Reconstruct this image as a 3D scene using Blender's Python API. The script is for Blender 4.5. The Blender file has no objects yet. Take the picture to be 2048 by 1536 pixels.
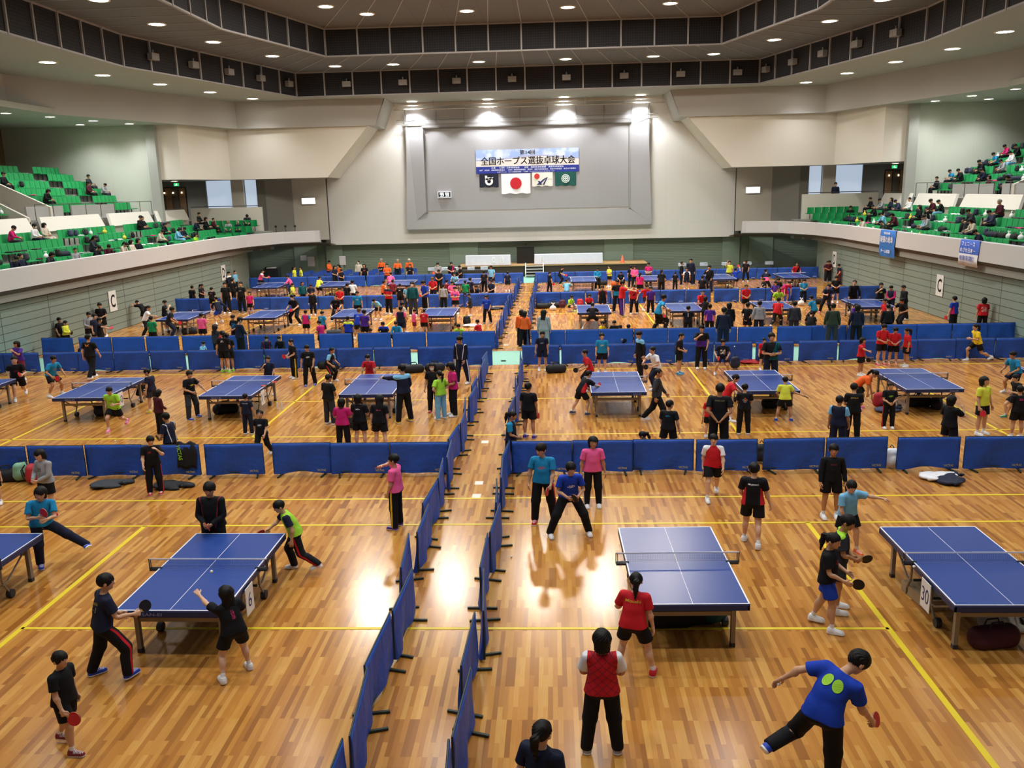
import bpy, bmesh, math, random
import numpy as np
from mathutils import Vector, Matrix, Quaternion
from mathutils.bvhtree import BVHTree
random.seed(7)
SC = bpy.context.scene
COL = SC.collection
# ------------------------------------------------------------------ camera
CF, CP, CR, CY, CH = 1738.73, 0.219165, -0.023978, -0.049238, 6.2457
def cam_axes():
    cy, sy, cp, sp = math.cos(CY), math.sin(CY), math.cos(CP), math.sin(CP)
    fw = Vector((sy*cp, cy*cp, -sp)); r = Vector((cy, -sy, 0)); u = r.cross(fw)
    c, s = math.cos(CR), math.sin(CR)
    return c*r + s*u, -s*r + c*u, fw
AR, AU, AF = cam_axes()
EYE = Vector((0, 0, CH))
cd = bpy.data.cameras.new('camera'); cam = bpy.data.objects.new('camera', cd); COL.objects.link(cam)
cd.sensor_width = 36; cd.sensor_fit = 'HORIZONTAL'; cd.lens = CF/2048*36; cd.clip_end = 400; cd.clip_start = .1
M = Matrix((AR, AU, -AF)).transposed().to_4x4(); M.translation = EYE; cam.matrix_world = M
SC.camera = cam
def ray(px, py): return AF + AR*((px-1024)/CF) + AU*((768-py)/CF)
def on_z(px, py, z=0.0):
    d = ray(px, py); return EYE + d*((z-CH)/d.z)
def on_x(px, py, x):
    d = ray(px, py); return EYE + d*(x/d.x)
def on_y(px, py, y):
    d = ray(px, py); return EYE + d*(y/d.y)
def project(P):
    d = Vector(P)-EYE; z = d.dot(AF)
    return 1024+CF*d.dot(AR)/z, 768-CF*d.dot(AU)/z
# ------------------------------------------------------------------ world and exposure
w = bpy.data.worlds.new('world'); SC.world = w; w.use_nodes = True
w.node_tree.nodes['Background'].inputs[0].default_value = (.75, .82, .9, 1)
w.node_tree.nodes['Background'].inputs[1].default_value = .25
SC.view_settings.view_transform = 'Standard'; SC.view_settings.look = 'None'
SC.view_settings.exposure = 0.0; SC.view_settings.gamma = 1
SC.view_settings.use_curve_mapping = False
LAMP = 0.47     # one dial for all lamps of the hall
# ------------------------------------------------------------------ materials
def lin(h):
    if isinstance(h, str):
        h = h.lstrip('#'); v = [int(h[i:i+2], 16)/255 for i in (0, 2, 4)]
    else: v = list(h)
    return tuple((c/12.92 if c <= .04045 else ((c+.055)/1.055)**2.4) for c in v)+(1,)
class NT:
    def __init__(s, name, rough=.6, metal=0, spec=.4):
        s.m = bpy.data.materials.new(name); s.m.use_nodes = True
        s.t = s.m.node_tree; s.b = s.t.nodes['Principled BSDF']
        s.b.inputs['Roughness'].default_value = rough; s.b.inputs['Metallic'].default_value = metal
        s.b.inputs['Specular IOR Level'].default_value = spec
    def n(s, typ, **kw):
        x = s.t.nodes.new(typ)
        for k, v in kw.items(): setattr(x, k, v)
        return x
    def val(s, x, sock):
        if isinstance(x, (int, float)): sock.default_value = x
        elif isinstance(x, tuple): sock.default_value = x
        else: s.t.links.new(x, sock)
    def math(s, op, a, b=0.0, c=0.0):
        x = s.n('ShaderNodeMath', operation=op)
        s.val(a, x.inputs[0]); s.val(b, x.inputs[1])
        if op in ('COMPARE', 'SMOOTH_MIN', 'MULTIPLY_ADD'): s.val(c, x.inputs[2])
        return x.outputs[0]
    def mix(s, f, a, b):
        x = s.n('ShaderNodeMix', data_type='RGBA')
        s.val(f, x.inputs['Factor']); s.val(a, x.inputs[6]); s.val(b, x.inputs[7])
        return x.outputs[2]
    def obj(s):
        return s.n('ShaderNodeTexCoord').outputs['Object']
    def xyz(s, v):
        x = s.n('ShaderNodeSeparateXYZ'); s.t.links.new(v, x.inputs[0]); return x.outputs
    def noise(s, v, scale, detail=2, rough=.5):
        x = s.n('ShaderNodeTexNoise'); s.t.links.new(v, x.inputs['Vector'])
        x.inputs['Scale'].default_value = scale; x.inputs['Detail'].default_value = detail; x.inputs['Roughness'].default_value = rough
        return x.outputs['Fac']
    def maprange(s, v, a, b, c, d):
        x = s.n('ShaderNodeMapRange'); s.val(v, x.inputs[0])
        for i, q in enumerate((a, b, c, d)): x.inputs[i+1].default_value = q
        return x.outputs[0]
    def base(s, c): s.val(c, s.b.inputs['Base Color']); return s
    def bump(s, h, strength=.3, dist=.01):
        x = s.n('ShaderNodeBump'); x.inputs['Strength'].default_value = strength; x.inputs['Distance'].default_value = dist
        s.val(h, x.inputs['Height']); s.t.links.new(x.outputs[0], s.b.inputs['Normal']); return s
MC = {}
def flat(hexc, rough=.6, metal=0, spec=.4, var=.06, scale=6):
    """plain painted or moulded surface with a faint uneven tone"""
    k = ('f', hexc, rough, metal)
    if k not in MC:
        m = NT('paint_'+str(hexc).strip('#'), rough, metal, spec); c = lin(hexc)
        f = m.noise(m.obj(), scale, 3)
        m.base(m.mix(f, tuple(x*(1-var) for x in c[:3])+(1,), tuple(min(1, x*(1+var)) for x in c[:3])+(1,)))
        MC[k] = m.m
    return MC[k]
def glow(hexc, strength):
    k = ('g', hexc, strength)
    if k not in MC:
        m = NT('lit_'+str(hexc).strip('#')); m.base(lin(hexc)); m.b.inputs['Emission Color'].default_value = lin(hexc)
        m.b.inputs['Emission Strength'].default_value = strength; MC[k] = m.m
    return MC[k]
def slat_mat(name, hexc, pitch, seam, axis, groove='#20241f', gw=.02, sw=.03, rough=.55):
    """painted slats: dark horizontal grooves every pitch, vertical seams every seam metres along axis"""
    m = NT(name, rough); o = m.xyz(m.obj()); c = lin(hexc)
    def line(v, p, wd):
        f = m.math('FRACT', m.math('DIVIDE', v, p)); return m.math('LESS_THAN', f, wd/p)
    g = line(o[2], pitch, gw)
    if seam: g = m.math('MAXIMUM', g, line(m.math('ADD', o[axis], .6), seam, sw))
    f = m.noise(m.obj(), .6, 3)
    body = m.mix(f, tuple(x*.93 for x in c[:3])+(1,), tuple(x*1.07 for x in c[:3])+(1,))
    m.base(m.mix(g, body, lin(groove)))
    m.bump(m.math('SUBTRACT', 1, g), .5, .01)
    return m.m
def panel_mat(name, hexc, px, py, ax=(0, 1), wd=.02, dark=.78, rough=.75, var=.04, swap=False):
    """large plain panels with thin seams"""
    m = NT(name, rough); o = m.xyz(m.obj()); c = lin(hexc)
    def line(v, p, w): return m.math('LESS_THAN', m.math('FRACT', m.math('DIVIDE', m.math('ADD', v, 500*p), p)), w/p)
    g = None
    for a, p in zip(ax, (px, py)):
        if p:
            l = line(o[a], p, wd); g = l if g is None else m.math('MAXIMUM', g, l)
    f = m.noise(m.obj(), .35, 3)
    body = m.mix(f, tuple(x*(1-var) for x in c[:3])+(1,), tuple(min(1, x*(1+var)) for x in c[:3])+(1,))
    m.base(m.mix(g, body, tuple(x*dark for x in c[:3])+(1,)) if g is not None else body)
    return m.m
def floor_mat():
    m = NT('varnished_strip_parquet', .2, 0, .5)
    o = m.obj(); mp = m.n('ShaderNodeMapping'); m.t.links.new(o, mp.inputs[0]); mp.inputs['Rotation'].default_value = (0, 0, math.pi/2)
    br = m.n('ShaderNodeTexBrick'); m.t.links.new(mp.outputs[0], br.inputs['Vector'])
    br.offset = .37; br.offset_frequency = 3; br.squash = 1
    for k, v in dict(Scale=1.0).items(): br.inputs[k].default_value = v
    br.inputs['Brick Width'].default_value = .72; br.inputs['Row Height'].default_value = .062
    br.inputs['Mortar Size'].default_value = .0; br.inputs['Color1'].default_value = (0, 0, 0, 1); br.inputs['Color2'].default_value = (1, 1, 1, 1)
    br.inputs['Bias'].default_value = 0
    rp = m.n('ShaderNodeValToRGB'); m.t.links.new(br.outputs['Color'], rp.inputs[0])
    e = rp.color_ramp.elements; cols = [(0, '#885321'), (.22, '#a86c2a'), (.5, '#bd8138'), (.78, '#c88f42'), (1, '#d6a354')]
    e[0].position, e[0].color = 0, lin(cols[0][1]); e[1].position, e[1].color = 1, lin(cols[-1][1])
    for p, h in cols[1:-1]:
        q = e.new(p); q.color = lin(h)
    st = m.n('ShaderNodeMapping'); m.t.links.new(o, st.inputs[0]); st.inputs['Scale'].default_value = (26, 1.1, 1)
    gr = m.noise(st.outputs[0], 3, 4, .6)
    c2 = m.mix(m.maprange(gr, .3, .7, 0, .35), rp.outputs[0], lin('#9c6630'))
    big = m.noise(o, .12, 3)
    c3 = m.mix(m.maprange(big, .35, .7, 0, .25), c2, lin('#c48e4e'))
    m.base(c3)
    wear = m.noise(o, .35, 2, .5)
    m.val(m.maprange(wear, .3, .75, .17, .22), m.b.inputs['Roughness'])
    return m.m
# ------------------------------------------------------------------ mesh building
class MB:
    def __init__(s): s.v = []; s.f = []; s.mi = []; s.cur = 0
    def add(s, vs, fs):
        n = len(s.v); s.v += [tuple(p) for p in vs]
        for f in fs: s.f.append(tuple(i+n for i in f)); s.mi.append(s.cur)
        return s
    def box(s, c, d, rz=0.0, m=None):
        x, y, z = (q/2 for q in d); vs = [(a*x, b*y, e*z) for a in (-1, 1) for b in (-1, 1) for e in (-1, 1)]
        fs = [(0, 1, 3, 2), (4, 6, 7, 5), (0, 4, 5, 1), (2, 3, 7, 6), (0, 2, 6, 4), (1, 5, 7, 3)]
        if m is None: m = Matrix.Rotation(rz, 3, 'Z')
        return s.add([m @ Vector(v)+Vector(c) for v in vs], fs)
    def lohi(s, a, b): return s.box([(p+q)/2 for p, q in zip(a, b)], [abs(q-p) for p, q in zip(a, b)])
    def poly(s, pts): return s.add(pts, [tuple(range(len(pts)))])
    def prism(s, pts, off):
        """polygon pts extruded along off"""
        n = len(pts); a = [Vector(p) for p in pts]; b = [p+Vector(off) for p in a]
        return s.add(a+b, [tuple(range(n))[::-1], tuple(range(n, 2*n))]+[(i, (i+1) % n, n+(i+1) % n, n+i) for i in range(n)])
    def tube(s, pts, r, n=8, cap=True):
        pts = [Vector(p) for p in pts]; rs = r if isinstance(r, (list, tuple)) else [r]*len(pts)
        rings = []; prev = None
        for i, p in enumerate(pts):
            d = (pts[min(i+1, len(pts)-1)]-pts[max(i-1, 0)]).normalized()
            if prev is None:
                a = d.cross(Vector((0, 0, 1)));
                if a.length < .05: a = d.cross(Vector((1, 0, 0)))
            else: a = prev-d*prev.dot(d)
            a.normalize(); prev = a; b = d.cross(a)
            rings.append([p+(a*math.cos(t)+b*math.sin(t))*rs[i] for t in [2*math.pi*k/n for k in range(n)]])
        vs = [q for g in rings for q in g]
        fs = [(i*n+k, i*n+(k+1) % n, (i+1)*n+(k+1) % n, (i+1)*n+k) for i in range(len(pts)-1) for k in range(n)]
        if cap: fs += [tuple(range(n))[::-1], tuple((len(pts)-1)*n+k for k in range(n))]
        return s.add(vs, fs)
    def lathe(s, prof, n=20, c=(0, 0, 0), cap=True):
        vs = [(c[0]+r*math.cos(2*math.pi*k/n), c[1]+r*math.sin(2*math.pi*k/n), c[2]+z) for r, z in prof for k in range(n)]
        fs = [(i*n+k, i*n+(k+1) % n, (i+1)*n+(k+1) % n, (i+1)*n+k) for i in range(len(prof)-1) for k in range(n)]
        if cap: fs += [tuple(range(n))[::-1], tuple((len(prof)-1)*n+k for k in range(n))]
        return s.add(vs, fs)
    def mesh(s, name, mats, smooth=False):
        me = bpy.data.meshes.new(name); me.from_pydata(s.v, [], s.f)
        for m in (mats if isinstance(mats, (list, tuple)) else [mats]): me.materials.append(m)
        me.polygons.foreach_set('material_index', s.mi)
        if smooth: me.polygons.foreach_set('use_smooth', [True]*len(me.polygons))
        bm = bmesh.new(); bm.from_mesh(me); bmesh.ops.recalc_face_normals(bm, faces=bm.faces); bm.to_mesh(me); bm.free()
        return me
    def build(s, name, mats, parent=None, smooth=False, loc=(0, 0, 0), rz=0.0):
        return link(name, s.mesh(name, mats, smooth), parent, loc, rz)
def link(name, me, parent=None, loc=(0, 0, 0), rz=0.0):
    o = bpy.data.objects.new(name, me); COL.objects.link(o)
    o.location = loc; o.rotation_euler = (0, 0, rz)
    if parent is not None: o.parent = parent
    return o
def tag(o, label=None, cat=None, group=None, kind=None):
    for k, v in (('label', label), ('category', cat), ('group', group), ('kind', kind)):
        if v: o[k] = v
    return o
def struct(name, mb, mats, smooth=False):
    return tag(mb.build(name, mats, smooth=smooth), kind='structure')
def dup(root, loc=None, rz=None, label=None, group=None):
    r = root.copy(); COL.objects.link(r)
    if loc is not None: r.location = loc
    if rz is not None: r.rotation_euler = (0, 0, rz)
    if label: r['label'] = label
    if group: r['group'] = group
    for ch in root.children:
        c = ch.copy(); COL.objects.link(c); c.parent = r
        for g in ch.children:
            d = g.copy(); COL.objects.link(d); d.parent = c
    return r
TXT = {}
def text_mesh(s, bold=.0, spacing=1.0):
    """mesh of a line of text, 1 unit high letters, centred, in the XY plane"""
    k = (s, bold, spacing)
    if k not in TXT:
        cu = bpy.data.curves.new('lettering', 'FONT'); cu.body = s; cu.align_x = 'CENTER'; cu.align_y = 'CENTER'; cu.offset = bold
        cu.space_character = spacing; cu.resolution_u = 3
        o = bpy.data.objects.new('lettering', cu); COL.objects.link(o)
        dg = bpy.context.evaluated_depsgraph_get(); me = bpy.data.meshes.new_from_object(o.evaluated_get(dg))
        bpy.data.objects.remove(o); bpy.data.curves.remove(cu)
        TXT[k] = me
    return TXT[k]
def text_obj(name, s, mat, parent, origin, xdir, ydir, width=None, height=None, bold=0.0, spacing=1.0):
    """lettering laid on a plane: origin is its centre, xdir the reading direction"""
    me = text_mesh(s, bold, spacing).copy(); me.name = name; me.materials.clear(); me.materials.append(mat)
    co = np.empty(len(me.vertices)*3); me.vertices.foreach_get('co', co); co = co.reshape(-1, 3)
    lo, hi = co.min(0), co.max(0); c = (lo+hi)/2; sz = hi-lo
    sx = width/sz[0] if width else height/sz[1]; sy = height/sz[1] if height else sx
    X = np.array(Vector(xdir).normalized()); Y = np.array(Vector(ydir).normalized())
    co = (co[:, :1]-c[0])*sx*X+(co[:, 1:2]-c[1])*sy*Y+np.array(origin)
    me.vertices.foreach_set('co', co.ravel()); me.update()
    return link(name, me, parent)
XC = -1.65                      # centre line of the hall
YC = 32.6                       # middle of the hall along its length
# ================================================================== the hall
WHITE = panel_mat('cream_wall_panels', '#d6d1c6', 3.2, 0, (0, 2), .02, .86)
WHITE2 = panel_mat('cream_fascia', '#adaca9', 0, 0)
BACKW = panel_mat('white_back_wall', '#d4d3ce', 1.22, 3.6, (0, 2), .015, .9)
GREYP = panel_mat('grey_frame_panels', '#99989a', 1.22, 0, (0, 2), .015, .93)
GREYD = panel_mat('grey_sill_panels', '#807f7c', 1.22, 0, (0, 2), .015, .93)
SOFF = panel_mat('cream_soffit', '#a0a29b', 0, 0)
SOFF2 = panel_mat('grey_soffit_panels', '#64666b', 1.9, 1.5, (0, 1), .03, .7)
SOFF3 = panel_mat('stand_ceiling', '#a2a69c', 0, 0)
GREENW = slat_mat('green_wall_slats', '#84938c', .31, 3.3, 1)
GREENB = slat_mat('dark_green_wall_slats', '#74897e', .125, 0, 0, '#4c5b52', .018)
GREENP = flat('#7d9489', .6)
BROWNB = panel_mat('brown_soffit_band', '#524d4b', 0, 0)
WOOD = panel_mat('brown_concourse_panels', '#7d6547', .9, 0, (1, 2), .02, .7)
CONC = panel_mat('grey_concrete', '#8b8a84', 0, 0)
def gm():
    m = NT('black_grille_mesh', .8); o = m.xyz(m.obj())
    def l(v): return m.math('LESS_THAN', m.math('FRACT', m.math('MULTIPLY', v, 7)), .22)
    g = m.math('MAXIMUM', l(m.math('ADD', o[0], o[1])), l(o[2])); m.base(m.mix(g, lin('#1a1a1f'), lin('#2b2b30'))); return m.m
GRILLE = gm()
# floor ------------------------------------------------------------
mb = MB(); mb.lohi((XC-22, -6, -.3), (XC+22, 69, 0)); struct('floor', mb, floor_mat())
MINT = flat('#84b5a4', .6, 0, .2)
mb = MB(); mb.lohi((XC-19.6, 31.25, 0), (XC+19.6, 34.05, .004)); mb.lohi((XC-19.6, 59.9, 0), (XC+19.6, 64.4, .004))
struct('floor_strips', mb, MINT)
YEL = flat('#e3c928', .4)
mb = MB()
def hline(x0, x1, y, wd=.06): mb.lohi((x0, y-wd/2, 0), (x1, y+wd/2, .005))
def vline(x, y0, y1, wd=.06): mb.lohi((x-wd/2, y0, 0), (x+wd/2, y1, .005))
for y0 in (11.6,):
    hline(-8.03, 4.74, y0); hline(-20.6, 17.3, 15.66); hline(-20.6, 17.3, 17.1)
vline(-8.03, -2, 15.66, .085); vline(4.74, -2, 15.66, .085)
hline(-20.6, 17.3, 21.9); hline(-20.6, 17.3, 30.3)
for x in (-14.6, -8.03, 4.74, 11.3): vline(x, 21.2 if abs(x+1.65) > 8 else 21.9, 30.3, .07)
hline(-10, 6.7, 25.9)
for y in (34.9, 38.6, 44.5, 50.4, 54.2): hline(-20.6, 17.3, y)
for x in (-14.6, -8.03, 4.74, 11.3): vline(x, 34.9, 58.5, .07)
struct('floor_lines', mb, YEL)
mb = MB()
for px, py in ((970, 884), (958, 966), (953, 992), (1007, 722), (1012, 690)):
    p = on_z(px, py); mb.lohi((p.x-.09, p.y-.12, 0), (p.x+.09, p.y+.12, .004))
struct('floor_tape', mb, flat('#d9d4c6', .5))
# lower side walls ---------------------------------------------------
for sx, nm in ((-1, 'wall_left'), (1, 'wall_right')):
    xw = XC+sx*19.65
    mb = MB(); mb.lohi((xw, -6, 0), (xw+sx*.25, 57.2, 2.45)); mb.cur = 1
    mb.lohi((xw, 57.2, 0), (xw+sx*.25, 60.5, 2.45)); mb.lohi((xw+sx*.25, 60.3, 0), (xw+sx*2.4, 60.5, 2.45)); mb.cur = 2
    mb.lohi((xw-sx*.015, 57.05, 0), (xw, 57.3, 2.45)); mb.cur = 3; mb.lohi((xw-sx*.012, -6, 2.4), (xw, 57.1, 2.47))
    struct(nm, mb, [GREENW, slat_mat('grey_wall_slats_'+nm, '#858c83', .11, 0, 1, '#5f665e', .015), flat('#8d938c'), flat('#17181a')])
# back lower wall with the recesses at both ends ----------------------
mb = MB(); mb.lohi((XC-22, 67.6, 0), (XC+22, 67.9, 3.1)); mb.cur = 1
for sx in (-1, 1):
    for a, b in ((14.6, 15.9), (16.6, 18.4)): mb.lohi((XC+sx*a, 67.45, 0), (XC+sx*b, 67.6, 2.75))
mb.lohi((-7.9, 67.5, 0), (-5.7, 67.6, 2.75)); mb.lohi((4.0, 67.5, 0), (6.2, 67.6, 2.75))
struct('wall_back', mb, [GREENB, GREENP])
# white wall over the stage -------------------------------------------
YW = 66.8
mb = MB(); mb.lohi((XC-15.3, YW, 2.47), (XC+15.3, YW+.5, 13.2)); struct('wall_stage', mb, BACKW)
mb = MB(); mb.lohi((XC-40, 70, -.3), (XC+40, 70.3, 13.4))
for sx in (-1, 1): mb.lohi((XC+sx*22, 60.3, 0), (XC+sx*22.3, 68, 3)); mb.lohi((XC+sx*15.28, 66.9, 2.4), (XC+sx*15.7, 67.4, 7.6)); mb.lohi((XC+sx*24.3, 65.7, 4.5), (XC+sx*27.5, 65.9, 7.6)); mb.lohi((XC+sx*38, -8, 0), (XC+sx*38.3, 70, 13.4))
struct('wall_outer', mb, flat('#6f6d66'))
mb = MB()   # framed grey field: outer rim, sunk panel, sloping sill
x0, x1, z0, z1 = -10.95, 7.45, 3.55, 12.2; a0, a1, b0, b1 = -9.42, 5.88, 4.85, 10.85
mb.cur = 0; mb.lohi((a0, YW-.06, b0), (a1, YW, b1))
def band(p, q, r, t, y1, y2): mb.poly([(p[0], y1, p[1]), (q[0], y1, q[1]), (r[0], y2, r[1]), (t[0], y2, t[1])])
mb.cur = 0
band((x0+.35, z1), (x1-.35, z1), (a1, b1), (a0, b1), YW-.35, YW-.08); band((x0+.35, z1), (a0, b1), (a0, b0), (x0, z0), YW-.35, YW-.3)
mb.poly([(x0+.35, YW-.35, z1), (a0, YW-.1, b1), (a0, YW-.1, b0-.1), (x0, YW-.5, z0)])
mb.poly([(x1-.35, YW-.35, z1), (a1, YW-.1, b1), (a1, YW-.1, b0-.1), (x1, YW-.5, z0)])
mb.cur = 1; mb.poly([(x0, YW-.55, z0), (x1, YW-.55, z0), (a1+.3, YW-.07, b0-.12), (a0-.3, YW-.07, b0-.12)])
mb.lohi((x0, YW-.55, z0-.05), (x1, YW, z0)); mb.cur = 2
mb.lohi((a0-.06, YW-.2, b1), (a1+.06, YW-.05, b1+.1)); mb.lohi((x0-.1, YW-.4, 11.05), (a0+.2, YW-.36, 11.11)); mb.lohi((x0+.2, YW-.37, z0), (x0+.28, YW-.33, z1)); mb.lohi((x1-.28, YW-.37, z0), (x1-.2, YW-.33, z1))
for x in np.arange(x0+.5, x1, 2.05): mb.lohi((x, YW-.36, b1+.1), (x+.02, YW-.3, z1))
mb.lohi((x0-.4, YW-.4, 11.45), (x1+.4, YW-.38, 11.48)); mb.lohi((x0-.4, YW-.4, b1+.3), (x1+.4, YW-.38, b1+.34))
mb.cur = 3; mb.lohi((a0-.02, YW-.12, b0-.1), (a0+.1, YW-.06, b1)); mb.lohi((a1-.1, YW-.12, b0-.1), (a1+.02, YW-.06, b1))
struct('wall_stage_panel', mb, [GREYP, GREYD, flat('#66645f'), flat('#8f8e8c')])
# balcony parapets ----------------------------------------------------
def half(sx):
    X = lambda d: XC+sx*d
    side = 'left' if sx < 0 else 'right'
    # plan of the parapet: along the stand, round the corner, along the back
    line = [(19.05, -6), (19.05, 54), (18.6, 57.6), (17.2, 61.3), (15.2, 62.2), (14.9, 62.2)]
    inn = [(19.4, -6), (19.4, 54), (18.9, 57.9), (17.5, 61.6), (15.3, 62.5), (14.9, 62.5)]
    wall = [(19.66, -6), (19.66, 57.2), (19.66, 60.5), (18.9, 64.5), (16.2, 67.5), (14.9, 67.5)]
    m = MB(); n = len(line)
    for i in range(n-1):
        (a, b), (c, d) = line[i], line[i+1]; (e, f), (g, h) = inn[i], inn[i+1]; (p, q), (r, s) = wall[i], wall[i+1]
        m.cur = 0
        m.poly([(X(a), b, 2.97), (X(c), d, 2.97), (X(c), d, 3.75), (X(a), b, 3.75)])
        m.poly([(X(a), b, 3.75), (X(c), d, 3.75), (X(g), h, 3.75), (X(e), f, 3.75)])
        m.poly([(X(e), f, 3.75), (X(g), h, 3.75), (X(g), h, 2.9), (X(e), f, 2.9)])
        m.cur = 1
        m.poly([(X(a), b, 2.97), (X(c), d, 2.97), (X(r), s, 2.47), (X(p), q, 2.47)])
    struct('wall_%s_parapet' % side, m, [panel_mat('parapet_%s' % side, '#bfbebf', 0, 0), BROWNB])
    # stepped stand -----------------------------------------------------
    m = MB()
    for k in range(4): m.lohi((X(19.8+.98*k if k else 19.3), -6, 2.5), (X(25.2), 60.75, 2.95+.35*k))
    m.cur = 1
    m.lohi((X(24.3), -6, 4.0), (X(24.6), 62.2, 4.75))
    m.cur = 0
    for k in range(7): m.lohi((X(24.6 if k == 0 else 25.3+.9*k), -6, 4.2), (X(36), 57.5, 5.24+.46*k))
    m.lohi((X(24.6), 57.5, 4.2), (X(36), 66, 4.62))
    for k in range(3): m.lohi((X(19.5-.55*k), 60.6+.62*k, 2.5), (X(24.3), 62.7, 3.0+.4*k))
    struct('floor_stand_%s' % side, m, [CONC, WHITE])
    # white wall between the tiers, with its gaps at the stairs -----------
    m = MB()
    for (y0, y1) in ((22, 29), (30, 35.9), (36.9, 42.6), (43.7, 49.6), (50.7, 55.9), (57.0, 61.5)):
        m.prism([(X(24.0), y0-.15, 4.75), (X(24.0), y1+.15, 4.75), (X(24.25), y1, 5.47), (X(24.25), y0, 5.47)], (sx*.15, 0, 0))
    struct('wall_%s_tier' % side, m, panel_mat('tier_wall_'+side, '#e6e3da', 0, 0))
    m = MB(); m.cur = 0
    for (y0, y1) in ((43.9, 47.3), (48.2, 53.0), ): m.lohi((X(25.0), y0, 5.3), (X(25.1), y1, 6.0))
    struct('wall_%s_upper_parapet' % side, m, flat('#a9a9a6'))
    # end wall of the stand and the volumes over the entrance --------------
    m = MB(); m.lohi((X(24.05), 57.5, 4.6), (X(38), 57.9, 11.2)); m.cur = 1
    m.lohi((X(23.9), 57.2, 4.6), (X(24.5), 57.6, 11.2))
    struct('wall_%s_end' % side, m, [panel_mat('end_wall_'+side, '#c3c6ba', 2.4, 0, (0, 2), .02, .92), SOFF])
    m = MB(); A = (X(23.9), 57.6); B_ = (X(22.65), 57.9); C_ = (X(21.25), 63.0)
    for p, q in ((A, B_), (B_, C_)): m.poly([(p[0], p[1], 7.45), (q[0], q[1], 7.45), (q[0], q[1], 11.2), (p[0], p[1], 11.2)])
    m.cur = 1
    m.poly([(C_[0], 63.0, 7.45), (X(14.25), 63.0, 7.45), (X(10.9), 63.0, 11.2), (C_[0], 63.0, 11.2)])
    m.poly([(X(14.25), 63.0, 7.45), (X(10.9), 63.0, 11.2), (X(10.9), 66.8, 11.2), (X(14.25), 66.8, 7.45)])
    m.cur = 2
    m.poly([(A[0], A[1], 7.45), (B_[0], B_[1], 7.45), (C_[0], C_[1], 7.45), (X(14.25), 63.0, 7.45), (X(14.25), 68, 7.45), (X(30), 68, 7.45), (X(30), 57.6, 7.45)])
    struct('wall_%s_over_entrance' % side, m, [WHITE, panel_mat('over_entrance_'+side, '#d6d1c6', 3.2, 2.2, (0, 2), .015, .95), flat('#8f8c85')])
    # recess with the light box, raking wall, window wall, door wall
    m = MB(); R1 = (X(15.3), 66.5); R2 = (X(17.9), 66.5); R3 = (X(19.7), 65.3)
    m.poly([(*R1, 2.9), (*R2, 2.9), (*R2, 7.5), (*R1, 7.5)]); m.cur = 1
    m.poly([(*R2, 2.9), (*R3, 2.9), (*R3, 7.5), (*R2, 7.5)])
    struct('wall_%s_recess' % side, m, [panel_mat('recess_'+side, '#c4bfb4', 0, 0), flat('#85837d')])
    m = MB(); YD = 65.2
    for a, b, c, d in ((25.5, 30, 7.05, 7.5), (27.7, 30, 4.6, 7.05), (24.0, 25.5, 4.6, 7.5)): m.lohi((X(a), YD, c), (X(b), YD+.2, d))
    m.cur = 1
    for a, b in ((21.1, 22.0),): m.lohi((X(a), YD-.3, 4.6), (X(b), YD, 7.5))
    m.lohi((X(19.1), 62.7, 3.0), (X(24.3), 62.9, 5.5)); m.cur = 0; m.lohi((X(19.6), YD, 3.0), (X(20.2), YD+.2, 7.5)); m.cur = 2; m.lohi((X(20.2), YD+.2, 4.6), (X(24.3), YD+.4, 5.3))
    struct('wall_%s_entrance' % side, m, [flat('#77766f'), panel_mat('entrance_pillars_'+side, '#cdc8bc', 0, 0), flat('#77746d')])
    # ceiling of the stand and its outer wall
    m = MB(); m.lohi((X(25.5), -6, 10.9), (X(38), 58, 11.2)); m.poly([(X(20.3), 62.5, 10.9), (X(26.5), 46, 10.9), (X(26.5), -6, 10.9), (X(38), -6, 10.9), (X(38), 58, 10.9), (X(24), 66, 10.9)])
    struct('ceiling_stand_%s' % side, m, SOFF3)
    m = MB(); m.lohi((X(34.2), -6, 4.6), (X(34.5), 57.5, 10.9)); struct('wall_%s_outer' % side, m, WOOD)
for sx in (-1, 1): half(sx)
mb = MB(); mb.lohi((XC-38, -8.3, -1), (XC+38, -8, 13)); struct('wall_front', mb, WHITE)
# ring ceiling ---------------------------------------------------------
Z1, Z2, Z3 = 12.7, 14.3, 15.9
def ring(c1, c2):
    """eight corners from the two corners of a quarter (half width, y)"""
    (a, y1), (b, y2) = c1, c2; f = lambda y: 2*YC-y
    return [(XC-a, y1), (XC+a, y1), (XC+b, y2), (XC+b, f(y2)), (XC+a, f(y1)), (XC-a, f(y1)), (XC-b, f(y2)), (XC-b, y2)]
P1 = ring((15.45, 60.9), (19.65, 45)); P2 = ring((11.75, 54.6), (14.5, 44.9)); PF = ring((20.3, 62.5), (26.5, 46))
def strip(m, P, Q, zp, zq):
    for i in range(8):
        j = (i+1) % 8; m.poly([(*P[i], zp), (*P[j], zp), (*Q[j], zq), (*Q[i], zq)])
mb = MB()
strip(mb, PF, P1, Z1, Z1)
mb.poly([(*PF[0], Z1+.01), (*PF[1], Z1+.01), (XC+20, 68, Z1+.01), (XC-20, 68, Z1+.01)])
mb.cur = 1; strip(mb, P1, P2, Z2, Z2); mb.poly([(*p, Z3) for p in P2]); mb.cur = 2
strip(mb, P1, P1, Z1, Z2); strip(mb, P2, P2, Z2, Z3)
struct('ceiling', mb, [SOFF, SOFF2, GRILLE])
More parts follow.
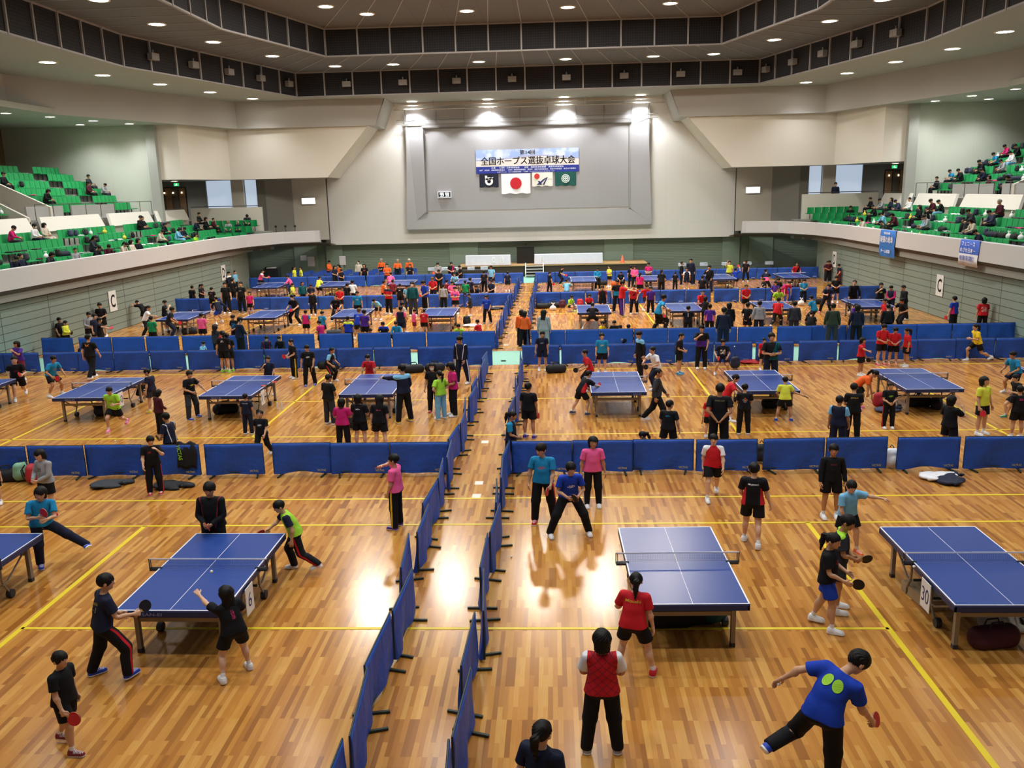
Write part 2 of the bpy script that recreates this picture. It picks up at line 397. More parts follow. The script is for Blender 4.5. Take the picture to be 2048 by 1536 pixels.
# fascia under the lower soffit, open in front of the stage wall
mb = MB()
def fascia(pts):
    for (a, b), (c, d) in zip(pts, pts[1:]): mb.poly([(a, b, 10.9), (c, d, 10.9), (c, d, Z1), (a, b, Z1)])
for sx in (-1, 1):
    X = lambda d: XC+sx*d
    fascia([(X(10.6), 62.85), (X(20.3), 62.5), (X(26.5), 46), (X(26.5), 19.2), (X(20.3), 2.7)])
    mb.poly([(X(10.6), 62.85, 10.9), (X(9.9), 63.1, Z1), (X(9.9), 66.8, Z1), (X(10.6), 66.8, 10.9)])
    mb.poly([(X(10.6), 62.85, 10.9), (X(20.3), 62.5, 10.9), (X(21), 63.2, 10.9), (X(10.6), 66.8, 10.9)])
    mb.poly([(X(9.9), 62.86, Z1), (X(10.6), 62.85, 10.9), (X(10.6), 62.84, Z1)])
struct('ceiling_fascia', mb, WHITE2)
# mullions of the two dark bands
mb = MB()
def mull(P, z0, z1, step):
    for i in range(8):
        a, b = Vector(P[i]), Vector(P[(i+1) % 8]); L = (b-a).length; n = max(1, round(L/step)); c = Vector((XC, YC))
        for k in range(n+1):
            p = a+(b-a)*(k/n); q = p+(c-p).normalized()*.05
            mb.box((q.x, q.y, (z0+z1)/2), (.09, .09, z1-z0), math.atan2((b-a).y, (b-a).x))
        for z in (z0+.03, z1-.03):
            mid = (a+b)/2; mb.box((mid.x, mid.y, z), (L, .14, .08), math.atan2((b-a).y, (b-a).x))
mull(P1, Z1, Z2, 1.95); mull(P2, Z2, Z3, 1.95)
for P, Q, z, step in ((P1, P2, Z2, 1.95),):      # seams of the sloping ring between the bands
    for i in range(8):
        j = (i+1) % 8; n = max(1, round((Vector(P[j])-Vector(P[i])).length/step))
        for k in range(n):
            a = Vector(P[i]).lerp(Vector(P[j]), k/n); b = Vector(Q[i]).lerp(Vector(Q[j]), k/n); d = b-a; m_ = (a+b)/2
            mb.box((m_.x, m_.y, z-.01), (d.length, .05, .03), math.atan2(d.y, d.x))
a, b = Vector(P2[1]), Vector(P2[0])
for k in range(13):
    p = a.lerp(b, k/12); q = Vector((XC+(p.x-XC)*.62, 44)); d = q-p; m_ = (p+q)/2; mb.box((m_.x, m_.y, Z3-.01), (d.length, .05, .03), math.atan2(d.y, d.x))
struct('trim_1', mb, flat('#9a9a9e', .6))
# pipes in front of the stage wall
mb = MB(); mb.tube([(-11.4, 65.6, 12.15), (8.2, 65.6, 12.15)], .05); mb.tube([(-11.4, 65.6, 12.4), (8.2, 65.6, 12.4)], .02)
for x in np.arange(-11.2, 8.3, 2.75): mb.tube([(x, 65.6, 12.15), (x, 65.6, 12.7)], .02)
struct('trim_2', mb, flat('#b8b4ac', .5, .3))
# ------------------------------------------------------------------ lamps
GROUPS = {}
def downlight(x, y, z, power, label, group, r=.36, spot=125, em=22, col=(.97, .985, 1.0), blend=.8):
    key = r
    if key not in GROUPS:
        m = MB(); m.lathe([(r, -.03), (r*1.22, -.03), (r*1.25, 0)], 24, cap=False); ringm = m.mesh('trim_ring', flat('#e9e4da', .4))
        m = MB(); m.lathe([(.001, 0), (r, 0)], 24, cap=False); disc = m.mesh('lens', glow('#fff4e2', em))
        GROUPS[key] = (ringm, disc)
    ringm, disc = GROUPS[key]
    o = bpy.data.objects.new('ceiling_light', None); COL.objects.link(o); o.location = (x, y, z); tag(o, label, 'ceiling light', group)
    link('trim_ring', ringm, o); link('lens', disc, o, (0, 0, -.015))
    if power:
        ld = bpy.data.lights.new('ceiling_light', 'SPOT'); ld.energy = power*LAMP; ld.color = col; ld.shadow_soft_size = r; ld.spot_size = math.radians(spot); ld.spot_blend = blend
        l = bpy.data.objects.new('lamp', ld); COL.objects.link(l); l.parent = o; l.location = (0, 0, -.12)
    return o
ORD = ['first', 'second', 'third', 'fourth', 'fifth', 'sixth', 'seventh', 'eighth', 'ninth', 'tenth', 'eleventh', 'twelfth', 'thirteenth', 'fourteenth', 'fifteenth', 'sixteenth']
# lower soffit: along the left stand, along the right stand, over the stage wall
S1 = [(-23.79, 42.57), (-23.61, 47.42), (-22.44, 51.74), (-21.28, 56.28), (-20.05, 60.63)]
for i, (x, y) in enumerate(S1):
    downlight(x, y, Z1, 1500, 'round downlight over the left stand, %s from the frame edge along the lower soffit' % ORD[i], 'lower soffit downlights')
    downlight(2*XC-x, y, Z1, 1500, 'round downlight over the right stand, %s from the frame edge along the lower soffit' % ORD[i], 'lower soffit downlights')
for k, x in enumerate((-9.99, -4.5, 1.0, 6.5)):
    downlight(x, 65.55, Z1, 6500, 'round downlight grazing the white stage wall, %s from the left' % ORD[k], 'stage wall downlights', spot=112, blend=.35)
S2 = [(-18.5, 37.6), (-18.5, 43), (-17.8, 48.2), (-16.3, 53.5), (-13.76, 58.4), (-10, 58.4), (-4.5, 58.4), (1.03, 58.4), (6.55, 58.4), (10.3, 58.2), (12.85, 53.4), (14.3, 48), (15.15, 43)]
for k, (x, y) in enumerate(S2):
    downlight(x, y, Z2, 2200, 'round downlight in the ring between the two dark bands, %s from the left' % ORD[k], 'ring downlights')
S3 = [(-11.7, 48.4), (-10, 50.7), (-4.5, 50.8), (1.03, 50.7), (6.55, 50.6)]
for k, (x, y) in enumerate(S3):
    downlight(x, y, Z3, 2500, 'round downlight in the highest ceiling at the top of the photo, %s from the left' % ORD[k], 'high ceiling downlights')
for (x, y) in ((-6, 46.3), (-1.0, 46.8), (2.6, 46.3), (5.9, 44), (-10, 43.5)):
    downlight(x, y, Z3, 0, 'large round downlight in the high ceiling above the courts', 'large high ceiling downlights', r=.85, em=170)
for y in (38, 30, 22, 14):
    for x in (-10, -4.5, 1.03, 6.55): downlight(x, y, Z3, 3000, 'round downlight in the high ceiling nearer the camera', 'near high ceiling downlights')
for y in (32.6, 27, 21, 15):
    for sx in (-1, 1): downlight(XC+sx*16.9, y, Z2, 2200, 'round downlight in the ring ceiling nearer the camera', 'near ring downlights')
for x in (-10, -4.5, 1.03, 6.55): downlight(x, 7, Z2, 1800, 'round downlight in the ring ceiling nearer the camera', 'near ring downlights')
for y in (37, 31, 25, 19):
    for sx in (-1, 1): downlight(XC+sx*22.3, y, Z1, 1500, 'round downlight over the near part of the stands', 'near soffit downlights')
S4 = [(-29.0, 47.15), (-28.1, 49.8), (-27.3, 53), (-29.4, 55.4), (-26.4, 55.7)]
for k, (x, y) in enumerate(S4):
    downlight(x, y, 10.9, 1100, 'small downlight in the low ceiling over the left upper seats, %s from the left' % ORD[(0, 1, 3, 2, 4)[k]], 'upper stand downlights', r=.25, spot=140)
    downlight(2*XC-x, y, 10.9, 1100, 'small downlight in the low ceiling over the right upper seats, %s from the right' % ORD[(0, 1, 3, 2, 4)[k]], 'upper stand downlights', r=.25, spot=140)
for sx, nm in ((-1, 'left'), (1, 'right')): downlight(XC+sx*25.4, 63.0, 7.44, 420, 'round lamp under the ceiling of the %s entrance' % nm, 'entrance lamps', r=.2, spot=140)
# floodlights behind the mesh of the lower dark band
m = MB(); m.box((0, 0, 0), (.55, .3, .34)); m.tube([(0, 0, .17), (0, 0, .34)], .04); fl = m.mesh('floodlight', flat('#8b8987', .5))
fx = [-13.6, -9.8, -6.2, -2.5, 1.1, 4.9, 8.6, 12.3]
for k, x in enumerate(fx):
    tag(link('floodlight', fl, None, (x, 60.7, 13.45)), 'grey floodlight on the lower dark band above the stage, %s from the left' % ORD[k], 'floodlight', 'floodlights of the dark band')
for sx, nm in ((-1, 'left'), (1, 'right')):
    for k in range(5):
        t = (k+.6)/5; p = Vector((XC+sx*19.6, 45)).lerp(Vector((XC+sx*15.4, 60.9)), t)
        tag(link('floodlight', fl, None, (p.x-sx*.2, p.y, 13.45), -sx*1.3), 'grey floodlight on the lower dark band over the %s courts, %s from the frame edge' % (nm, ORD[k]), 'floodlight', 'floodlights of the dark band')
# ================================================================== people
V3 = lambda *a: np.array(a, float)
UD = V3(.62, .05, -.785); UD /= np.linalg.norm(UD)          # direction of the hanging arm at rest (right side)
SH, EL, WR = V3(.145, -.005, 1.185), V3(.291, -.005, 1.0), V3(.421, .012, .835)
HD = (WR-EL)/np.linalg.norm(WR-EL)
HN = V3(-.785, 0, -.62); HN -= HD*HN.dot(HD); HN /= np.linalg.norm(HN)     # palm normal
HY = np.cross(HN, HD); HY = HY if HY[1] > 0 else -HY                       # towards the thumb
HIP, KN, AN = V3(.075, 0, .79), V3(.09, .012, .43), V3(.1, -.012, .075)
mir = lambda p: V3(-p[0], p[1], p[2])
class SDF:
    def __init__(s, lo, hi, h):
        s.h = h; s.lo = np.array(lo, float); s.n = np.ceil((np.array(hi)-s.lo)/h).astype(int)+1
        s.ax = [s.lo[i]+h*np.arange(s.n[i]) for i in range(3)]
        s.d = np.full(s.n, .5, np.float32)
    def sub(s, lo, hi):
        a = np.clip(np.floor((np.array(lo)-s.lo)/s.h).astype(int), 0, s.n); b = np.clip(np.ceil((np.array(hi)-s.lo)/s.h).astype(int)+1, 0, s.n)
        sl = tuple(slice(i, j) for i, j in zip(a, b))
        g = [s.ax[i][sl[i]].reshape([-1 if k == i else 1 for k in range(3)]) for i in range(3)]
        return sl, g
    def put(s, sl, e, k, op):
        c = s.d[sl]
        if op == 'add':
            if k > 0:
                h = np.clip(.5+.5*(c-e)/k, 0, 1); s.d[sl] = c*(1-h)+e*h-k*h*(1-h)
            else: s.d[sl] = np.minimum(c, e)
        elif op == 'cut': s.d[sl] = np.maximum(c, -e)
    def cap(s, a, b, r1, r2, k=.01, op='add'):
        a, b = np.array(a), np.array(b); m = max(r1, r2)+max(k, 3*s.h)+.02
        sl, (X, Y, Z) = s.sub(np.minimum(a, b)-m, np.maximum(a, b)+m); ab = b-a; L = ab.dot(ab)+1e-12
        t = np.clip(((X-a[0])*ab[0]+(Y-a[1])*ab[1]+(Z-a[2])*ab[2])/L, 0, 1)
        e = np.sqrt((X-a[0]-t*ab[0])**2+(Y-a[1]-t*ab[1])**2+(Z-a[2]-t*ab[2])**2)-(r1+(r2-r1)*t)
        s.put(sl, e.astype(np.float32), k, op); return s
    def ell(s, c, r, k=.01, op='add'):
        c, r = np.array(c), np.array(r); m = max(k, 3*s.h)+.02
        sl, (X, Y, Z) = s.sub(c-r-m, c+r+m)
        k0 = np.sqrt(((X-c[0])/r[0])**2+((Y-c[1])/r[1])**2+((Z-c[2])/r[2])**2); k1 = np.sqrt(((X-c[0])/r[0]**2)**2+((Y-c[1])/r[1]**2)**2+((Z-c[2])/r[2]**2)**2)
        s.put(sl, (k0*(k0-1)/(k1+1e-9)).astype(np.float32), k, op); return s
    def both(s, f, a, *r, **k):
        if f == 'cap':
            s.cap(a, r[0], *r[1:], **k); s.cap(mir(a), mir(r[0]), *r[1:], **k)
        else: s.ell(a, *r, **k); s.ell(mir(a), *r, **k)
        return s
    def plane(s, n, off):
        """keep n.p < off"""
        X, Y, Z = [s.ax[i].reshape([-1 if k == i else 1 for k in range(3)]) for i in range(3)]
        s.d = np.maximum(s.d, (n[0]*X+n[1]*Y+n[2]*Z-off).astype(np.float32)); return s
    def mask(s, fn):
        X, Y, Z = [s.ax[i].reshape([-1 if k == i else 1 for k in range(3)]) for i in range(3)]
        s.d = np.maximum(s.d, fn(X, Y, Z).astype(np.float32)); return s
    def mesh(s):
        d = s.d; neg = d < 0; nx, ny, nz = d.shape
        cnt = np.zeros((nx-1, ny-1, nz-1), np.int8); acc = np.zeros((nx-1, ny-1, nz-1, 3), np.float32)
        for ax in range(3):
            sl0 = [slice(None)]*3; sl1 = [slice(None)]*3; sl0[ax] = slice(0, -1); sl1[ax] = slice(1, None)
            a, b = d[tuple(sl0)], d[tuple(sl1)]; cr = neg[tuple(sl0)] != neg[tuple(sl1)]
            t = np.where(cr, a/(a-b+1e-12), 0)
            o = [k for k in range(3) if k != ax]
            for i in (0, 1):
                for j in (0, 1):
                    q = [slice(None)]*3
                    q[o[0]] = slice(i, cr.shape[o[0]]-1+i); q[o[1]] = slice(j, cr.shape[o[1]]-1+j)
                    c = cr[tuple(q)]; cnt += c; acc[..., ax] += np.where(c, t[tuple(q)], 0)
                    acc[..., o[0]] += np.where(c, i, 0); acc[..., o[1]] += np.where(c, j, 0)
        act = cnt > 0; idx = np.full(act.shape, -1, np.int64); idx[act] = np.arange(act.sum())
        I = np.argwhere(act); v = (I+acc[act]/cnt[act][:, None])*s.h+s.lo
        F = []
        for ax in range(3):
            sl0 = [slice(None)]*3; sl1 = [slice(None)]*3; sl0[ax] = slice(0, -1); sl1[ax] = slice(1, None)
            cr = neg[tuple(sl0)] != neg[tuple(sl1)]; E = np.argwhere(cr); o = [(ax+1) % 3, (ax+2) % 3]
            ok = (E[:, o[0]] > 0) & (E[:, o[1]] > 0) & (E[:, o[0]] < d.shape[o[0]]-1) & (E[:, o[1]] < d.shape[o[1]]-1); E = E[ok]
            fl = neg[tuple(E.T)]
            qs = []
            for (i, j) in ((0, 0), (1, 0), (1, 1), (0, 1)):
                e = E.copy(); e[:, o[0]] -= 1-i; e[:, o[1]] -= 1-j; qs.append(idx[tuple(e.T)])
            q = np.stack(qs, 1); q[~fl] = q[~fl][:, ::-1]; F.append(q)
        return v, np.concatenate(F)
def decimate(v, f, ratio):
    me = bpy.data.meshes.new('t'); me.from_pydata(v.tolist(), [], f.tolist())
    o = bpy.data.objects.new('t', me); COL.objects.link(o)
    if ratio < 1:
        md = o.modifiers.new('d', 'DECIMATE'); md.ratio = ratio
    dg = bpy.context.evaluated_depsgraph_get(); m2 = bpy.data.meshes.new_from_object(o.evaluated_get(dg))
    vv = np.empty(len(m2.vertices)*3); m2.vertices.foreach_get('co', vv); ff = [tuple(p.vertices) for p in m2.polygons]
    bpy.data.objects.remove(o); bpy.data.meshes.remove(me); bpy.data.meshes.remove(m2)
    return vv.reshape(-1, 3), ff
def make_body(h):
    s = SDF((-.57, -.16, -.02), (.57, .2, 1.53), h)
    s.ell((0, -.005, .80), (.122, .088, .10), .02).ell((0, 0, .92), (.105, .075, .12), .05).ell((0, -.004, 1.08), (.128, .086, .14), .05)
    s.cap((-.115, -.012, 1.18), (.115, -.012, 1.18), .048, .048, .04).cap((0, -.014, 1.19), (0, .0, 1.31), .046, .042, .03)
    s.both('ell', (.06, -.05, .80), (.07, .065, .08), k=.03)
    s.both('cap', HIP, KN, .077, .05, k=.03).both('cap', KN, AN, .047, .03, k=.02).both('ell', (.095, -.022, .31), (.043, .046, .1), k=.03)
    s.both('cap', (.1, -.02, .045), (.108, .1, .026), .034, .025, k=.02)
    s.both('cap', SH, EL, .044, .032, k=.03).both('cap', EL, WR, .034, .021, k=.012)
    s.both('ell', EL+HD*.05, (.034, .034, .05), k=.02)
    K = [WR+HD*.07+HY*o for o in (.026, .009, -.009, -.025)]
    for o, k in zip((.012, .005, -.005, -.012), K): s.both('cap', WR+HY*o, k, .0145, .0125, k=.012)
    for k, L, sp in zip(K, (.95, 1.07, 1.0, .78), (.10, .03, -.04, -.12)):
        a = k+(HD*.97+HN*.16+HY*sp)*.036*L; b = a+(HD*.86+HN*.45+HY*sp*.5)*.034*L
        s.both('cap', k, a, .0098, .0088, k=.003).both('cap', a, b, .0086, .0074, k=.002)
    t0 = WR+HD*.018+HY*.016; t1 = t0+HY*.034+HD*.022+HN*.014; t2 = t1+HD*.03+HY*.008+HN*.008
    s.both('cap', t0, t1, .0145, .0115, k=.008).both('cap', t1, t2, .0105, .0082, k=.003)
    s.ell((0, .0, 1.408), (.074, .09, .092), .02).ell((0, .028, 1.345), (.053, .058, .058), .03)
    s.ell((0, .062, 1.312), (.026, .024, .02), .02)
    s.cap((0, .083, 1.402), (0, .097, 1.366), .007, .0115, .012).both('cap', (.007, .088, 1.363), (.010, .086, 1.362), .006, .006, k=.006)
    s.cap((-.017, .079, 1.337), (.017, .079, 1.337), .007, .007, .008)
    s.both('ell', (.03, .098, 1.392), (.016, .014, .009), k=.0, op='cut')
    s.both('ell', (.03, .074, 1.392), (.0135, .0125, .010), k=.003)
    s.both('cap', (.014, .083, 1.411), (.046, .070, 1.411), .006, .005, k=.01)
    s.both('ell', (.077, -.008, 1.38), (.011, .02, .03), k=.006)
    return s.mesh()
def make_top(h, long):
    s = SDF((-.57, -.2, .70), (.57, .2, 1.3), h)
    s.ell((0, -.004, 1.085), (.15, .108, .16), .03).cap((0, 0, .98), (0, -.002, .80), .112, .118, .06)
    s.both('cap', (.055, -.004, 1.0), (.074, -.016, .77), .086, .114, k=.04)
    s.cap((-.12, -.012, 1.175), (.12, -.012, 1.175), .062, .062, .04).cap((0, -.012, 1.18), (0, -.01, 1.26), .062, .054, .02)
    if long:
        s.both('cap', SH, EL, .062, .051, k=.03).both('cap', EL, WR, .05, .036, k=.02); cut = None
    else:
        s.both('cap', SH, SH+(EL-SH)*.74, .064, .066, k=.03)
    s.mask(lambda X, Y, Z: .775-Z+0*X+0*Y); s.mask(lambda X, Y, Z: Z-1.243-Y*.15+0*X)
    d = HD if long else (EL-SH)/np.linalg.norm(EL-SH); off = d.dot(WR-HD*.01) if long else d.dot(SH+d*.165)
    lim = -9 if long else .985
    s.mask(lambda X, Y, Z: np.where(Z > lim, np.abs(X)*d[0]+Y*d[1]+Z*d[2]-off, -1))
    return s.mesh()
def make_bottom(h, long):
    s = SDF((-.24, -.2, .04), (.24, .2, .95), h)
    s.ell((0, -.008, .82), (.134, .103, .115), .03).both('ell', (.062, -.05, .80), (.08, .074, .09), k=.03)
    if long:
        s.both('cap', HIP+V3(.008, 0, 0), KN+V3(.004, 0, 0), .091, .079, k=.02).both('cap', KN+V3(.004, -.004, 0), AN+V3(.004, -.004, 0), .075, .064, k=.03); s.mask(lambda X, Y, Z: .055-Z+0*X+0*Y)
    else:
        s.both('cap', HIP+V3(.006, 0, 0), KN+V3(.012, 0, 0), .094, .098, k=.02); s.mask(lambda X, Y, Z: .535-Z+0*X+0*Y)
    s.mask(lambda X, Y, Z: np.where(Z < .69, .006-np.abs(X), -.1)+0*Y)
    s.mask(lambda X, Y, Z: Z-.9+0*X+0*Y)
    return s.mesh()
def make_hair(h, kind):
    s = SDF((-.16, -.24, 1.0), (.16, .18, 1.56), h)
    if kind == 'short':
        s.ell((0, -.008, 1.418), (.086, .102, .098), .01)
        s.mask(lambda X, Y, Z: (1.352+np.where(Y > .0, .7*Y, .42*Y)+.010*np.sin(70*X)-Z)*.7)
    elif kind == 'crop':
        s.ell((0, -.008, 1.414), (.081, .097, .094), .01); s.mask(lambda X, Y, Z: (1.37+.68*np.maximum(Y, -.05)-Z)*.7+0*X)
    elif kind == 'bob':
        s.ell((0, -.012, 1.412), (.092, .106, .106), .01).cap((0, -.03, 1.40), (0, -.035, 1.30), .088, .08, .03)
        s.mask(lambda X, Y, Z: np.where(Y > .02, 1.418-Z+.01*np.sin(50*X), np.where(Y > -.02, 1.30-Z, 1.268-Z))*.7)
    elif kind == 'tail':
        s.ell((0, -.008, 1.417), (.083, .099, .096), .01); s.mask(lambda X, Y, Z: (1.365+np.where(Y > 0, .9*Y, .35*Y)-Z)*.7+0*X)
        s.cap((0, -.09, 1.43), (0, -.135, 1.41), .028, .034, .02).cap((0, -.135, 1.41), (0, -.135, 1.30), .036, .034, .02).cap((0, -.135, 1.30), (0, -.115, 1.17), .034, .012, .02)
    else:
        s.ell((0, -.012, 1.412), (.092, .106, .106), .01).cap((-.035, -.04, 1.40), (-.04, -.09, 1.15), .065, .035, .04).cap((.035, -.04, 1.40), (.04, -.09, 1.15), .065, .035, .04)
        s.mask(lambda X, Y, Z: np.where(Y > .02, 1.43-Z, np.where(Y > -.02, 1.27-Z, 1.1-Z))*.7+0*X)
    s.cap((0, -.004, 1.19), (0, .01, 1.32), .035, .035, 0, op='cut')
    X, Y, Z = [s.ax[i].reshape([-1 if k == i else 1 for k in range(3)]) for i in range(3)]
    a_ = np.arctan2(X, Y-.0); s.d = s.d+(.0042*np.sin(17*a_+9*np.sin(30*Z))*np.clip((1.52-Z)*14, 0, 1)+.003*np.sin(46*X+18)*np.sin(52*Y+30*Z)).astype(np.float32)
    return s.mesh()
def make_shoe(h):
    s = SDF((.02, -.12, -.01), (.19, .2, .14), h)
    s.cap((.1, -.028, .042), (.108, .108, .03), .043, .037, .01).cap((.1, -.02, .05), (.1, -.016, .1), .04, .036, .03)
    s.cap((.099, -.03, .012), (.109, .115, .012), .047, .042, .01)
    s.mask(lambda X, Y, Z: -Z+0*X+0*Y); s.mask(lambda X, Y, Z: Z-.088-Y*-.2+0*X)
    return s.mesh()
# bones -------------------------------------------------------------
def segd(P, a, b):
    ab = b-a; t = np.clip(((P-a)@ab)/(ab@ab+1e-12), 0, 1); return np.linalg.norm(P-a-t[:, None]*ab, axis=1)
NB = 20   # pelvis spine chest head | uaR faR haR f1R f2R | L | thR shR ftR | L
def weights(P):
    D = np.full((len(P), NB), 9.)
    def put(i, a, b, r): D[:, i] = np.minimum(D[:, i], segd(P, np.array(a, float), np.array(b, float))-r)
    put(0, (-.055, 0, .79), (.055, 0, .79), .07); put(1, (-.05, 0, .93), (.05, 0, .93), .07)
    put(2, (-.07, 0, 1.09), (.07, 0, 1.09), .075); put(2, (-.08, -.01, 1.165), (.08, -.01, 1.165), .055)
    put(3, (0, -.01, 1.26), (0, .0, 1.33), .04); put(3, (0, 0, 1.38), (0, 0, 1.43), .08)
    for s, o, l in ((1, 4, 14), (-1, 9, 17)):
        q = (lambda p: p) if s > 0 else mir
        put(o, q(SH+(EL-SH)*.12), q(EL), .036); put(o+1, q(EL), q(WR), .03); put(o+2, q(WR+HD*.012), q(WR+HD*.14), .025)
        put(l, q(HIP-V3(0, 0, .05)), q(KN), .063); put(l+1, q(KN), q(AN+V3(0, 0, .02)), .042); put(l+2, q(V3(.1, -.03, .04)), q(V3(.11, .12, .03)), .032)
    W = np.exp(-(D-D.min(1, keepdims=True))/.016)
    W[:, 14:17] *= (P[:, 0] > -.002)[:, None]; W[:, 17:20] *= (P[:, 0] < .002)[:, None]
    W[:, 4:9] *= (P[:, 0] > 0)[:, None]; W[:, 9:14] *= (P[:, 0] < 0)[:, None]
    for s, o in ((1, 4), (-1, 9)):
        Q = P*V3(s, 1, 1); t = (Q-WR)@HD; y = (Q-WR)@HY
        th = (y > .033) & (t < .085)
        f1 = np.clip((t-.066)/.012, 0, 1)*~th; f2 = np.clip((t-.102)/.01, 0, 1)*~th
        w = W[:, o+2].copy(); W[:, o+4] = w*f2; W[:, o+3] = w*f1*(1-f2); W[:, o+2] = w*(1-f1)
    W[W < .02] = 0
    return W/W.sum(1, keepdims=True)
def swing(a, b):
    return np.array(Vector(a).rotation_difference(Vector(b)).to_matrix())
def rx(d): return np.array(Matrix.Rotation(math.radians(d), 3, 'X'))
def ry(d): return np.array(Matrix.Rotation(math.radians(d), 3, 'Y'))
def rz(d): return np.array(Matrix.Rotation(math.radians(d), 3, 'Z'))
def ldir(f, o, s):
    f, o = math.radians(f), math.radians(o); return V3(s*math.sin(o), math.cos(o)*math.sin(f), -math.cos(o)*math.cos(f))
def fk(p):
    """p: lean, side, twist, head (pitch, yaw, tilt), ra/la (f,o,f2,o2), rl/ll, rc/lc finger curl, rf/lf foot pitch, turn"""
    R = [None]*NB; T = [None]*NB
    def setb(i, rot, j, pos): R[i] = rot; T[i] = pos-rot@j
    ln, sd, tw = p.get('lean', 0), p.get('side', 0), p.get('twist', 0)
    hipc = V3(0, 0, .79)
    r0 = ry(sd*.3)@rx(-ln*.4); setb(0, r0, hipc, hipc)
    ap = lambda i, q: R[i]@q+T[i]
    j = V3(0, 0, .87); r1 = rz(-tw*.5)@ry(sd*.65)@rx(-ln*.7); setb(1, r1, j, ap(0, j))
    j = V3(0, 0, 1.02); r2 = rz(-tw)@ry(sd)@rx(-ln); setb(2, r2, j, ap(1, j))
    hp, hy, ht = (tuple(p.get('head', (0, 0)))+(0, 0))[:3]
    j = V3(0, -.01, 1.235); setb(3, r2@rz(-hy)@rx(-hp)@ry(ht)@rx(ln*.35), j, ap(2, j))
    for s, o, l, A, L in ((1, 4, 14, 'ra', 'rl'), (-1, 9, 17, 'la', 'll')):
        q = (lambda v: v) if s > 0 else mir
        a = p.get(A, (4, 12, 10, 8)); du, df = ldir(a[0], a[1], s), ldir(a[2], a[3], s)
        ru = swing(q((EL-SH)/np.linalg.norm(EL-SH)), du); rf = swing(ru@q(HD), df)@ru
        setb(o, r2@ru, q(SH), ap(2, q(SH))); setb(o+1, r2@rf, q(EL), ap(o, q(EL)))
        wr = p.get(A[0]+'w', 0)
        ax = np.cross(q(HD), q(HN)); rw = np.array(Matrix.Rotation(math.radians(wr), 3, Vector(ax)))
        setb(o+2, R[o+1]@rw, q(WR), ap(o+1, q(WR)))
        c = p.get(A[0]+'c', 12); k1 = q(WR+HD*.07); k2 = q(WR+HD*.105+HN*.006)
        rc = np.array(Matrix.Rotation(math.radians(c), 3, Vector(ax))); setb(o+3, R[o+2]@rc, k1, ap(o+2, k1)); setb(o+4, R[o+3]@rc, k2, ap(o+3, k2))
        g = p.get(L, (2, 4, -2, 3)); dt, ds = ldir(g[0], g[1], s), ldir(g[2], g[3], s)
        rt = swing(q((KN-HIP)/np.linalg.norm(KN-HIP)), dt); to = p.get(L[0]+'t', 8)
        tw_ = np.array(Matrix.Rotation(math.radians(-s*to), 3, Vector(dt))); rt = tw_@rt
        rs = swing(rt@q((AN-KN)/np.linalg.norm(AN-KN)), ds)@rt
        setb(l, rt, q(HIP), ap(0, q(HIP))); setb(l+1, rs, q(KN), ap(l, q(KN)))
        fp = p.get(L[0]+'f')
        if fp is None:     # keep the foot flat, turned like the shin
            y = rs@V3(0, 1, 0); z = math.atan2(y[0], y[1]); rfo = np.array(Matrix.Rotation(-z, 3, 'Z'))
        else: rfo = rs@rx(fp)
        setb(l+2, rfo, q(AN), ap(l+1, q(AN)))
    return np.array(R), np.array(T)
def skin(P, W, R, T):
    return np.einsum('vb,bij,vj->vi', W, R, P)+W@T
# templates at three levels of detail --------------------------------
TPL = {}
def templates():
    bv, bf = make_body(.0062)
    for lod, ratio in ((0, .34), (1, .1), (2, .035)):
        v, f = decimate(bv, bf, ratio); TPL['body', lod] = (v, f, weights(v))
    for nm, fn, arg in (('tee', make_top, False), ('jacket', make_top, True), ('shorts', make_bottom, False), ('trousers', make_bottom, True)):
        v0, f0 = fn(.0085, arg)
        for lod, ratio in ((0, .55), (1, .16), (2, .06)):
            v, f = decimate(v0, f0, ratio); TPL[nm, lod] = (v, f, weights(v))
    for nm in ('short', 'crop', 'bob', 'tail', 'long'):
        v0, f0 = make_hair(.007, nm)
        for lod, ratio in ((0, .6), (1, .22), (2, .09)): TPL['hair_'+nm, lod] = decimate(v0, f0, ratio)
    v0, f0 = make_shoe(.005)
    for lod, ratio in ((0, .5), (1, .15), (2, .06)): TPL['shoe', lod] = decimate(v0, f0, ratio)
templates()
CHX = dict(K='#15161a', N='#1a2036', R='#c4202a', P='#f0609a', M='#c8246e', T='#1f86b8', B='#1c3fb0', V='#4a2a8c', L='#9ed83a', Y='#e6c428', W='#e8e8ea', G='#9a9ca0',
           O='#e8662a', E='#1f8a50', C='#33363c', D='#4a1a28', S='#c9bfae', A='#79b8dc', H='#39405a', F='#2f3a2c', U='#7a2430', I='#d9e24a', Q='#0e4f57')
CNAME = dict(K='black', N='navy', R='red', P='pink', M='magenta', T='teal', B='royal blue', V='purple', L='lime green', Y='yellow', W='white', G='grey', O='orange', E='green', C='charcoal',
             D='maroon', S='beige', A='light blue', H='slate blue', F='dark olive', U='wine', I='neon yellow', Q='dark teal')
def rest_node(m):
    a = m.n('ShaderNodeAttribute', attribute_name='rest'); return m.xyz(a.outputs['Vector']), a.outputs['Vector']
def absx(m, o): return m.math('ABSOLUTE', o[0])
def gt(m, a, b): return m.math('GREATER_THAN', a, b)
def lt(m, a, b): return m.math('LESS_THAN', a, b)
def AND(m, *a):
    r = a[0]
    for x in a[1:]: r = m.math('MULTIPLY', r, x)
    return r
def blob(m, o, cx, cz, rx_, rz_):
    return lt(m, m.math('ADD', m.math('POWER', m.math('DIVIDE', m.math('SUBTRACT', o[0] if cx == 0 else absx(m, o), cx), rx_), 2), m.math('POWER', m.math('DIVIDE', m.math('SUBTRACT', o[2], cz), rz_), 2)), 1)
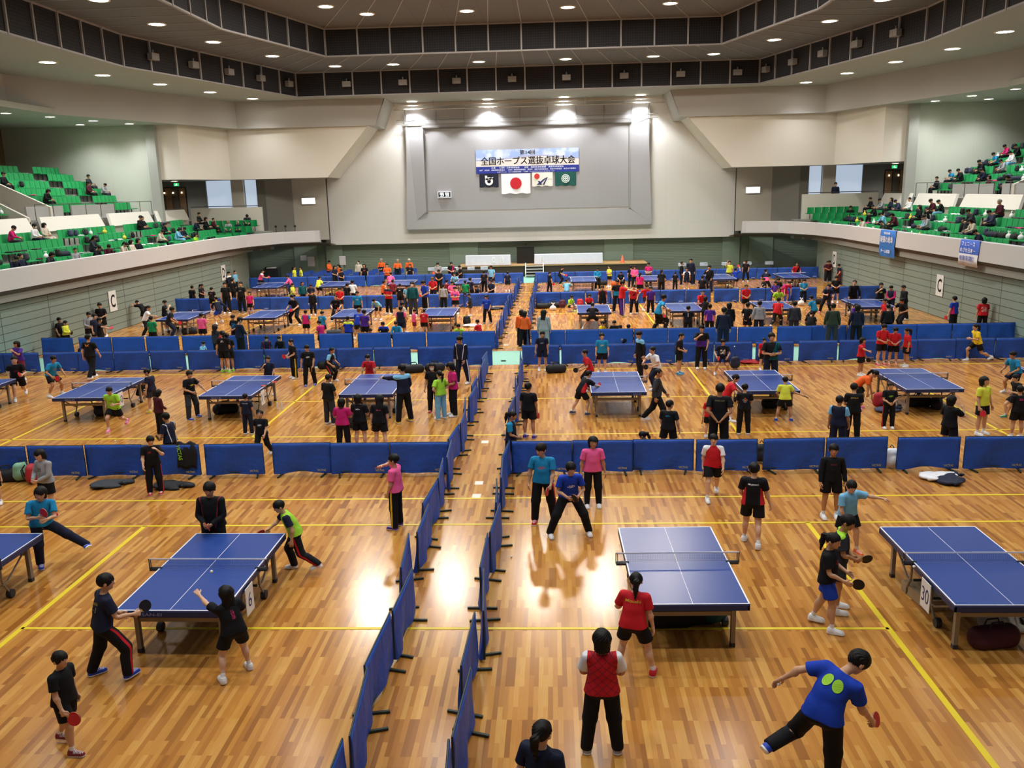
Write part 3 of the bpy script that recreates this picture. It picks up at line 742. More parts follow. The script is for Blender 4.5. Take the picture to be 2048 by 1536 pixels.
SKT = ['#c99a78', '#b9855f', '#d8ab8c']
def skin_mat(tone, sock, mask):
    k = ('skin', tone, sock, mask)
    if k not in MC:
        m = NT('skin', .5, 0, .35); o, v = rest_node(m); c = lin(SKT[tone])
        f = m.noise(v, 14, 2); col = m.mix(f, tuple(x*.92 for x in c[:3])+(1,), tuple(x*1.06 for x in c[:3])+(1,))
        fr = gt(m, o[1], .05)
        col = m.mix(AND(m, fr, m.maprange(blob(m, o, .042, 1.358, .02, .016), 0, 1, 0, .25)), col, lin('#d07a66'))
        col = m.mix(AND(m, fr, blob(m, o, 0, 1.3365, .021, .0055)), col, lin('#a8564e'))
        col = m.mix(AND(m, fr, blob(m, o, .031, 1.3915, .011, .0042)), col, lin('#eeeae6'))
        col = m.mix(AND(m, fr, blob(m, o, .031, 1.3915, .0056, .0046)), col, lin('#1c120e'))
        col = m.mix(AND(m, fr, blob(m, o, .031, 1.4125, .017, .0034)), col, lin('#241a16'))
        if mask: col = m.mix(AND(m, gt(m, o[1], .035), gt(m, o[2], 1.313), lt(m, o[2], 1.376)), col, lin('#eef0f2'))
        if sock: col = m.mix(AND(m, lt(m, o[2], float(sock[1:] or .15)), lt(m, absx(m, o), .3)), col, lin(CHX[sock[0]]))
        m.base(col); MC[k] = m.m
    return MC[k]
def hair_mat(hexc):
    k = ('hair', hexc)
    if k not in MC:
        m = NT('hair', .55, 0, .22); ob = m.obj(); mp = m.n('ShaderNodeMapping'); m.t.links.new(ob, mp.inputs[0]); mp.inputs['Scale'].default_value = (90, 90, 12)
        f = m.noise(mp.outputs[0], 1, 3); c = lin(hexc); m.base(m.mix(f, tuple(x*.6 for x in c[:3])+(1,), tuple(x*1.25 for x in c[:3])+(1,))); m.bump(f, .5, .004); MC[k] = m.m
    return MC[k]
def top_mat(col, opts):
    """opts: s<c> sleeve colour, v<c> raglan sleeve and shoulders, d<c> side panel, f<c>/b<c> chest or back print, z<c> zip and piping, y<c> yoke, h<c> lower half, q<c> left half, n<c> collar, x pattern"""
    k = ('top', col, opts)
    if k not in MC:
        m = NT('cloth_top', .8, 0, .2); o, v = rest_node(m); c = lin(CHX[col]); f = m.noise(v, 9, 3)
        r = m.mix(f, tuple(x*.85 for x in c[:3])+(1,), tuple(min(1, x*1.12) for x in c[:3])+(1,)); ax = absx(m, o)
        for i in range(0, len(opts), 2):
            q, h = opts[i], lin(CHX[opts[i+1]])
            slv = gt(m, m.math('ADD', ax, m.math('MULTIPLY', m.math('SUBTRACT', o[2], 1.19), .25)), .15)
            if q == 's': r = m.mix(slv, r, h)
            elif q == 'v': r = m.mix(gt(m, m.math('ADD', ax, m.math('MULTIPLY', m.math('SUBTRACT', o[2], 1.19), .8)), .10), r, h)
            elif q == 'd': r = m.mix(AND(m, gt(m, ax, .112), lt(m, m.math('ADD', ax, m.math('MULTIPLY', o[2], .5)), .66), lt(m, o[2], 1.08)), r, h)
            elif q == 'y': r = m.mix(gt(m, o[2], 1.15), r, h)
            elif q == 'h': r = m.mix(lt(m, o[2], .98), r, h)
            elif q == 'q': r = m.mix(AND(m, lt(m, m.math('ADD', o[0], m.math('MULTIPLY', m.math('SUBTRACT', o[2], 1.0), .4)), -.01), lt(m, ax, .2)), r, h)
            elif q == 'n': r = m.mix(gt(m, o[2], 1.222), r, h)
            elif q == 'z': r = m.mix(AND(m, lt(m, m.math('ABSOLUTE', m.math('SUBTRACT', ax, m.math('ADD', .105, m.math('MULTIPLY', m.math('SUBTRACT', o[2], 1.0), .12)))), .008), lt(m, ax, .2)), r, h)
            elif q == 'p': r = m.mix(AND(m, gt(m, o[2], 1.0), lt(m, m.math('ABSOLUTE', m.math('SUBTRACT', o[1], m.math('ADD', -.01, 0.0))), .012), gt(m, ax, .15)), r, h)
            elif q in 'fb':
                side = gt(m, o[1], .03) if q == 'f' else lt(m, o[1], -.03)
                nz = gt(m, m.noise(v, 55, 1), .5)
                r = m.mix(AND(m, side, blob(m, o, 0, 1.07 if q == 'f' else 1.12, .065, .028 if q == 'f' else .018), nz), r, h)
            elif q == 'g':
                nz = gt(m, m.noise(v, 22, 2), .5); r = m.mix(AND(m, lt(m, ax, .09), lt(m, o[2], 1.13), gt(m, o[2], .93), nz), r, h)
            elif q == 'x':
                w_ = m.math('ABSOLUTE', m.math('SUBTRACT', m.math('FRACT', m.math('MULTIPLY', m.math('ADD', o[0], o[2]), 11)), .5)); w2 = m.math('ABSOLUTE', m.math('SUBTRACT', m.math('FRACT', m.math('MULTIPLY', m.math('SUBTRACT', o[0], o[2]), 11)), .5))
                r = m.mix(lt(m, m.math('MINIMUM', w_, w2), .06), r, h)
        m.base(r); m.bump(m.noise(v, 16, 2), .25, .02); MC[k] = m.m
    return MC[k]
def bot_mat(col, stripe):
    k = ('bot', col, stripe)
    if k not in MC:
        m = NT('cloth_bottom', .8, 0, .2); o, v = rest_node(m); c = lin(CHX[col]); f = m.noise(v, 9, 3)
        r = m.mix(f, tuple(x*.85 for x in c[:3])+(1,), tuple(min(1, x*1.12) for x in c[:3])+(1,))
        if stripe:
            r = m.mix(AND(m, gt(m, absx(m, o), .1), lt(m, m.math('ABSOLUTE', m.math('SUBTRACT', o[1], .01)), .017), lt(m, o[2], .82)), r, lin(CHX[stripe]))
        m.base(r); m.bump(m.noise(v, 14, 2), .25, .02); MC[k] = m.m
    return MC[k]
def shoe_mat(col):
    k = ('shoe', col)
    if k not in MC:
        m = NT('shoe', .5); o = m.xyz(m.obj()); sole = lt(m, o[2], .02); r = m.mix(sole, lin(CHX[col]), lin('#e9e9e6'))
        lace = AND(m, gt(m, o[2], .055), lt(m, m.math('FRACT', m.math('MULTIPLY', o[1], 55)), .4), gt(m, o[1], .02)); r = m.mix(lace, r, lin('#d8d8d8')); m.base(r); MC[k] = m.m
    return MC[k]
SHARED = {}
def pymesh(name, v, f, mat, rest=None):
    me = bpy.data.meshes.new(name); me.from_pydata(v if isinstance(v, list) else v.tolist(), [], f)
    me.polygons.foreach_set('use_smooth', [True]*len(me.polygons)); me.materials.append(mat)
    if rest is not None:
        a = me.attributes.new('rest', 'FLOAT_VECTOR', 'POINT'); a.data.foreach_set('vector', np.asarray(rest, np.float32).ravel())
    return me
def shared(key, v, f, mat):
    if key not in SHARED: SHARED[key] = pymesh(key[0], v, f, mat)
    return SHARED[key]
def m4(R, T):
    M = Matrix(R.tolist()).to_4x4(); M.translation = Vector(T); return M
class Person: pass
def person(label, M, s, pose, lod, top='K', topk='tee', topo='', bot='K', botk='shorts', stripe='', hair='short', hairc='#14110f', shoes='W', tone=0, sock='W', mask=False, cat='person', group=None):
    """M: world matrix of the figure (z up, facing +Y), s: scale of the 1.5 m figure"""
    R, T = pose; P = Person(); P.R, P.T, P.s = R, T, s
    if isinstance(M, Matrix): pass
    v, f, W = TPL['body', lod]
    b = link('person', pymesh('person', skin(v, W, R, T), f, skin_mat(tone, sock if botk == 'shorts' else '', mask), v)); b.matrix_world = M @ Matrix.Diagonal((s*1.08, s*1.08, s, 1))
    tag(b, label, cat, group); P.o = b
    v, f, W = TPL[topk, lod]; P.topv = skin(v, W, R, T); P.topf = f
    P.top = link({'tee': 'shirt', 'jacket': 'jacket'}[topk], pymesh(topk, P.topv, f, top_mat(top, topo), v), b)
    v, f, W = TPL[botk, lod]; link(botk, pymesh(botk, skin(v, W, R, T), f, bot_mat(bot, stripe), v), b)
    if hair:
        v, f = TPL['hair_'+hair, lod]; h = link('hair', shared(('hair', hair, hairc, lod), v, f, hair_mat(hairc)), b); h.matrix_local = m4(R[3], T[3])
    v, f = TPL['shoe', lod]
    for i, sg in ((16, 1), (19, -1)):
        vv = v if sg > 0 else v*V3(-1, 1, 1); ff = f if sg > 0 else [q[::-1] for q in f]
        h = link('shoe', shared(('shoe', shoes, lod, sg), vv, ff, shoe_mat(shoes)), b); h.matrix_local = m4(R[i], T[i])
    P.M = b.matrix_world.copy()
    return P
# the table tennis bat: the thing in the hand ---------------------------
BAT = {}
def bat_parts():
    n = 20
    pr = [(.079*math.cos(t)*(1 if math.sin(t) > -.8 else 1), .077*math.sin(t)) for t in [2*math.pi*k/n for k in range(n)]]
    m = MB(); m.prism([(x, y, -.003) for x, y in pr], (0, 0, .006)); m.prism([(-.014, -.175, -.011), (.014, -.175, -.011), (.012, -.06, -.011), (-.012, -.06, -.011)], (0, 0, .022))
    wood = m.mesh('table_tennis_bat', flat('#b98d55', .5))
    rub = {}
    for c, h in (('R', '#c01f2c'), ('K', '#141416')):
        for sg in (1, -1):
            m = MB(); m.prism([(x, max(y, -.062), sg*.0035) for x, y in pr], (0, 0, sg*.004)); rub[c, sg] = m.mesh('rubber', flat(h, .45))
    BAT['w'] = wood; BAT.update(rub)
bat_parts()
def bat(label, M, face='R', group=None):
    o = link('table_tennis_bat', BAT['w']); o.matrix_world = M; tag(o, label, 'table tennis bat', group)
    link('rubber', BAT[face, 1], o); link('rubber', BAT['K' if face == 'R' else 'R', -1], o); return o
def hand_bat(P, hand, label, face='R', flip=False, tilt=.35, group=None):
    i = 6 if hand == 'r' else 11; q = (lambda v: v) if hand == 'r' else mir
    R, T = P.R[i], P.T[i]; d, n, y = R@q(HD), R@q(HN), R@q(HY)
    up = d*(1-tilt)+y*tilt; up /= np.linalg.norm(up); nn = n-up*n.dot(up); nn /= np.linalg.norm(nn)
    if flip: nn = -nn
    xx = np.cross(up, nn); c = R@q(WR+HD*.062+HN*.018)+T+up*.115/max(P.s, .6)
    L = np.eye(4); L[:3, 0], L[:3, 1], L[:3, 2], L[:3, 3] = xx, up, nn, c
    Mw = P.M @ Matrix(L.tolist()) @ Matrix.Scale(1/P.s, 4)
    toeye = (EYE-Mw.translation).dot(Mw.to_3x3() @ Vector((0, 0, 1)))
    if toeye < 0: face = 'K' if face == 'R' else 'R'     # the named colour is on the side seen from the stand
    return bat(label, Mw, face, group)
def hand_point(P, hand, off=.06):
    i = 6 if hand == 'r' else 11; q = (lambda v: v) if hand == 'r' else mir
    return P.M @ Vector(P.R[i]@q(WR+HD*off+HN*.03)+P.T[i])
# ================================================================== table tennis tables
TBLUE = NT('blue_table_top', .28, 0, .5); TBLUE.base(lin('#2b4890')); TBLUE = TBLUE.m
TEDGE = flat('#1c2a55', .5); LINEW = flat('#e8eaf0', .5); STEEL = flat('#8d8375', .4, .3); DARKM = flat('#2a2b2e', .5); NETM = NT('net_mesh', .8); CARD = flat('#e9e8e4', .6)
def nm():
    m = NETM; o = m.xyz(m.obj()); g = m.math('MAXIMUM', lt(m, m.math('FRACT', m.math('MULTIPLY', o[0], 40)), .3), lt(m, m.math('FRACT', m.math('MULTIPLY', o[2], 40)), .3))
    m.base(lin('#1c2c60')); m.val(m.math('MULTIPLY', g, .45), m.b.inputs['Alpha']); return m.m
NETM = nm()
def make_table():
    root = bpy.data.objects.new('table_tennis_table', None); COL.objects.link(root)
    W2, L2 = .7625, 1.37
    m = MB(); m.lohi((-W2, -L2, .735), (W2, L2, .76)); tt = m.build('tabletop', TBLUE, root)
    m = MB()
    for s in (-1, 1): m.lohi((s*W2, -L2, .757), (s*(W2-.02), L2, .7615)); m.lohi((-W2, s*L2, .757), (W2, s*(L2-.02), .7615))
    m.lohi((-.0035, -L2, .757), (.0035, L2, .7613)); m.build('lines', LINEW, tt)
    m = MB()
    for s in (-1, 1): m.lohi((s*W2, -L2, .66), (s*(W2-.03), L2, .735)); m.lohi((-W2, s*L2, .66), (W2, s*(L2-.03), .735))
    m.build('apron', TEDGE, root)
    for sx in (-1, 1):
        for sy in (-1, 1):
            m = MB(); m.box((sx*.6, sy*1.12, .36), (.06, .07, .6)); m.cur = 1; m.box((sx*.6, sy*1.12, .03), (.066, .078, .06)); m.build('leg', [STEEL, DARKM], root)
    for sy in (-1, 1):
        m = MB(); m.box((0, sy*1.12, .5), (1.2, .03, .06)); m.box((0, sy*1.12, .63), (1.2, .03, .04)); m.build('crossbar', STEEL, root)
    for sx in (-1, 1):
        m = MB(); m.tube([(sx*.6, 1.12, .62), (sx*.62, .5, .3), (sx*.62, .36, .28)], .016, 6); m.tube([(sx*.6, -1.12, .62), (sx*.62, -.5, .3), (sx*.62, -.36, .28)], .016, 6); m.build('brace', STEEL, root)
        for sy in (-1, 1):
            m = MB(); m.tube([(sx*.62, sy*.36, .66), (sx*.62, sy*.37, .34), (sx*.62, sy*.44, .2), (sx*.62, sy*.5, .12)], .019, 6)
            a = m.build('wheel_arm', STEEL, root)
            m = MB(); m.tube([(sx*.6-.02, sy*.53, .07), (sx*.6+.06, sy*.53, .07)], .07, 12); m.build('wheel', DARKM, a)
    m = MB(); m.box((0, .3, .33), (1.22, .03, .03)); m.box((0, -.3, .33), (1.22, .03, .03)); m.box((0, 0, .56), (.5, .5, .05)); m.build('undercarriage', DARKM, root)
    net = MB(); net.poly([(-.915, 0, .765), (.915, 0, .765), (.915, 0, .9), (-.915, 0, .9)]); n = net.build('net', NETM, root)
    m = MB(); m.box((0, 0, .905), (1.83, .008, .02)); m.build('tape', LINEW, n)
    for sx in (-1, 1):
        m = MB(); m.box((sx*.915, 0, .825), (.012, .012, .17)); m.box((sx*.89, 0, .825), (.01, .01, .15)); m.box((sx*.82, 0, .767), (.2, .03, .012)); m.box((sx*.83, 0, .735), (.16, .05, .03)); m.build('net_post', flat('#3b3f49', .4, .5), root)
    return root
def number_card(root, s, side, y, n):
    """white card with a table number, hung on one side of the frame"""
    x = side*.79; m = MB(); m.box((x, y, .5), (.008, .3, .42)); c = m.build('number_card', CARD, root)
    text_obj('number', n, flat('#2a2f6e'), c, (x+side*.006, y, .5), (0, side, 0), (0, 0, 1), height=.22, width=.1*len(n)+.03)
TABLES = [('A', -9.45, 12.1, -.3, '5', 1), ('A', -5.27, 12.05, -.5, '6', 1), ('A', 1.81, 12.22, .8, '', 0), ('A', 6.02, 12.18, -.2, '30', -1),
          ('B', -17.85, 24.95, .1, '', 0), ('B', -13.56, 24.9, .2, '10', 1), ('B', -9.3, 24.92, -.3, '11', 1), ('B', -5.27, 24.89, -.3, '12', 1), ('B', 1.79, 24.76, -.26, '', 0), ('B', 5.92, 24.7, .1, '', 0), ('B', 10.26, 24.65, -.4, '', 0), ('B', 14.55, 24.6, 0, '', 0),
          ('C', -17.7, 40.7, .3, '', 0), ('C', -13.61, 40.75, .5, '', 0), ('C', -9.45, 40.6, .4, '', 0), ('C', -5.28, 40.46, .3, '', 0), ('C', 1.89, 40.62, -.2, '', 0), ('C', 6.05, 40.7, 0, '', 0), ('C', 10.2, 40.8, 0, '', 0), ('C', 14.6, 40.9, 0, '', 0),
          ('D', -17.7, 54.2, 0, '', 0), ('D', -13.6, 54.3, 0, '', 0), ('D', -9.4, 54.3, 0, '', 0), ('D', -5.2, 54.4, 0, '', 0), ('D', 1.9, 54.3, 0, '', 0), ('D', 6.1, 54.3, 0, '', 0), ('D', 10.3, 54.2, 0, '', 0), ('D', 14.6, 54.2, 0, '', 0)]
ROWN = dict(A='nearest row', B='second row', C='third row', D='farthest row')
tproto = make_table()
cnt = {}
for i, (row, x, y, a, num, side) in enumerate(TABLES):
    o = tproto if i == 0 else dup(tproto); o.location = (x, y, 0); o.rotation_euler = (0, 0, math.radians(a))
    left = x < XC; L_ = sorted([t[1] for t in TABLES if t[0] == row and (t[1] < XC) == left], key=lambda q: abs(q-XC)); k = L_.index(x)
    tag(o, 'blue table tennis table in the %s, %s %s of the aisle' % (ROWN[row], ('first', 'second', 'third', 'fourth')[k], 'left' if left else 'right')+(', number card %s' % num if num in ('5', '6', '30') else ''), 'table tennis table', 'tables in the '+ROWN[row])
for i, (row, x, y, a, num, side) in enumerate(TABLES):
    if num:
        o = [q for q in bpy.data.objects if q.name.startswith('table_tennis_table') and abs(q.location.x-x) < .01 and abs(q.location.y-y) < .01][0]
        number_card(o, 1, side, -.5 if num != '30' else -.55, num)
        text_obj('maker_name', 'SAN-EI', flat('#8b90b8'), o, (-.25 if side > 0 else .3, -1.373, .70), (1, 0, 0), (0, 0, 1), height=.045, width=.28, bold=.01)
for o in [q for q in bpy.data.objects if q.name.startswith('table_tennis_table') and q.type == 'EMPTY' and q.get('category')]:
    if o.location.y > 20 and o.location.y < 30 and o.location.x > -3: text_obj('maker_name', 'SAN-EI', flat('#8b90b8'), o, (.5, -1.373, .70), (1, 0, 0), (0, 0, 1), height=.045, width=.22, bold=.01)
# ================================================================== barriers
def cloth_mat():
    m = NT('blue_barrier_cloth', .55, 0, .35); v = m.obj(); f = m.noise(v, 2.2, 4, .6); c = lin('#2350ad')
    m.base(m.mix(f, tuple(x*.8 for x in c[:3])+(1,), tuple(x*1.15 for x in c[:3])+(1,))); m.bump(m.noise(v, 3.5, 3), .8, .05); return m.m
CLOTH = cloth_mat(); FRAMEM = flat('#25352c', .5)
def barrier_mesh(seed, sag):
    """cloth over a low frame: sags to folds at the foot"""
    r = random.Random(seed); nx, nz = 29, 9; vs = []; fs = []
    ph, amp = r.uniform(0, 6), r.uniform(.016, .03)
    for side in (1, -1):
        for j in range(nz):
            for i in range(nx):
                u = i/(nx-1); t = j/(nz-1); x = -.665+1.33*u
                z = .76-t*(.72-sag*math.sin(math.pi*u)**2*.12)
                bulge = amp*math.sin(2*math.pi*(u*1.3+.3*t)+ph)*t+.02*t*t*math.sin(11*u+ph+2*t)+.012*t*abs(math.sin(7*(u-.5)*(1.2-t)+ph))
                vs.append((x, side*(.014+.02*t)+bulge, z))
    for s in range(2):
        b = s*nx*nz
        for j in range(nz-1):
            for i in range(nx-1):
                q = (b+j*nx+i, b+j*nx+i+1, b+(j+1)*nx+i+1, b+(j+1)*nx+i); fs.append(q if s == 0 else q[::-1])
    for i in range(nx-1): fs.append((i, nx*nz+i, nx*nz+i+1, i+1))
    for j in range(nz-1):
        fs.append((j*nx, (j+1)*nx, nx*nz+(j+1)*nx, nx*nz+j*nx)); k = nx-1; fs.append((j*nx+k, nx*nz+j*nx+k, nx*nz+(j+1)*nx+k, (j+1)*nx+k))
    me = bpy.data.meshes.new('cloth'); me.from_pydata(vs, [], fs); me.polygons.foreach_set('use_smooth', [True]*len(fs)); me.materials.append(CLOTH); return me
BM = [barrier_mesh(k, [.15, 0, .3, .1, .45, .2][k]) for k in range(6)]
m = MB(); m.tube([(-.67, 0, .05), (-.67, 0, .765), (.67, 0, .765), (.67, 0, .05)], .011, 6); m.tube([(-.67, 0, .1), (.67, 0, .1)], .009, 6); BFR = m.mesh('frame', FRAMEM)
m = MB(); m.box((0, 0, .02), (.035, .46, .03)); BFT = m.mesh('foot', FRAMEM)
YLW = flat('#c9b93a', .5); WLT = flat('#d8dce6', .5)
LOGO = {}
def logo_child(kind, side):
    k = (kind, side)
    if k not in LOGO:
        txt, mt, w_ = {'v': ('VICTAS', YLW, .2), 'b': ('BUTTERFLY', WLT, .24)}[kind]
        o = text_obj('lettering', txt, mt, None, (side*.44, -side*.05, .13), (side, 0, 0), (0, 0, 1), width=w_, height=.05, bold=.012)
        LOGO[k] = o.data; bpy.data.objects.remove(o)
    return LOGO[k]
NBAR = [0]
def ORDN(k): return (ORD+['seventeenth', 'eighteenth', 'nineteenth', 'twentieth'])[k]
def barrier(x, y, rz, label, group, logo='', side=1):
    k = NBAR[0]; NBAR[0] += 1
    o = bpy.data.objects.new('barrier', None); COL.objects.link(o); o.location = (x, y, 0); o.rotation_euler = (0, 0, rz); tag(o, label, 'barrier', group)
    link('frame', BFR, o); link('cloth', BM[k*5 % 6], o)
    for s in (-1, 1): link('foot', BFT, o, (s*.5, 0, 0), .25*math.sin(k*2.3+s))
    if logo: link('lettering', logo_child(logo, side), o)
    return o
def row_px(segs, ytop, yref, name, logo, ty):
    """barriers across the hall: pixel spans along their top edges, at depth yref"""
    n = 0; out = []
    for a, b, cnt_ in segs:
        pa, pb = on_y(a, ytop, yref), on_y(b, ytop, yref)
        cnt_ = max(1, round((pb.x-pa.x)/1.36)) if cnt_ > 1 else 1
        for i in range(cnt_):
            x = pa.x+(pb.x-pa.x)*(i+.5)/cnt_; out.append(x)
    for i in range(1, len(out)):
        if out[i]-out[i-1] < 1.352: out[i] = out[i-1]+1.352
    return out
def place_row(xs, y, name, logo, sl):
    nl = sorted([x for x in xs if x < XC], key=lambda q: -q); nr = sorted([x for x in xs if x >= XC])
    for lst, sd in ((nl, 'left'), (nr, 'right')):
        for k, x in enumerate(lst):
            barrier(x, y+.03*math.sin(x*3), .03*math.sin(x*5), 'blue barrier in the %s, %s %s of the aisle' % (name, ORDN(k), sd), 'barriers of the '+name, logo if (k+len(name)) % 3 or logo == 'v' else '')
rA = row_px([(-64, 51, 1), (51, 166, 1), (166, 280, 1), (272, 395, 1), (401, 531, 1), (542, 660, 1), (653, 772, 1), (771, 895, 1)], 885, 18.7, '', '', 0)+row_px([(1020, 1147, 1), (1144, 1266, 1), (1262, 1388, 1), (1388, 1519, 1), (1525, 1652, 1), (1650, 1780, 1), (1789, 1926, 1), (1928, 2058, 1)], 885, 18.7, '', '', 0)
place_row(rA, 18.7, 'row behind the nearest tables', 'v', 1)
rB = row_px([(-70, 72, 2), (80, 367, 4), (378, 438, 1), (466, 512, 1), (512, 822, 4), (833, 985, 2)], 700, 30.9, '', '', 0)+row_px([(1046, 1117, 1), (1122, 1506, 5), (1506, 1680, 2), (1680, 2060, 5)], 690, 31.0, '', '', 0)
place_row(rB, 31.0, 'row before the mint strip', 'v', 1)
rC = row_px([(80, 144, 1), (155, 357, 3), (362, 629, 4), (636, 706, 1), (714, 992, 4)], 672, 34.4, '', '', 0)+row_px([(1062, 1545, 7), (1555, 2036, 7)], 655, 34.4, '', '', 0)
place_row(rC, 34.4, 'row beyond the mint strip', '', 1)
rD = row_px([(349, 1020, 14)], 594, 47.6, '', '', 0)+row_px([(1072, 1168, 2), (1172, 1420, 5), (1426, 1480, 1), (1482, 1630, 3), (1645, 1770, 3)], 585, 47.6, '', '', 0)
place_row(rD, 47.6, 'row behind the third tables', 'b', 1)
rE = row_px([(498, 730, 6), (733, 1040, 8)], 550, 59.5, '', '', 0)+row_px([(1070, 1636, 14)], 545, 59.5, '', '', 0)
place_row(rE, 59.4, 'last row before the stage', 'b', 1)
# the two lines along the aisle
ys = [7.2+1.375*k for k in range(17)]+[35.1+1.375*k for k in range(17)]
for sd, x0 in (('left', -2.33), ('right', -1.08)):
    for k, y in enumerate(ys):
        z = .075*math.sin(k*1.9+(0 if sd == 'left' else 2)); x = x0+.05*math.sin(k*2.7)+(.1 if sd == 'left' and k < 4 else 0)
        if sd == 'left' and y > 50: x += .12
        nm_ = 'blue barrier panel on the %s side of the aisle, %s' % (sd, '%s from the bottom' % ORDN(k) if k < 17 else '%s beyond the mint strip' % ORDN(k-17))
        barrier(x, y, math.pi/2+z, nm_, 'barriers along the aisle')
# ================================================================== stage
mb = MB(); mb.lohi((-6.9, 64.4, 0), (6.9, 67.4, .78)); mb.cur = 1; mb.lohi((-6.95, 64.3, .78), (6.95, 67.4, .84))
o = mb.build('stage_platform', [flat('#3a2a20', .5), flat('#a8875a', .5)]); tag(o, 'low dark brown stage platform with a pale wooden top under the white wall', 'stage')
CL = flat('#dcdcea', .7)
def cloth_table(x0, x1, label, name):
    n = 60; m = MB(); pr = [(x0, 64.55), (x1, 64.55), (x1, 65.2), (x0, 65.2)]
    top = []; bot = []
    P = [Vector((*p, 0)) for p in pr]
    for a, b in zip(P, P[1:]+P[:1]):
        k = 40 if abs(b.x-a.x) > 1 else 6
        for i in range(k):
            q = a.lerp(b, i/k); top.append((q.x, q.y, 1.58)); nrm = (b-a).cross(Vector((0, 0, 1))).normalized(); w_ = .02*math.sin(q.x*14+q.y*9)*.6; bot.append((q.x+nrm.x*(w_+.03), q.y+nrm.y*(w_+.03), .87))
    n = len(top); m.add(top+bot, [(i, (i+1) % n, n+(i+1) % n, n+i) for i in range(n)]+[tuple(range(n))])
    o = m.build('covered_table', CL); tag(o, label, 'table'); return o
a = cloth_table(-6.4, -3.1, 'shorter table under a white cloth on the left of the stage', 'x'); b = cloth_table(-1.3, 3.7, 'long table under a white cloth on the right of the stage', 'x')
for ob, xs, tx in ((a, (-4.3, -3.7), ('来賓', '大会会長')), (b, (-.75,), ('大会役員',))):
    for x, t in zip(xs, tx):
        m = MB(); m.box((x, 64.5, 1.27), (.22, .01, .45)); c = m.build('paper_sign', flat('#efeff4'), ob)
        for k, ch in enumerate(t): text_obj('lettering', ch, flat('#444450'), c, (x, 64.49, 1.27+(len(t)/2-.5-k)*.1), (1, 0, 0), (0, 0, 1), height=.075)
mb = MB(); mb.lohi((-2.65, 65.9, .84), (-1.35, 66.4, 2.05)); mb.cur = 1; mb.lohi((-2.7, 65.85, 2.05), (-1.3, 66.45, 2.1)); mb.tube([(-2.0, 66.1, 2.1), (-1.95, 65.9, 2.4)], .015)
o = mb.build('lectern', [flat('#1a1714', .5), flat('#15120f', .5)]); tag(o, 'dark boxy lectern with a microphone standing in the middle of the stage', 'lectern')
root = bpy.data.objects.new('stage_steps', None); COL.objects.link(root); tag(root, 'white open metal steps leaning at the middle of the stage front', 'steps')
WM = flat('#c9cac6', .4, .2)
for k in range(4):
    m = MB(); m.box((-1.3, 63.5+.2*k, .18+.2*k), (1.3, .22, .04)); m.build('tread', WM, root)
for s in (-.65, .65):
    m = MB(); m.tube([(-1.3+s, 63.35, 0), (-1.3+s, 63.35, .3), (-1.3+s, 64.2, 1.0), (-1.3+s, 64.2, 0)], .03, 6); m.build('rail', WM, root)
def cone(x, y, z, label):
    m = MB(); m.lathe([(.2, 0), (.2, .03), (.13, .03), (.03, .55), (.001, .56)], 14, (x, y, z)); tag(m.build('traffic_cone', flat('#e2532c', .5), None, True), label, 'cone')
cone(5.2, 65.2, .84, 'orange cone standing at the right end of the stage'); cone(-9.1, 66.6, .0, 'orange cone against the green wall left of the stage')
# folding chairs and tables by the back wall, left
BCH = flat('#2c4aa0', .5)
m = MB(); m.box((0, 0, .45), (.42, .4, .04)); m.box((0, .19, .72), (.42, .03, .3)); m.cur = 1
for s in (-.19, .19): m.tube([(s, .2, .85), (s, .1, .45), (s, -.2, 0)], .013, 6); m.tube([(s, .2, 0), (s, -.15, .45)], .013, 6)
m.box((0, -.02, .475), (.2, .14, .012)); CHM = m.mesh('folding_chair', [BCH, flat('#aeb2c0', .4, .4)])
for r in range(3):
    for k in range(10):
        tag(link('folding_chair', CHM, None, (-18.6+k*.95, 61.2+r*1.1, 0), math.pi), 'blue folding chair behind the last left barriers, %s row' % ('front', 'middle', 'back')[r], 'chair', 'folding chairs, %s row' % ('front', 'middle', 'back')[r])
def long_table(x0, x1, y, label, n, label2):
    m = MB(); m.lohi((x0, y, .69), (x1, y+.6, .72)); m.cur = 1
    for x in (x0+.1, (x0+x1)/2, x1-.1):
        for yy in (y+.05, y+.55): m.tube([(x, yy, 0), (x, yy, .69)], .018, 6)
    tag(m.build('long_table', [flat('#3d3f42'), DARKM]), label, 'table')
    for k in range(n):
        x = x0+.3+k*(x1-x0-.6)/max(1, n-1); m = MB(); m.box((x, y+.3, .82), (.5, .35, .2)); m.cur = 1; m.box((x+.1, y+.15, .925), (.2, .15, .01), .3)
        tag(m.build('ball_box', [flat('#c3c8d4'), flat('#f0f0f0')]), label2+', %s from the left' % ORD[k], 'box', label2)
long_table(-9.0, -4.6, 62.5, 'long dark table with white boxes behind the barriers left of the stage', 5, 'white box on the long table left of the stage')
long_table(8.9, 15.6, 62.2, 'long dark table with pale boxes behind the barriers right of the stage', 5, 'pale box on the long table right of the stage')
m = MB(); m.lohi((-20.4, 60.7, 0), (-19.3, 61.4, 1.25)); m.cur = 1; m.box((-19.85, 61, 1.29), (.6, .4, .06))
tag(m.build('speaker_cabinet', [flat('#17181b', .5), flat('#a8a9ab')]), 'black speaker cabinet in the far left corner behind the barriers', 'speaker')
# papers on the green wall
for k, (px, py, w_, h_) in enumerate(((607, 516, .5, .4), (622, 523, .55, .75), (685, 521, .5, .7))):
    p = on_y(px, py, 67.4); m = MB(); m.box((p.x, 67.42, p.z), (w_, .01, h_)); tag(m.build('notice', flat('#d3d7e3')), ('small', 'large left', 'large right')[k]+' white notice on the dark green back wall, left part', 'notice')
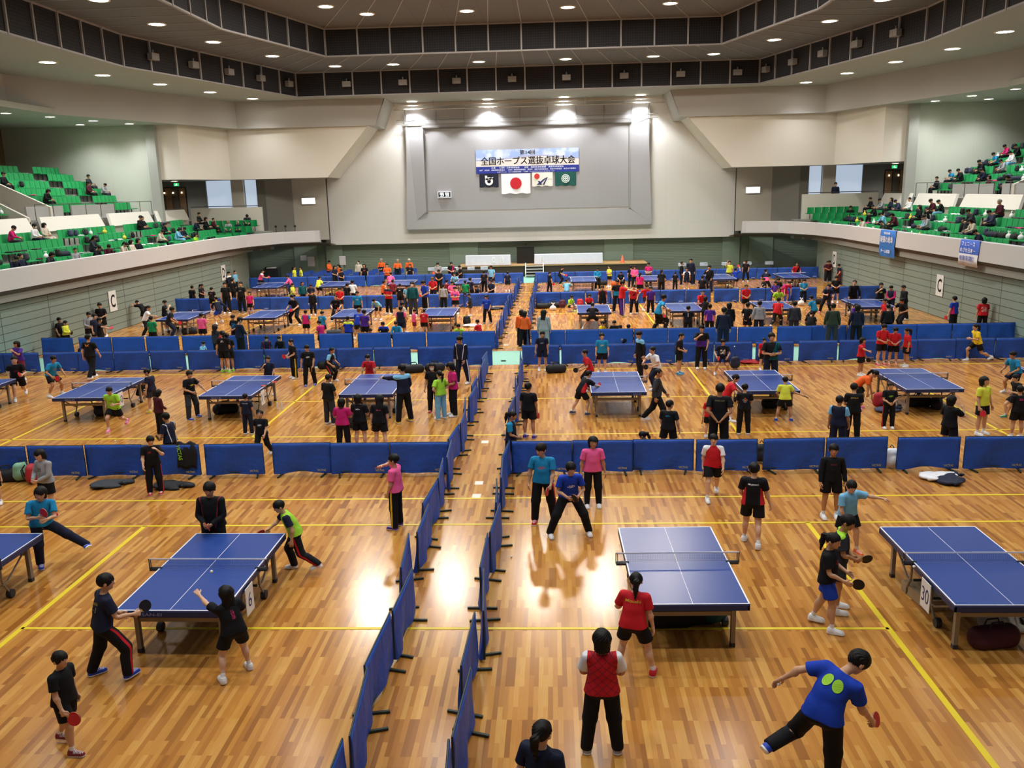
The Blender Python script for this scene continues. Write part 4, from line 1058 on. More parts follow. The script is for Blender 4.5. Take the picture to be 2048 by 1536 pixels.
# ================================================================== banner, flags, clock on the stage wall
YB = YW-.1
def banner():
    root = bpy.data.objects.new('event_banner', None); COL.objects.link(root); root.location = (-1.75, YB, 8.36); tag(root, 'wide event banner with black and white lettering and a sky picture', 'banner')
    W2, H2 = 3.83, .86
    m = NT('banner_print', .6); o = m.xyz(m.obj()); hill = m.math('ADD', .18, m.math('MULTIPLY', m.math('SINE', m.math('MULTIPLY', m.math('ADD', o[0], 1.2), .8)), .14))
    cloud = m.maprange(m.noise(m.obj(), 1.3, 4), .45, .65, 0, 1)
    c = m.mix(cloud, lin('#93a9d8'), lin('#cfd8ee')); c = m.mix(lt(m, o[2], m.math('ADD', hill, .1)), c, lin('#a3a7c8')); c = m.mix(lt(m, o[2], hill), c, lin('#d6d0cc')); c = m.mix(lt(m, o[2], -.36), c, lin('#1d2f8c')); m.base(c)
    b = MB(); b.lohi((-W2, -.02, -H2), (W2, 0, H2)); p = b.build('sheet', m.m, root)
    BK, WH = flat('#15151a'), flat('#d9def0')
    def t(s, mt, x, z, wd, h, bold=0): text_obj('lettering', s, mt, p, (x, -.026, z), (1, 0, 0), (0, 0, 1), width=wd, height=h, bold=bold)
    t('第14回', BK, .0, .62, 1.1, .34); t('第14回', BK, .02, .62, 1.1, .34); t('全国ホープス選抜卓球大会', BK, .02, .04, 7.0, .58); t('全国ホープス選抜卓球大会', BK, .05, .04, 7.0, .6)
    t('主催　（公財）日本卓球協会　　主管　鳥取県卓球連盟　鳥取市卓球協会', WH, .0, -.455, 5.4, .13, .01)
    t('後援　鳥取県　鳥取県教育委員会　（公財）鳥取県体育協会　鳥取市　鳥取市教育委員会　鳥取市体育協会　新日本海新聞社', WH, .0, -.62, 7.2, .11, .01)
    t('日本海テレビ　ＮＨＫ鳥取放送局　（公財）とっとりコンベンションビューロー', WH, -.1, -.77, 4.3, .1, .01)
banner()
def flag(x0, x1, zt, zb, col, name, label):
    root = bpy.data.objects.new(name, None); COL.objects.link(root); root.location = ((x0+x1)/2, YB+.01, (zt+zb)/2); tag(root, label, 'flag')
    W_, H_ = (x1-x0)/2, (zt-zb)/2; n = 16; m = MB()
    vs = [(-W_+2*W_*i/n, -.03+.02*math.sin(i*.9)*j, H_-2*H_*j-(0.03*math.sin(i) if j else 0)) for j in (0, 1) for i in range(n+1)]
    m.add(vs+[(x, y+.01, z) for x, y, z in vs], [(i, i+1, n+2+i, n+1+i) for i in range(n)]+[(2*n+2+i+1, 2*n+2+i, 3*n+3+i, 3*n+4+i) for i in range(n)])
    return root, m.build('cloth', flat(col, .8), root), W_, H_
def disc(parent, name, c, r, col, r0=0, y=-.06, n=36):
    m = MB()
    if r0: m.add([(c[0]+q*math.cos(2*math.pi*k/n), y, c[1]+q*math.sin(2*math.pi*k/n)) for q in (r0, r) for k in range(n)], [(k, (k+1) % n, n+(k+1) % n, n+k) for k in range(n)])
    else: m.poly([(c[0]+r*math.cos(2*math.pi*k/n), y, c[1]+r*math.sin(2*math.pi*k/n)) for k in range(n)])
    return m.build(name, flat(col, .7), parent)
def polyf(parent, name, pts, col, y=-.06):
    m = MB(); m.poly([(a, y, b) for a, b in pts]); return m.build(name, flat(col, .7), parent)
r_, c_, w_, h_ = flag(-5.35, -3.93, 7.48, 6.52, '#161a2e', 'prefecture_flag', 'dark navy flag with a white ring emblem, leftmost under the banner')
disc(c_, 'emblem', (0, -.06), .3, '#e8e8ea', .14); polyf(c_, 'emblem', [(-.3, .36), (-.14, .36), (-.1, .12), (.34, .26), (.2, .08), (-.05, .02), (-.28, .05)], '#e8e8ea')
r_, c_, w_, h_ = flag(-3.72, -1.55, 7.46, 6.0, '#efeef4', 'national_flag', 'large white flag with a red disc under the banner'); disc(c_, 'emblem', (0, .02), .43, '#c41f2c')
r_, c_, w_, h_ = flag(-1.42, .12, 7.5, 6.5, '#e9e6dc', 'association_flag', 'cream flag with a red dot and a slanted navy mark under the banner')
disc(c_, 'emblem', (-.4, .22), .2, '#c8322f'); polyf(c_, 'emblem', [(-.45, -.4), (-.22, -.4), (.4, .16), (.1, .02)], '#23285e'); polyf(c_, 'emblem', [(-.35, -.12), (-.2, -.12), (-.02, -.4), (-.2, -.4)], '#23285e', -.062); polyf(c_, 'emblem', [(.02, -.4), (.14, -.4), (.42, .18), (.28, .06)], '#23285e', -.061)
text_obj('lettering', 'JTTA', flat('#34343c'), c_, (.55, -.06, -.03), (1, 0, 0), (0, 0, 1), width=.32, height=.11)
r_, c_, w_, h_ = flag(.3, 1.86, 7.52, 6.5, '#14504a', 'city_flag', 'dark green flag with a pale round emblem, rightmost under the banner')
disc(c_, 'emblem', (0, .0), .31, '#dfeae6'); disc(c_, 'emblem', (0, .0), .26, '#14504a', .22, -.062); polyf(c_, 'emblem', [(-.2, 0), (0, .22), (.2, 0), (0, -.22)], '#3c7068', -.064); polyf(c_, 'emblem', [(-.03, -.2), (.03, -.2), (.03, .2), (-.03, .2)], '#dfeae6', -.066); polyf(c_, 'emblem', [(-.14, -.03), (.14, -.03), (.14, .05), (-.14, .05)], '#dfeae6', -.066)
p = on_y(889, 389, YW-.15)
m = MB(); m.box((p.x, YW-.14, p.z), (1.04, .12, .52)); o = m.build('wall_clock', flat('#d9dde6', .4)); tag(o, 'small lit digital clock on the grey panel left of the flags', 'clock')
m = MB(); m.box((p.x, YW-.205, p.z), (.9, .01, .34)); m.build('display', flat('#16181f'), o)
for dx in (-.27, -.13, .13, .27):
    m = MB()
    for sx, sz, a_, b_ in ((0, .12, .1, .03), (0, -.12, .1, .03), (0, 0, .1, .03), (.05, .06, .03, .12), (.05, -.06, .03, .12), (-.05, .06, .03, .12)): m.box((p.x+dx+sx, YW-.215, p.z+sz), (a_, .005, b_))
    m.build('digit', glow('#e8f2ff', 3), o)
for (px, py, nm_) in ((617, 402, 'left'), (1506, 380, 'right')):
    p = on_y(px, py, 66.3); m = MB(); m.box((p.x, 66.38, p.z), (1.02, .2, .46)); m.cur = 1; m.box((p.x, 66.26, p.z), (.98, .05, .42))
    tag(m.build('wall_light', [flat('#d8d8d6'), glow('#fdfdff', 2.2)]), 'white glowing box light on the recessed wall %s of the stage' % nm_, 'wall light')
# letters on the side walls
def letter(x, y, s, label, sx):
    m = MB(); m.box((x, y, 1.47), (.02, .72, .98)); o = m.build('letter_sign', flat('#e4e6e6')); tag(o, label, 'sign')
    text_obj('letter', s, flat('#141416'), o, (x-sx*.015, y, 1.47), (0, -sx, 0), (0, 0, 1), width=.42, height=.62, bold=.02)
letter(-21.27, 41.05, 'C', 'white sign with a black letter C on the left green wall', -1); letter(17.97, 41.25, 'C', 'white sign with a black letter C on the right green wall', 1)
letter(-21.27, 55.65, 'D', 'white sign with a black letter D on the far part of the left green wall', -1); letter(17.97, 56.65, 'D', 'white sign with a black letter D on the far part of the right green wall', 1)
# supporters' banners over the right parapet
def drape(y0, y1, z0, base, label, lines, low=None):
    root = bpy.data.objects.new('supporters_banner', None); COL.objects.link(root); root.location = (17.4, (y0+y1)/2, 0); tag(root, label, 'banner', 'banners over the right parapet')
    hw = (y1-y0)/2; n = 8; m = MB(); path = [(.12, 3.77), (-.03, 3.77), (-.04, 3.4), (-.04, 3.0), (-.02, 2.7), (.03, z0)]
    vs = [(x+.015*math.sin(3*k+i), hw-2*hw*i/n+(.12*(3.77-z)), z) for k, (x, z) in enumerate(path) for i in range(n+1)]
    m.add(vs, [(k*(n+1)+i, k*(n+1)+i+1, (k+1)*(n+1)+i+1, (k+1)*(n+1)+i) for k in range(len(path)-1) for i in range(n)])
    c = m.build('cloth', base, root, True)
    for s, z, h, mt, wf in lines: text_obj('lettering', s, mt, c, (-.075, .04+.12*(3.77-z), z), (0, -1, 0), (0, 0, 1), width=2*hw*wf, height=h, bold=.012)
WB = flat('#e8ecf6')
drape(45.3, 47.4, 2.4, flat('#2f6cb8', .7), 'blue cloth banner with white lettering draped over the right parapet, farther of the two', [('岐阜県', 3.62, .14, WB, .4), ('頑張れ岐阜', 3.3, .34, WB, .82), ('チーム岐阜', 2.7, .2, WB, .6)])
mm = NT('two_tone_banner', .7); oo = mm.xyz(mm.obj()); mm.base(mm.mix(lt(mm, oo[2], 3.2), lin('#3f63c4'), lin('#e6e8f0')))
drape(36.5, 38.2, 2.75, mm.m, 'blue and white cloth banner draped over the right parapet, nearer of the two', [('フェニース', 3.62, .16, WB, .7), ('めざせ日本一', 3.36, .2, WB, .8), ('岐阜県選抜', 3.02, .22, flat('#4a5cae'), .8), ('応援しています', 2.83, .07, flat('#7a7f9a'), .6)])
# entrances: doors, windows, exit signs, mezzanine posts
for sx, nm_ in ((-1, 'left'), (1, 'right')):
    X = lambda d: XC+sx*d
    root = bpy.data.objects.new('door_%d' % (1 if sx < 0 else 2), None); COL.objects.link(root); root['kind'] = 'structure'; root['label'] = 'brown double doors with brass lights at the %s entrance' % nm_
    for k in range(4):
        m = MB(); a = 25.55+k*.53; m.lohi((X(a), 65.1, 4.62), (X(a+.48), 65.18, 7.0)); m.build('door_leaf', flat(('#6e5236', '#4a4336', '#7a5a38', '#4c4438')[k]), root)
    for k in range(3): m = MB(); m.box((X(25.8+k*.66), 65.05, 6.65), (.07, .05, .1)); m.build('door_lamp', glow('#ffe9c0', 6), root)
    m = MB(); m.lohi((X(25.9), 64.95, 7.12), (X(26.3), 65.05, 7.36)); o = m.build('exit_sign', flat('#d8e0da')); tag(o, 'small green emergency exit sign over the %s entrance doors' % nm_, 'exit sign')
    m = MB(); m.lohi((X(25.92), 64.93, 7.14), (X(26.28), 64.95, 7.34)); m.build('panel', glow('#2bbf6a', 1.4), o)
    m = MB(); m.box((X(26.07), 64.92, 7.24), (.05, .006, .1)); m.box((X(26.14), 64.92, 7.2), (.12, .006, .03)); m.lathe([(.001, -.02), (.02, 0), (.001, .02)], 8, (X(26.1), 64.92, 7.31)); m.build('pictogram', glow('#eafff2', 2), o)
    gl = NT('window_glass', .1, 0, .5); gl.base(lin('#b9c6d6')); gl.b.inputs['Emission Color'].default_value = lin('#b4c4d8'); gl.b.inputs['Emission Strength'].default_value = .8
    for k, (a, b) in enumerate(((22.0, 24.0), (20.2, 21.1))):
        m = MB(); m.lohi((X(a), 65.35, 5.3), (X(b), 65.38, 7.5)); w_ = struct('window_%d' % (k+1+(0 if sx < 0 else 2)), m, gl.m)
    m = MB(); m.tube([(X(19.3), 62.8, 5.6), (X(24.3), 62.8, 5.6)], .03, 6); m.tube([(X(24.2), 62, 5.55), (X(24.2), 57.6, 5.55)], .025, 6); struct('trim_%d' % (3 if sx < 0 else 4), m, flat('#4c4a46', .4, .4))
    # raking walls of the stair openings in the upper tier
    m = MB(); m.prism([(X(24.9), 45.9, 5.0), (X(24.9), 45.9, 5.95), (X(30.2), 45.9, 8.5), (X(30.2), 45.9, 5.0)], (0, .18, 0)); m.prism([(X(24.6), 43.3, 5.0), (X(24.6), 43.3, 5.45), (X(29.6), 43.3, 8.1), (X(29.6), 43.3, 5.0)], (0, .18, 0)); struct('wall_%s_stair' % nm_, m, flat('#cfc9bb'))
    m = MB(); m.lohi((X(20.9), 31.6, 2.9), (X(23.4), 34.2, 4.45)); struct('wall_%s_stair_block' % nm_, m, flat('#cdbfaf'))
    m = MB(); m.tube([(X(24.6), 57.2, 6.1), (X(24.6), 44, 6.1)], .02, 6)
    for y in np.arange(44, 57.3, 1.65): m.tube([(X(24.6), y, 5.3), (X(24.6), y, 6.1)], .02, 6)
    struct('trim_%d' % (5 if sx < 0 else 6), m, flat('#5f5d58', .4, .4))
# tripods at the far left corner of the parapet
m = MB()
for a_ in range(3): m.tube([(0, 0, .75), (.3*math.cos(a_*2.1), .3*math.sin(a_*2.1), 0)], .018, 6)
m.tube([(0, 0, .7), (0, 0, 1.0)], .02, 6); m.box((0, 0, 1.08), (.12, .2, .14)); TRI = m.mesh('camera_tripod', flat('#17171a', .5))
for k, (px, py) in enumerate(((552, 459), (571, 458), (590, 456))):
    p = on_y(px, py, 63.2); tag(link('camera_tripod', TRI, None, (p.x, 63.2, 3.0), .5), 'black camera tripod behind the parapet at the far left corner, %s' % ('left of three', 'middle of three', 'right of three')[k], 'tripod', 'tripods at the far left corner')
# ================================================================== green seats
SEATM = flat('#1f9a56', .45); SEATD = flat('#3f4a44', .5)
m = MB()
n = 5
bk = [(-.23+.46*i/n, .21-.05*(1-(2*i/n-1)**2)+.02, 0) for i in range(n+1)]
vs = [(x, y+.06*t, .36+.46*t) for t in (0, .5, 1) for x, y, _ in bk]; m.add(vs+[(x, y+.025, z) for x, y, z in vs], [(j*(n+1)+i, j*(n+1)+i+1, (j+1)*(n+1)+i+1, (j+1)*(n+1)+i) for j in (0, 1) for i in range(n)]+[(18+j*(n+1)+i+1, 18+j*(n+1)+i, 18+(j+1)*(n+1)+i, 18+(j+1)*(n+1)+i+1) for j in (0, 1) for i in range(n)]+[(12+i, 13+i, 31+i, 30+i) for i in range(n)]+[(0, 6, 24, 18), (6, 12, 30, 24), (5, 23, 29, 11), (11, 29, 35, 17)])
m.box((0, .0, .4), (.45, .4, .045)); m.cur = 1; m.box((0, .12, .2), (.04, .06, .36)); SEAT = m.mesh('stadium_seat', [SEATM, SEATD])
seats = []
def blocks(y0, y1, aisles, step=.5):
    y = y0
    while y < y1:
        if not any(abs(y-a) < .62 for a in aisles): yield y
        y += step
for sx, nm_ in ((-1, 'left'), (1, 'right')):
    X = lambda d: XC+sx*d
    for k in range(4):
        for y in blocks(34.7 if 0 < k < 3 else 27, 60.1-.2*k, (36.4, 43.15, 50.15, 56.45)):
            seats.append((X(20.25+.98*k), y, 2.95+.35*k, -sx*math.pi/2, 'green seat in the %s row of the lower %s stand' % (('front', 'second', 'third', 'back')[k], nm_)))
    for k in range(6):
        for y in blocks(33.0, 57.2, (39.6, 47.0, 53.4)):
            if 43.2 < y < 46.3: continue
            seats.append((X(25.75+.9*k), y, 5.24+.46*k, -sx*math.pi/2, 'green seat in the %s row of the upper %s stand' % (('lowest', 'second', 'third', 'fourth', 'fifth', 'topmost')[k], nm_)))
for sx, nm_ in ((-1, 'left'), (1, 'right')):
    for k in range(3):
        for j in range(8-k//2): seats.append((XC+sx*(19.9-.2*k+.5*j), 61.0+.62*k, 3.0+.4*k, math.pi if sx < 0 else math.pi, 'green seat in the %s corner row at the far end of the %s stand' % (('front', 'middle', 'back')[k], nm_)))
vis = []
for s in seats:
    px, py = project(s[:3]); d = (Vector(s[:3])-EYE).length
    if -60 < px < 2108: vis.append((d, s))
vis.sort(key=lambda q: q[0]); SEATROWS = {}
rest_v, rest_f = [], []
sv = [v.co.copy() for v in SEAT.vertices]; sf = [tuple(p.vertices) for p in SEAT.polygons]; smi = [p.material_index for p in SEAT.polygons]
mm = MB()
for i, (d, s) in enumerate(vis):
    if i < 300:
        tag(link('stadium_seat', SEAT, None, s[:3], s[3]), s[4], 'seat', s[4].replace('green seat in', 'seats in'))
    else:
        R_ = Matrix.Rotation(s[3], 3, 'Z'); n0 = len(mm.v); mm.v += [tuple(R_ @ v+Vector(s[:3])) for v in sv]
        for f, q in zip(sf, smi): mm.f.append(tuple(a+n0 for a in f)); mm.mi.append(q)
o = mm.build('stadium_seats', [SEATM, SEATD]); tag(o, 'rest of the green seats in the far rows of both stands', 'seats', None, 'stuff')
# ================================================================== who is where
POSE = dict(
 st=dict(ra=(4, 9, 14, 6), la=(2, 10, 10, 7)), s2=dict(ra=(0, 14, 18, 4), la=(8, 8, 30, -4), rl=(6, 6, 0, 4), ll=(-4, 8, -8, 6), head=(8, 15)), s3=dict(ra=(8, 6, 24, -6), la=(-4, 12, 6, 8), rl=(-3, 7, -6, 5), ll=(5, 4, 0, 4), head=(10, -18), side=2),
 hb=dict(ra=(-22, 14, -5, -38), la=(-22, 14, -5, -38)), fo=dict(ra=(14, 14, 78, -62), la=(16, 14, 84, -60), rc=40, lc=40), hf=dict(ra=(10, 8, 62, -34), la=(10, 8, 58, -34), rc=40, lc=40, head=(14, 0)), hh=dict(ra=(-8, 32, 20, -40), la=(-8, 32, 20, -40)),
 rd=dict(lean=24, ra=(28, 22, 82, -8), la=(30, 20, 80, -14), rl=(34, 14, -22, 12), ll=(34, 14, -22, 12), rc=62, head=(-6, 0)), fh=dict(lean=22, twist=-25, side=-4, ra=(62, 20, 104, -30), la=(30, 30, 92, -20), rl=(18, 18, -22, 14), ll=(34, 12, -14, 10), rc=62, head=(-4, 12)),
 bw=dict(lean=24, twist=28, ra=(-12, 46, 20, 40), la=(48, 14, 84, -24), rl=(36, 16, -24, 12), ll=(20, 16, -22, 12), rc=62, head=(-6, -22)), sv=dict(lean=14, twist=10, ra=(-10, 40, 40, 30), la=(110, 4, 140, -6), rl=(22, 12, -18, 10), ll=(12, 12, -20, 10), rc=62, head=(-20, -8)),
 wk=dict(ra=(-18, 8, 6, 6), la=(20, 8, 40, 2), rl=(24, 3, 8, 2), ll=(-16, 3, -38, 3), lf=35), wk2=dict(ra=(18, 8, 40, 2), la=(-18, 8, 4, 6), rl=(-16, 3, -36, 3), ll=(24, 3, 8, 2), rf=35), rn=dict(lean=16, ra=(-30, 14, 50, -6), la=(28, 14, 110, -18), rl=(48, 4, -6, 3), ll=(-18, 5, -66, 5), lf=40, rc=50),
 ph=dict(ra=(48, 14, 152, -34), la=(8, 10, 30, -10), head=(6, 0)), ph2=dict(la=(48, 14, 152, -34), ra=(8, 10, 30, -10), head=(6, 0)), up=dict(ra=(120, 16, 165, -14), la=(4, 10, 14, 6), head=(-8, 0)), pr=dict(ra=(70, 30, 80, 24), la=(4, 10, 14, 6), rc=30), plt=dict(la=(72, 20, 80, 10), ra=(6, 10, 24, 4)),
 bd=dict(lean=62, ra=(64, 8, 70, 2), la=(64, 8, 70, 2), rl=(22, 8, -16, 6), ll=(22, 8, -16, 6), head=(0, 0)), cr=dict(lean=28, ra=(40, 16, 70, -10), la=(40, 16, 70, -10), rl=(112, 14, -42, 8), ll=(108, 14, -46, 8), head=(8, 0)), kn=dict(lean=12, ra=(30, 12, 70, -24), la=(30, 12, 70, -24), rl=(84, 18, -75, -10), ll=(80, 18, -78, -10), rf=40, lf=40, head=(14, 0)),
 sf=dict(lean=10, ra=(34, 14, 66, -22), la=(34, 14, 66, -22), rl=(96, 24, -12, -40), ll=(96, 24, -12, -40), head=(14, 0)), sit=dict(lean=4, ra=(24, 12, 74, -16), la=(24, 12, 74, -16), rl=(84, 7, 2, 4), ll=(84, 7, 4, 4), head=(10, 0)), sit2=dict(lean=16, ra=(38, 14, 92, -24), la=(38, 14, 80, -20), rl=(84, 9, 14, 5), ll=(84, 7, -6, 4), head=(28, 12)), sit3=dict(lean=-6, ra=(14, 14, 60, -40), la=(16, 14, 66, -38), rl=(84, 5, 22, 2), ll=(84, 5, 26, 2), head=(2, -15)),
 tt=dict(lean=18, ra=(38, 12, 22, 6), la=(38, 12, 22, 6), head=(4, 0)), lg=dict(lean=26, ra=(50, 40, 70, 30), la=(60, 30, 80, 10), rl=(30, 34, -10, 26), ll=(24, 34, -20, 30), rc=60), lw=dict(lean=40, ra=(120, 20, 165, -34), la=(120, 20, 165, -34), rl=(-4, 6, -10, 5), ll=(6, 6, -2, 5), head=(20, 0)))
def solve(pose, face, s_or_top, x, foot, base_z=0.0, H=None, anchor=None):
    """world matrix and scale so the figure stands at the pixel (x, foot) and reaches the pixel row s_or_top;
    with no foot pixel the head's top is set on the pixel (x, s_or_top) at standing height H"""
    R, T = fk(pose); v, f, W = TPL['body', 2]; P = skin(v, W, R, T)
    lo = P[:, 2].min()-.006
    an = (R[16]@V3(.103, .03, 0)+T[16]+R[19]@V3(-.103, .03, 0)+T[19])/2
    if anchor == 'l': an = R[19]@V3(-.103, .03, 0)+T[19]
    if anchor == 'r': an = R[16]@V3(.103, .03, 0)+T[16]
    if anchor == 'c': an = P.mean(0)
    hd = R[3]@V3(0, -.005, 1.508)+T[3]; tp = hd if hd[2] > P[:, 2].max()-.08 or H is not None else hd
    rot = np.array(Matrix.Rotation(math.radians(-face), 3, 'Z'))
    if H is None:
        g = on_z(x, foot, base_z); s = 1.0
        for _ in range(8):
            wp = np.array(g)+rot@((tp-V3(an[0], an[1], lo))*s); py = project(wp)[1]; pb = project(np.array(g))[1]
            s *= max(.5, min(2, (pb-s_or_top)/max(1, pb-py)))
        s = max(.74, min(1.27, s)); o = np.array(g)-rot@(V3(an[0], an[1], lo)*s)
    else:
        s = H/1.5; z = base_z+(tp[2]-lo)*s; g = on_z(x, s_or_top, z); o = np.array(g)-rot@(tp*s)
    M_ = Matrix(rot.tolist()).to_4x4(); M_.translation = Vector(o); return M_, s, (R, T)
PEOPLE = []; SEEN = {}
BOT = {'s': 'shorts', 'p': 'trousers'}
def add(line, group=None, base_z=0.0, pose=None, anchor=None, jit=0, plane=None):
    q = [t.strip() for t in line.split('|')]
    pos, face, top, bot, hair, shoes, pn, bt, tail = q
    x, tp, ft = pos.split(','); x, tp = float(x), float(tp); face = float(face)
    pd = dict(pose if pose is not None else POSE[pn])
    r = random.Random(int(x*7+tp*13))
    if pose is None:        # no two people stand quite alike
        pd['head'] = tuple(np.array((tuple(pd.get('head', (0, 0)))+(0,))[:3])+np.array([r.uniform(-5, 7), r.uniform(-14, 14), r.uniform(-4, 4)]))
        pd['lean'] = pd.get('lean', 0)+r.uniform(-1, 4)
        for a in ('ra', 'la'):
            b = pd.get(a, (4, 10, 12, 8)); pd[a] = tuple(np.array(b)+np.array([r.uniform(-5, 5), r.uniform(-2, 5), r.uniform(-7, 7), r.uniform(-4, 4)]))
    if bt:
        pd[bt[0]+'c'] = 62
    if ft.startswith('h'): M_, s, P_ = solve(pd, face, tp, x, None, base_z, float(ft[1:]))
    else: M_, s, P_ = solve(pd, face, tp, x, float(ft), base_z, None, anchor)
    wv = skin(v2 := TPL['body', 2][0], TPL['body', 2][2], *P_)*s*V3(1.08, 1.08, 1) @ np.array(M_.to_3x3()).T+np.array(M_.translation)
    lo_, hi_ = XC-19.65+.06-wv[:, 0].min(), XC+19.65-.06-wv[:, 0].max()
    if base_z == 0 and M_.translation.y < 60.4:
        if lo_ > 0: M_.translation.x += lo_
        if hi_ < 0: M_.translation.x += hi_
    if base_z == 0:
        for _, tx, ty, _a, _n, _s in TABLES:
            dx, dy = M_.translation.x-tx, M_.translation.y-ty; ex, ey = .7625+.17, 1.37+.17
            if abs(dx) < ex and abs(dy) < ey:
                if ex-abs(dx) < ey-abs(dy): M_.translation.x = tx+math.copysign(ex, dx)
                else: M_.translation.y = ty+math.copysign(ey, dy)
        for ry_ in (18.7, 31.0, 34.4, 47.6, 59.4):
            dy = M_.translation.y-ry_
            if abs(dy) < .3: M_.translation.y = ry_+math.copysign(.3, dy)
    d = (M_.translation-EYE).length; hpx = s*1.5*CF/d; lod = 0 if hpx > 135 else 1 if hpx > 62 else 2
    tk = 'tee' if top[0] == 't' else 'jacket'; topo = top[3:] if len(top) > 2 else ''
    hk = {'s': 'short', 'c': 'crop', 'b': 'bob', 't': 'tail', 'l': 'long'}[hair[0]]; hc = {'': '#14110f', 'b': '#2e2018', 'g': '#8a8884', 'w': '#b9b6b0', 'o': '#6a4a2a', 'c': '#1d2438', 'r': '#a01c22'}[hair[1:].replace('m', '')]
    tn = {'tee': 'shirt', 'jacket': 'jacket'}[tk]
    own = tail.startswith('=')
    lab = tail[1:].strip() if own else ('person in %s %s and %s %s' % (CNAME[top[1]], tn, BOT[bot[0]], tail) if top[1] == bot[1] else 'person in %s %s, %s %s %s' % (CNAME[top[1]], tn, CNAME[bot[1]], BOT[bot[0]], tail))
    if not own and len(lab.split()) > 16: lab = 'person in %s %s %s' % (CNAME[top[1]], tn, tail)
    if len(lab.split()) > 16: lab = ' '.join(t for t in lab.split() if t not in ('the', 'a'))
    if lab in SEEN: print('DUPLICATE LABEL', lab)
    SEEN[lab] = 1
    if len(lab.split()) > 16: print('LONG', len(lab.split()), lab)
    P = person(lab, M_, s, P_, lod, top[1], tk, topo, bot[1], BOT[bot[0]], bot[2:3], hk, hc, shoes[0], r.choice((0, 0, 1, 2)), shoes[1:] or 'W', 'm' in hair, 'person', group)
    PEOPLE.append((lab, P, M_.translation.copy(), s))
    if bt:
        bl = ('red' if bt[1] == 'R' else 'black')+' bat held by the '+(lab.replace('person in ', '', 1).replace('person', 'one', 1) if own else '%s %s %s' % (CNAME[top[1]], tn, tail))
        w_ = bl.split()
        if len(w_) > 16: w_ = [q for q in w_ if q not in ('the', 'a')]
        if len(w_) > 16: w_ = w_[:16]
        if ' '.join(w_) in SEEN: print('DUPBAT', bl)
        SEEN[' '.join(w_)] = 1
        if len(w_) > 16: print('LONGBAT', len(w_), ' '.join(w_))
        P.bat = hand_bat(P, bt[0], ' '.join(w_), bt[1], flip='f' in bt, tilt=.5 if lod == 0 else .4)
    return P
def ball(loc, label, r=.02):
    if 'ball' not in BAT:
        m = MB(); m.lathe([(r*math.sin(math.pi*k/10)+1e-5, -r*math.cos(math.pi*k/10)) for k in range(11)], 14, cap=False); BAT['ball'] = m.mesh('table_tennis_ball', flat('#f2efe6', .35), True)
    return tag(link('table_tennis_ball', BAT['ball'], None, loc), label, 'ball')
def chest_print(P, s, front, z, width, height, col, bold=.01, dx=0, name='print'):
    """lettering laid on the cloth of a shirt"""
    me = text_mesh(s, bold).copy(); me.materials.clear(); me.materials.append(flat(col, .7)); place_on_shirt(P, me, front, z, width, height, dx, name)
def place_on_shirt(P, me, front, z, width, height, dx, name):
    bv = BVHTree.FromPolygons([tuple(p) for p in P.topv], P.topf)
    co = np.empty(len(me.vertices)*3); me.vertices.foreach_get('co', co); co = co.reshape(-1, 3); lo, hi = co.min(0), co.max(0); c = (lo+hi)/2; sz = np.maximum(hi-lo, 1e-6)
    R, T = P.R[2], P.T[2]; sg = -1 if front else 1; out = []
    for p in co:
        X = sg*(p[0]-c[0])/sz[0]*width+dx; Z = z+(p[1]-c[1])/sz[1]*height
        o = R@V3(X, .4 if front else -.4, Z)+T; d = R@V3(0, -1 if front else 1, 0)
        h = bv.ray_cast(Vector(o), Vector(d)); out.append(np.array(h[0])-d*.006 if h[0] is not None else o+d*.28)
    me.vertices.foreach_set('co', np.array(out).ravel()); me.update(); me.name = name; link(name, me, P.top)
# ------------------------------------------------------------------ nearest courts
g1 = add('228,1147,1352|48|tN|pKR|s|B||rK|=person in navy G-1 shirt standing at the near left corner of table 6', pose=dict(lean=10, head=(4, 12), ra=(26, 16, 88, -4), la=(16, 14, 62, -18), rl=(30, 12, -2, 6), ll=(-6, 12, -18, 10), rt=30))
chest_print(g1, 'Mizushi', False, 1.13, .17, .045, '#a58d3a'); chest_print(g1, 'G-1', False, 1.05, .15, .075, '#8c8350')
P = add('472,1172,1350|322|tK|sK|l|WW||rK|=person in black shirt and shorts serving at the near end of table 6', pose=dict(lean=16, side=-4, twist=-8, head=(-14, -10), ra=(32, 22, 86, -34), la=(112, 10, 132, 4), rl=(22, 12, -8, 8), ll=(12, 14, -24, 10)))
chest_print(P, 'がんばれ', False, 1.06, .05, .15, '#e0457e'); p0 = on_z(423, 1143, 1.35); ball(p0, 'white ball tossed above table 6 by the serving person')
add('140,1303,1498|98|tK|sK|s|UW||rR|=person in black shirt and shorts walking right, nearest the bottom left corner', pose=dict(ra=(8, 9, 22, 6), la=(-6, 10, 6, 8), rl=(14, 3, 0, 3), ll=(-14, 4, -30, 4), lf=28, head=(6, 6)))
P = add('415,967,h1.62|180|jK:zU|pK|s|K|hf|rR|=person in black tracksuit looking down behind the far end of table 6')
add('608,1002,1142|262|tL:sN|pKR|s|W||rR|=person in lime shirt with navy sleeves lunging beside table 6', pose=dict(lean=28, twist=-14, head=(4, -4), ra=(58, 24, 84, -12), la=(8, 16, 34, 4), rl=(24, 5, -10, 4), ll=(-14, 6, -52, 6), lf=30))
add('84,975,1136|150|tT|pN|b|B||rR|=person in teal shirt kicking one leg out beside table 5', anchor='r', pose=dict(lean=12, side=-6, head=(10, 10), ra=(30, 8, 118, -40), la=(40, 10, 104, -30), rl=(4, 2, -6, 2), ll=(18, 46, 6, 46), lf=20))
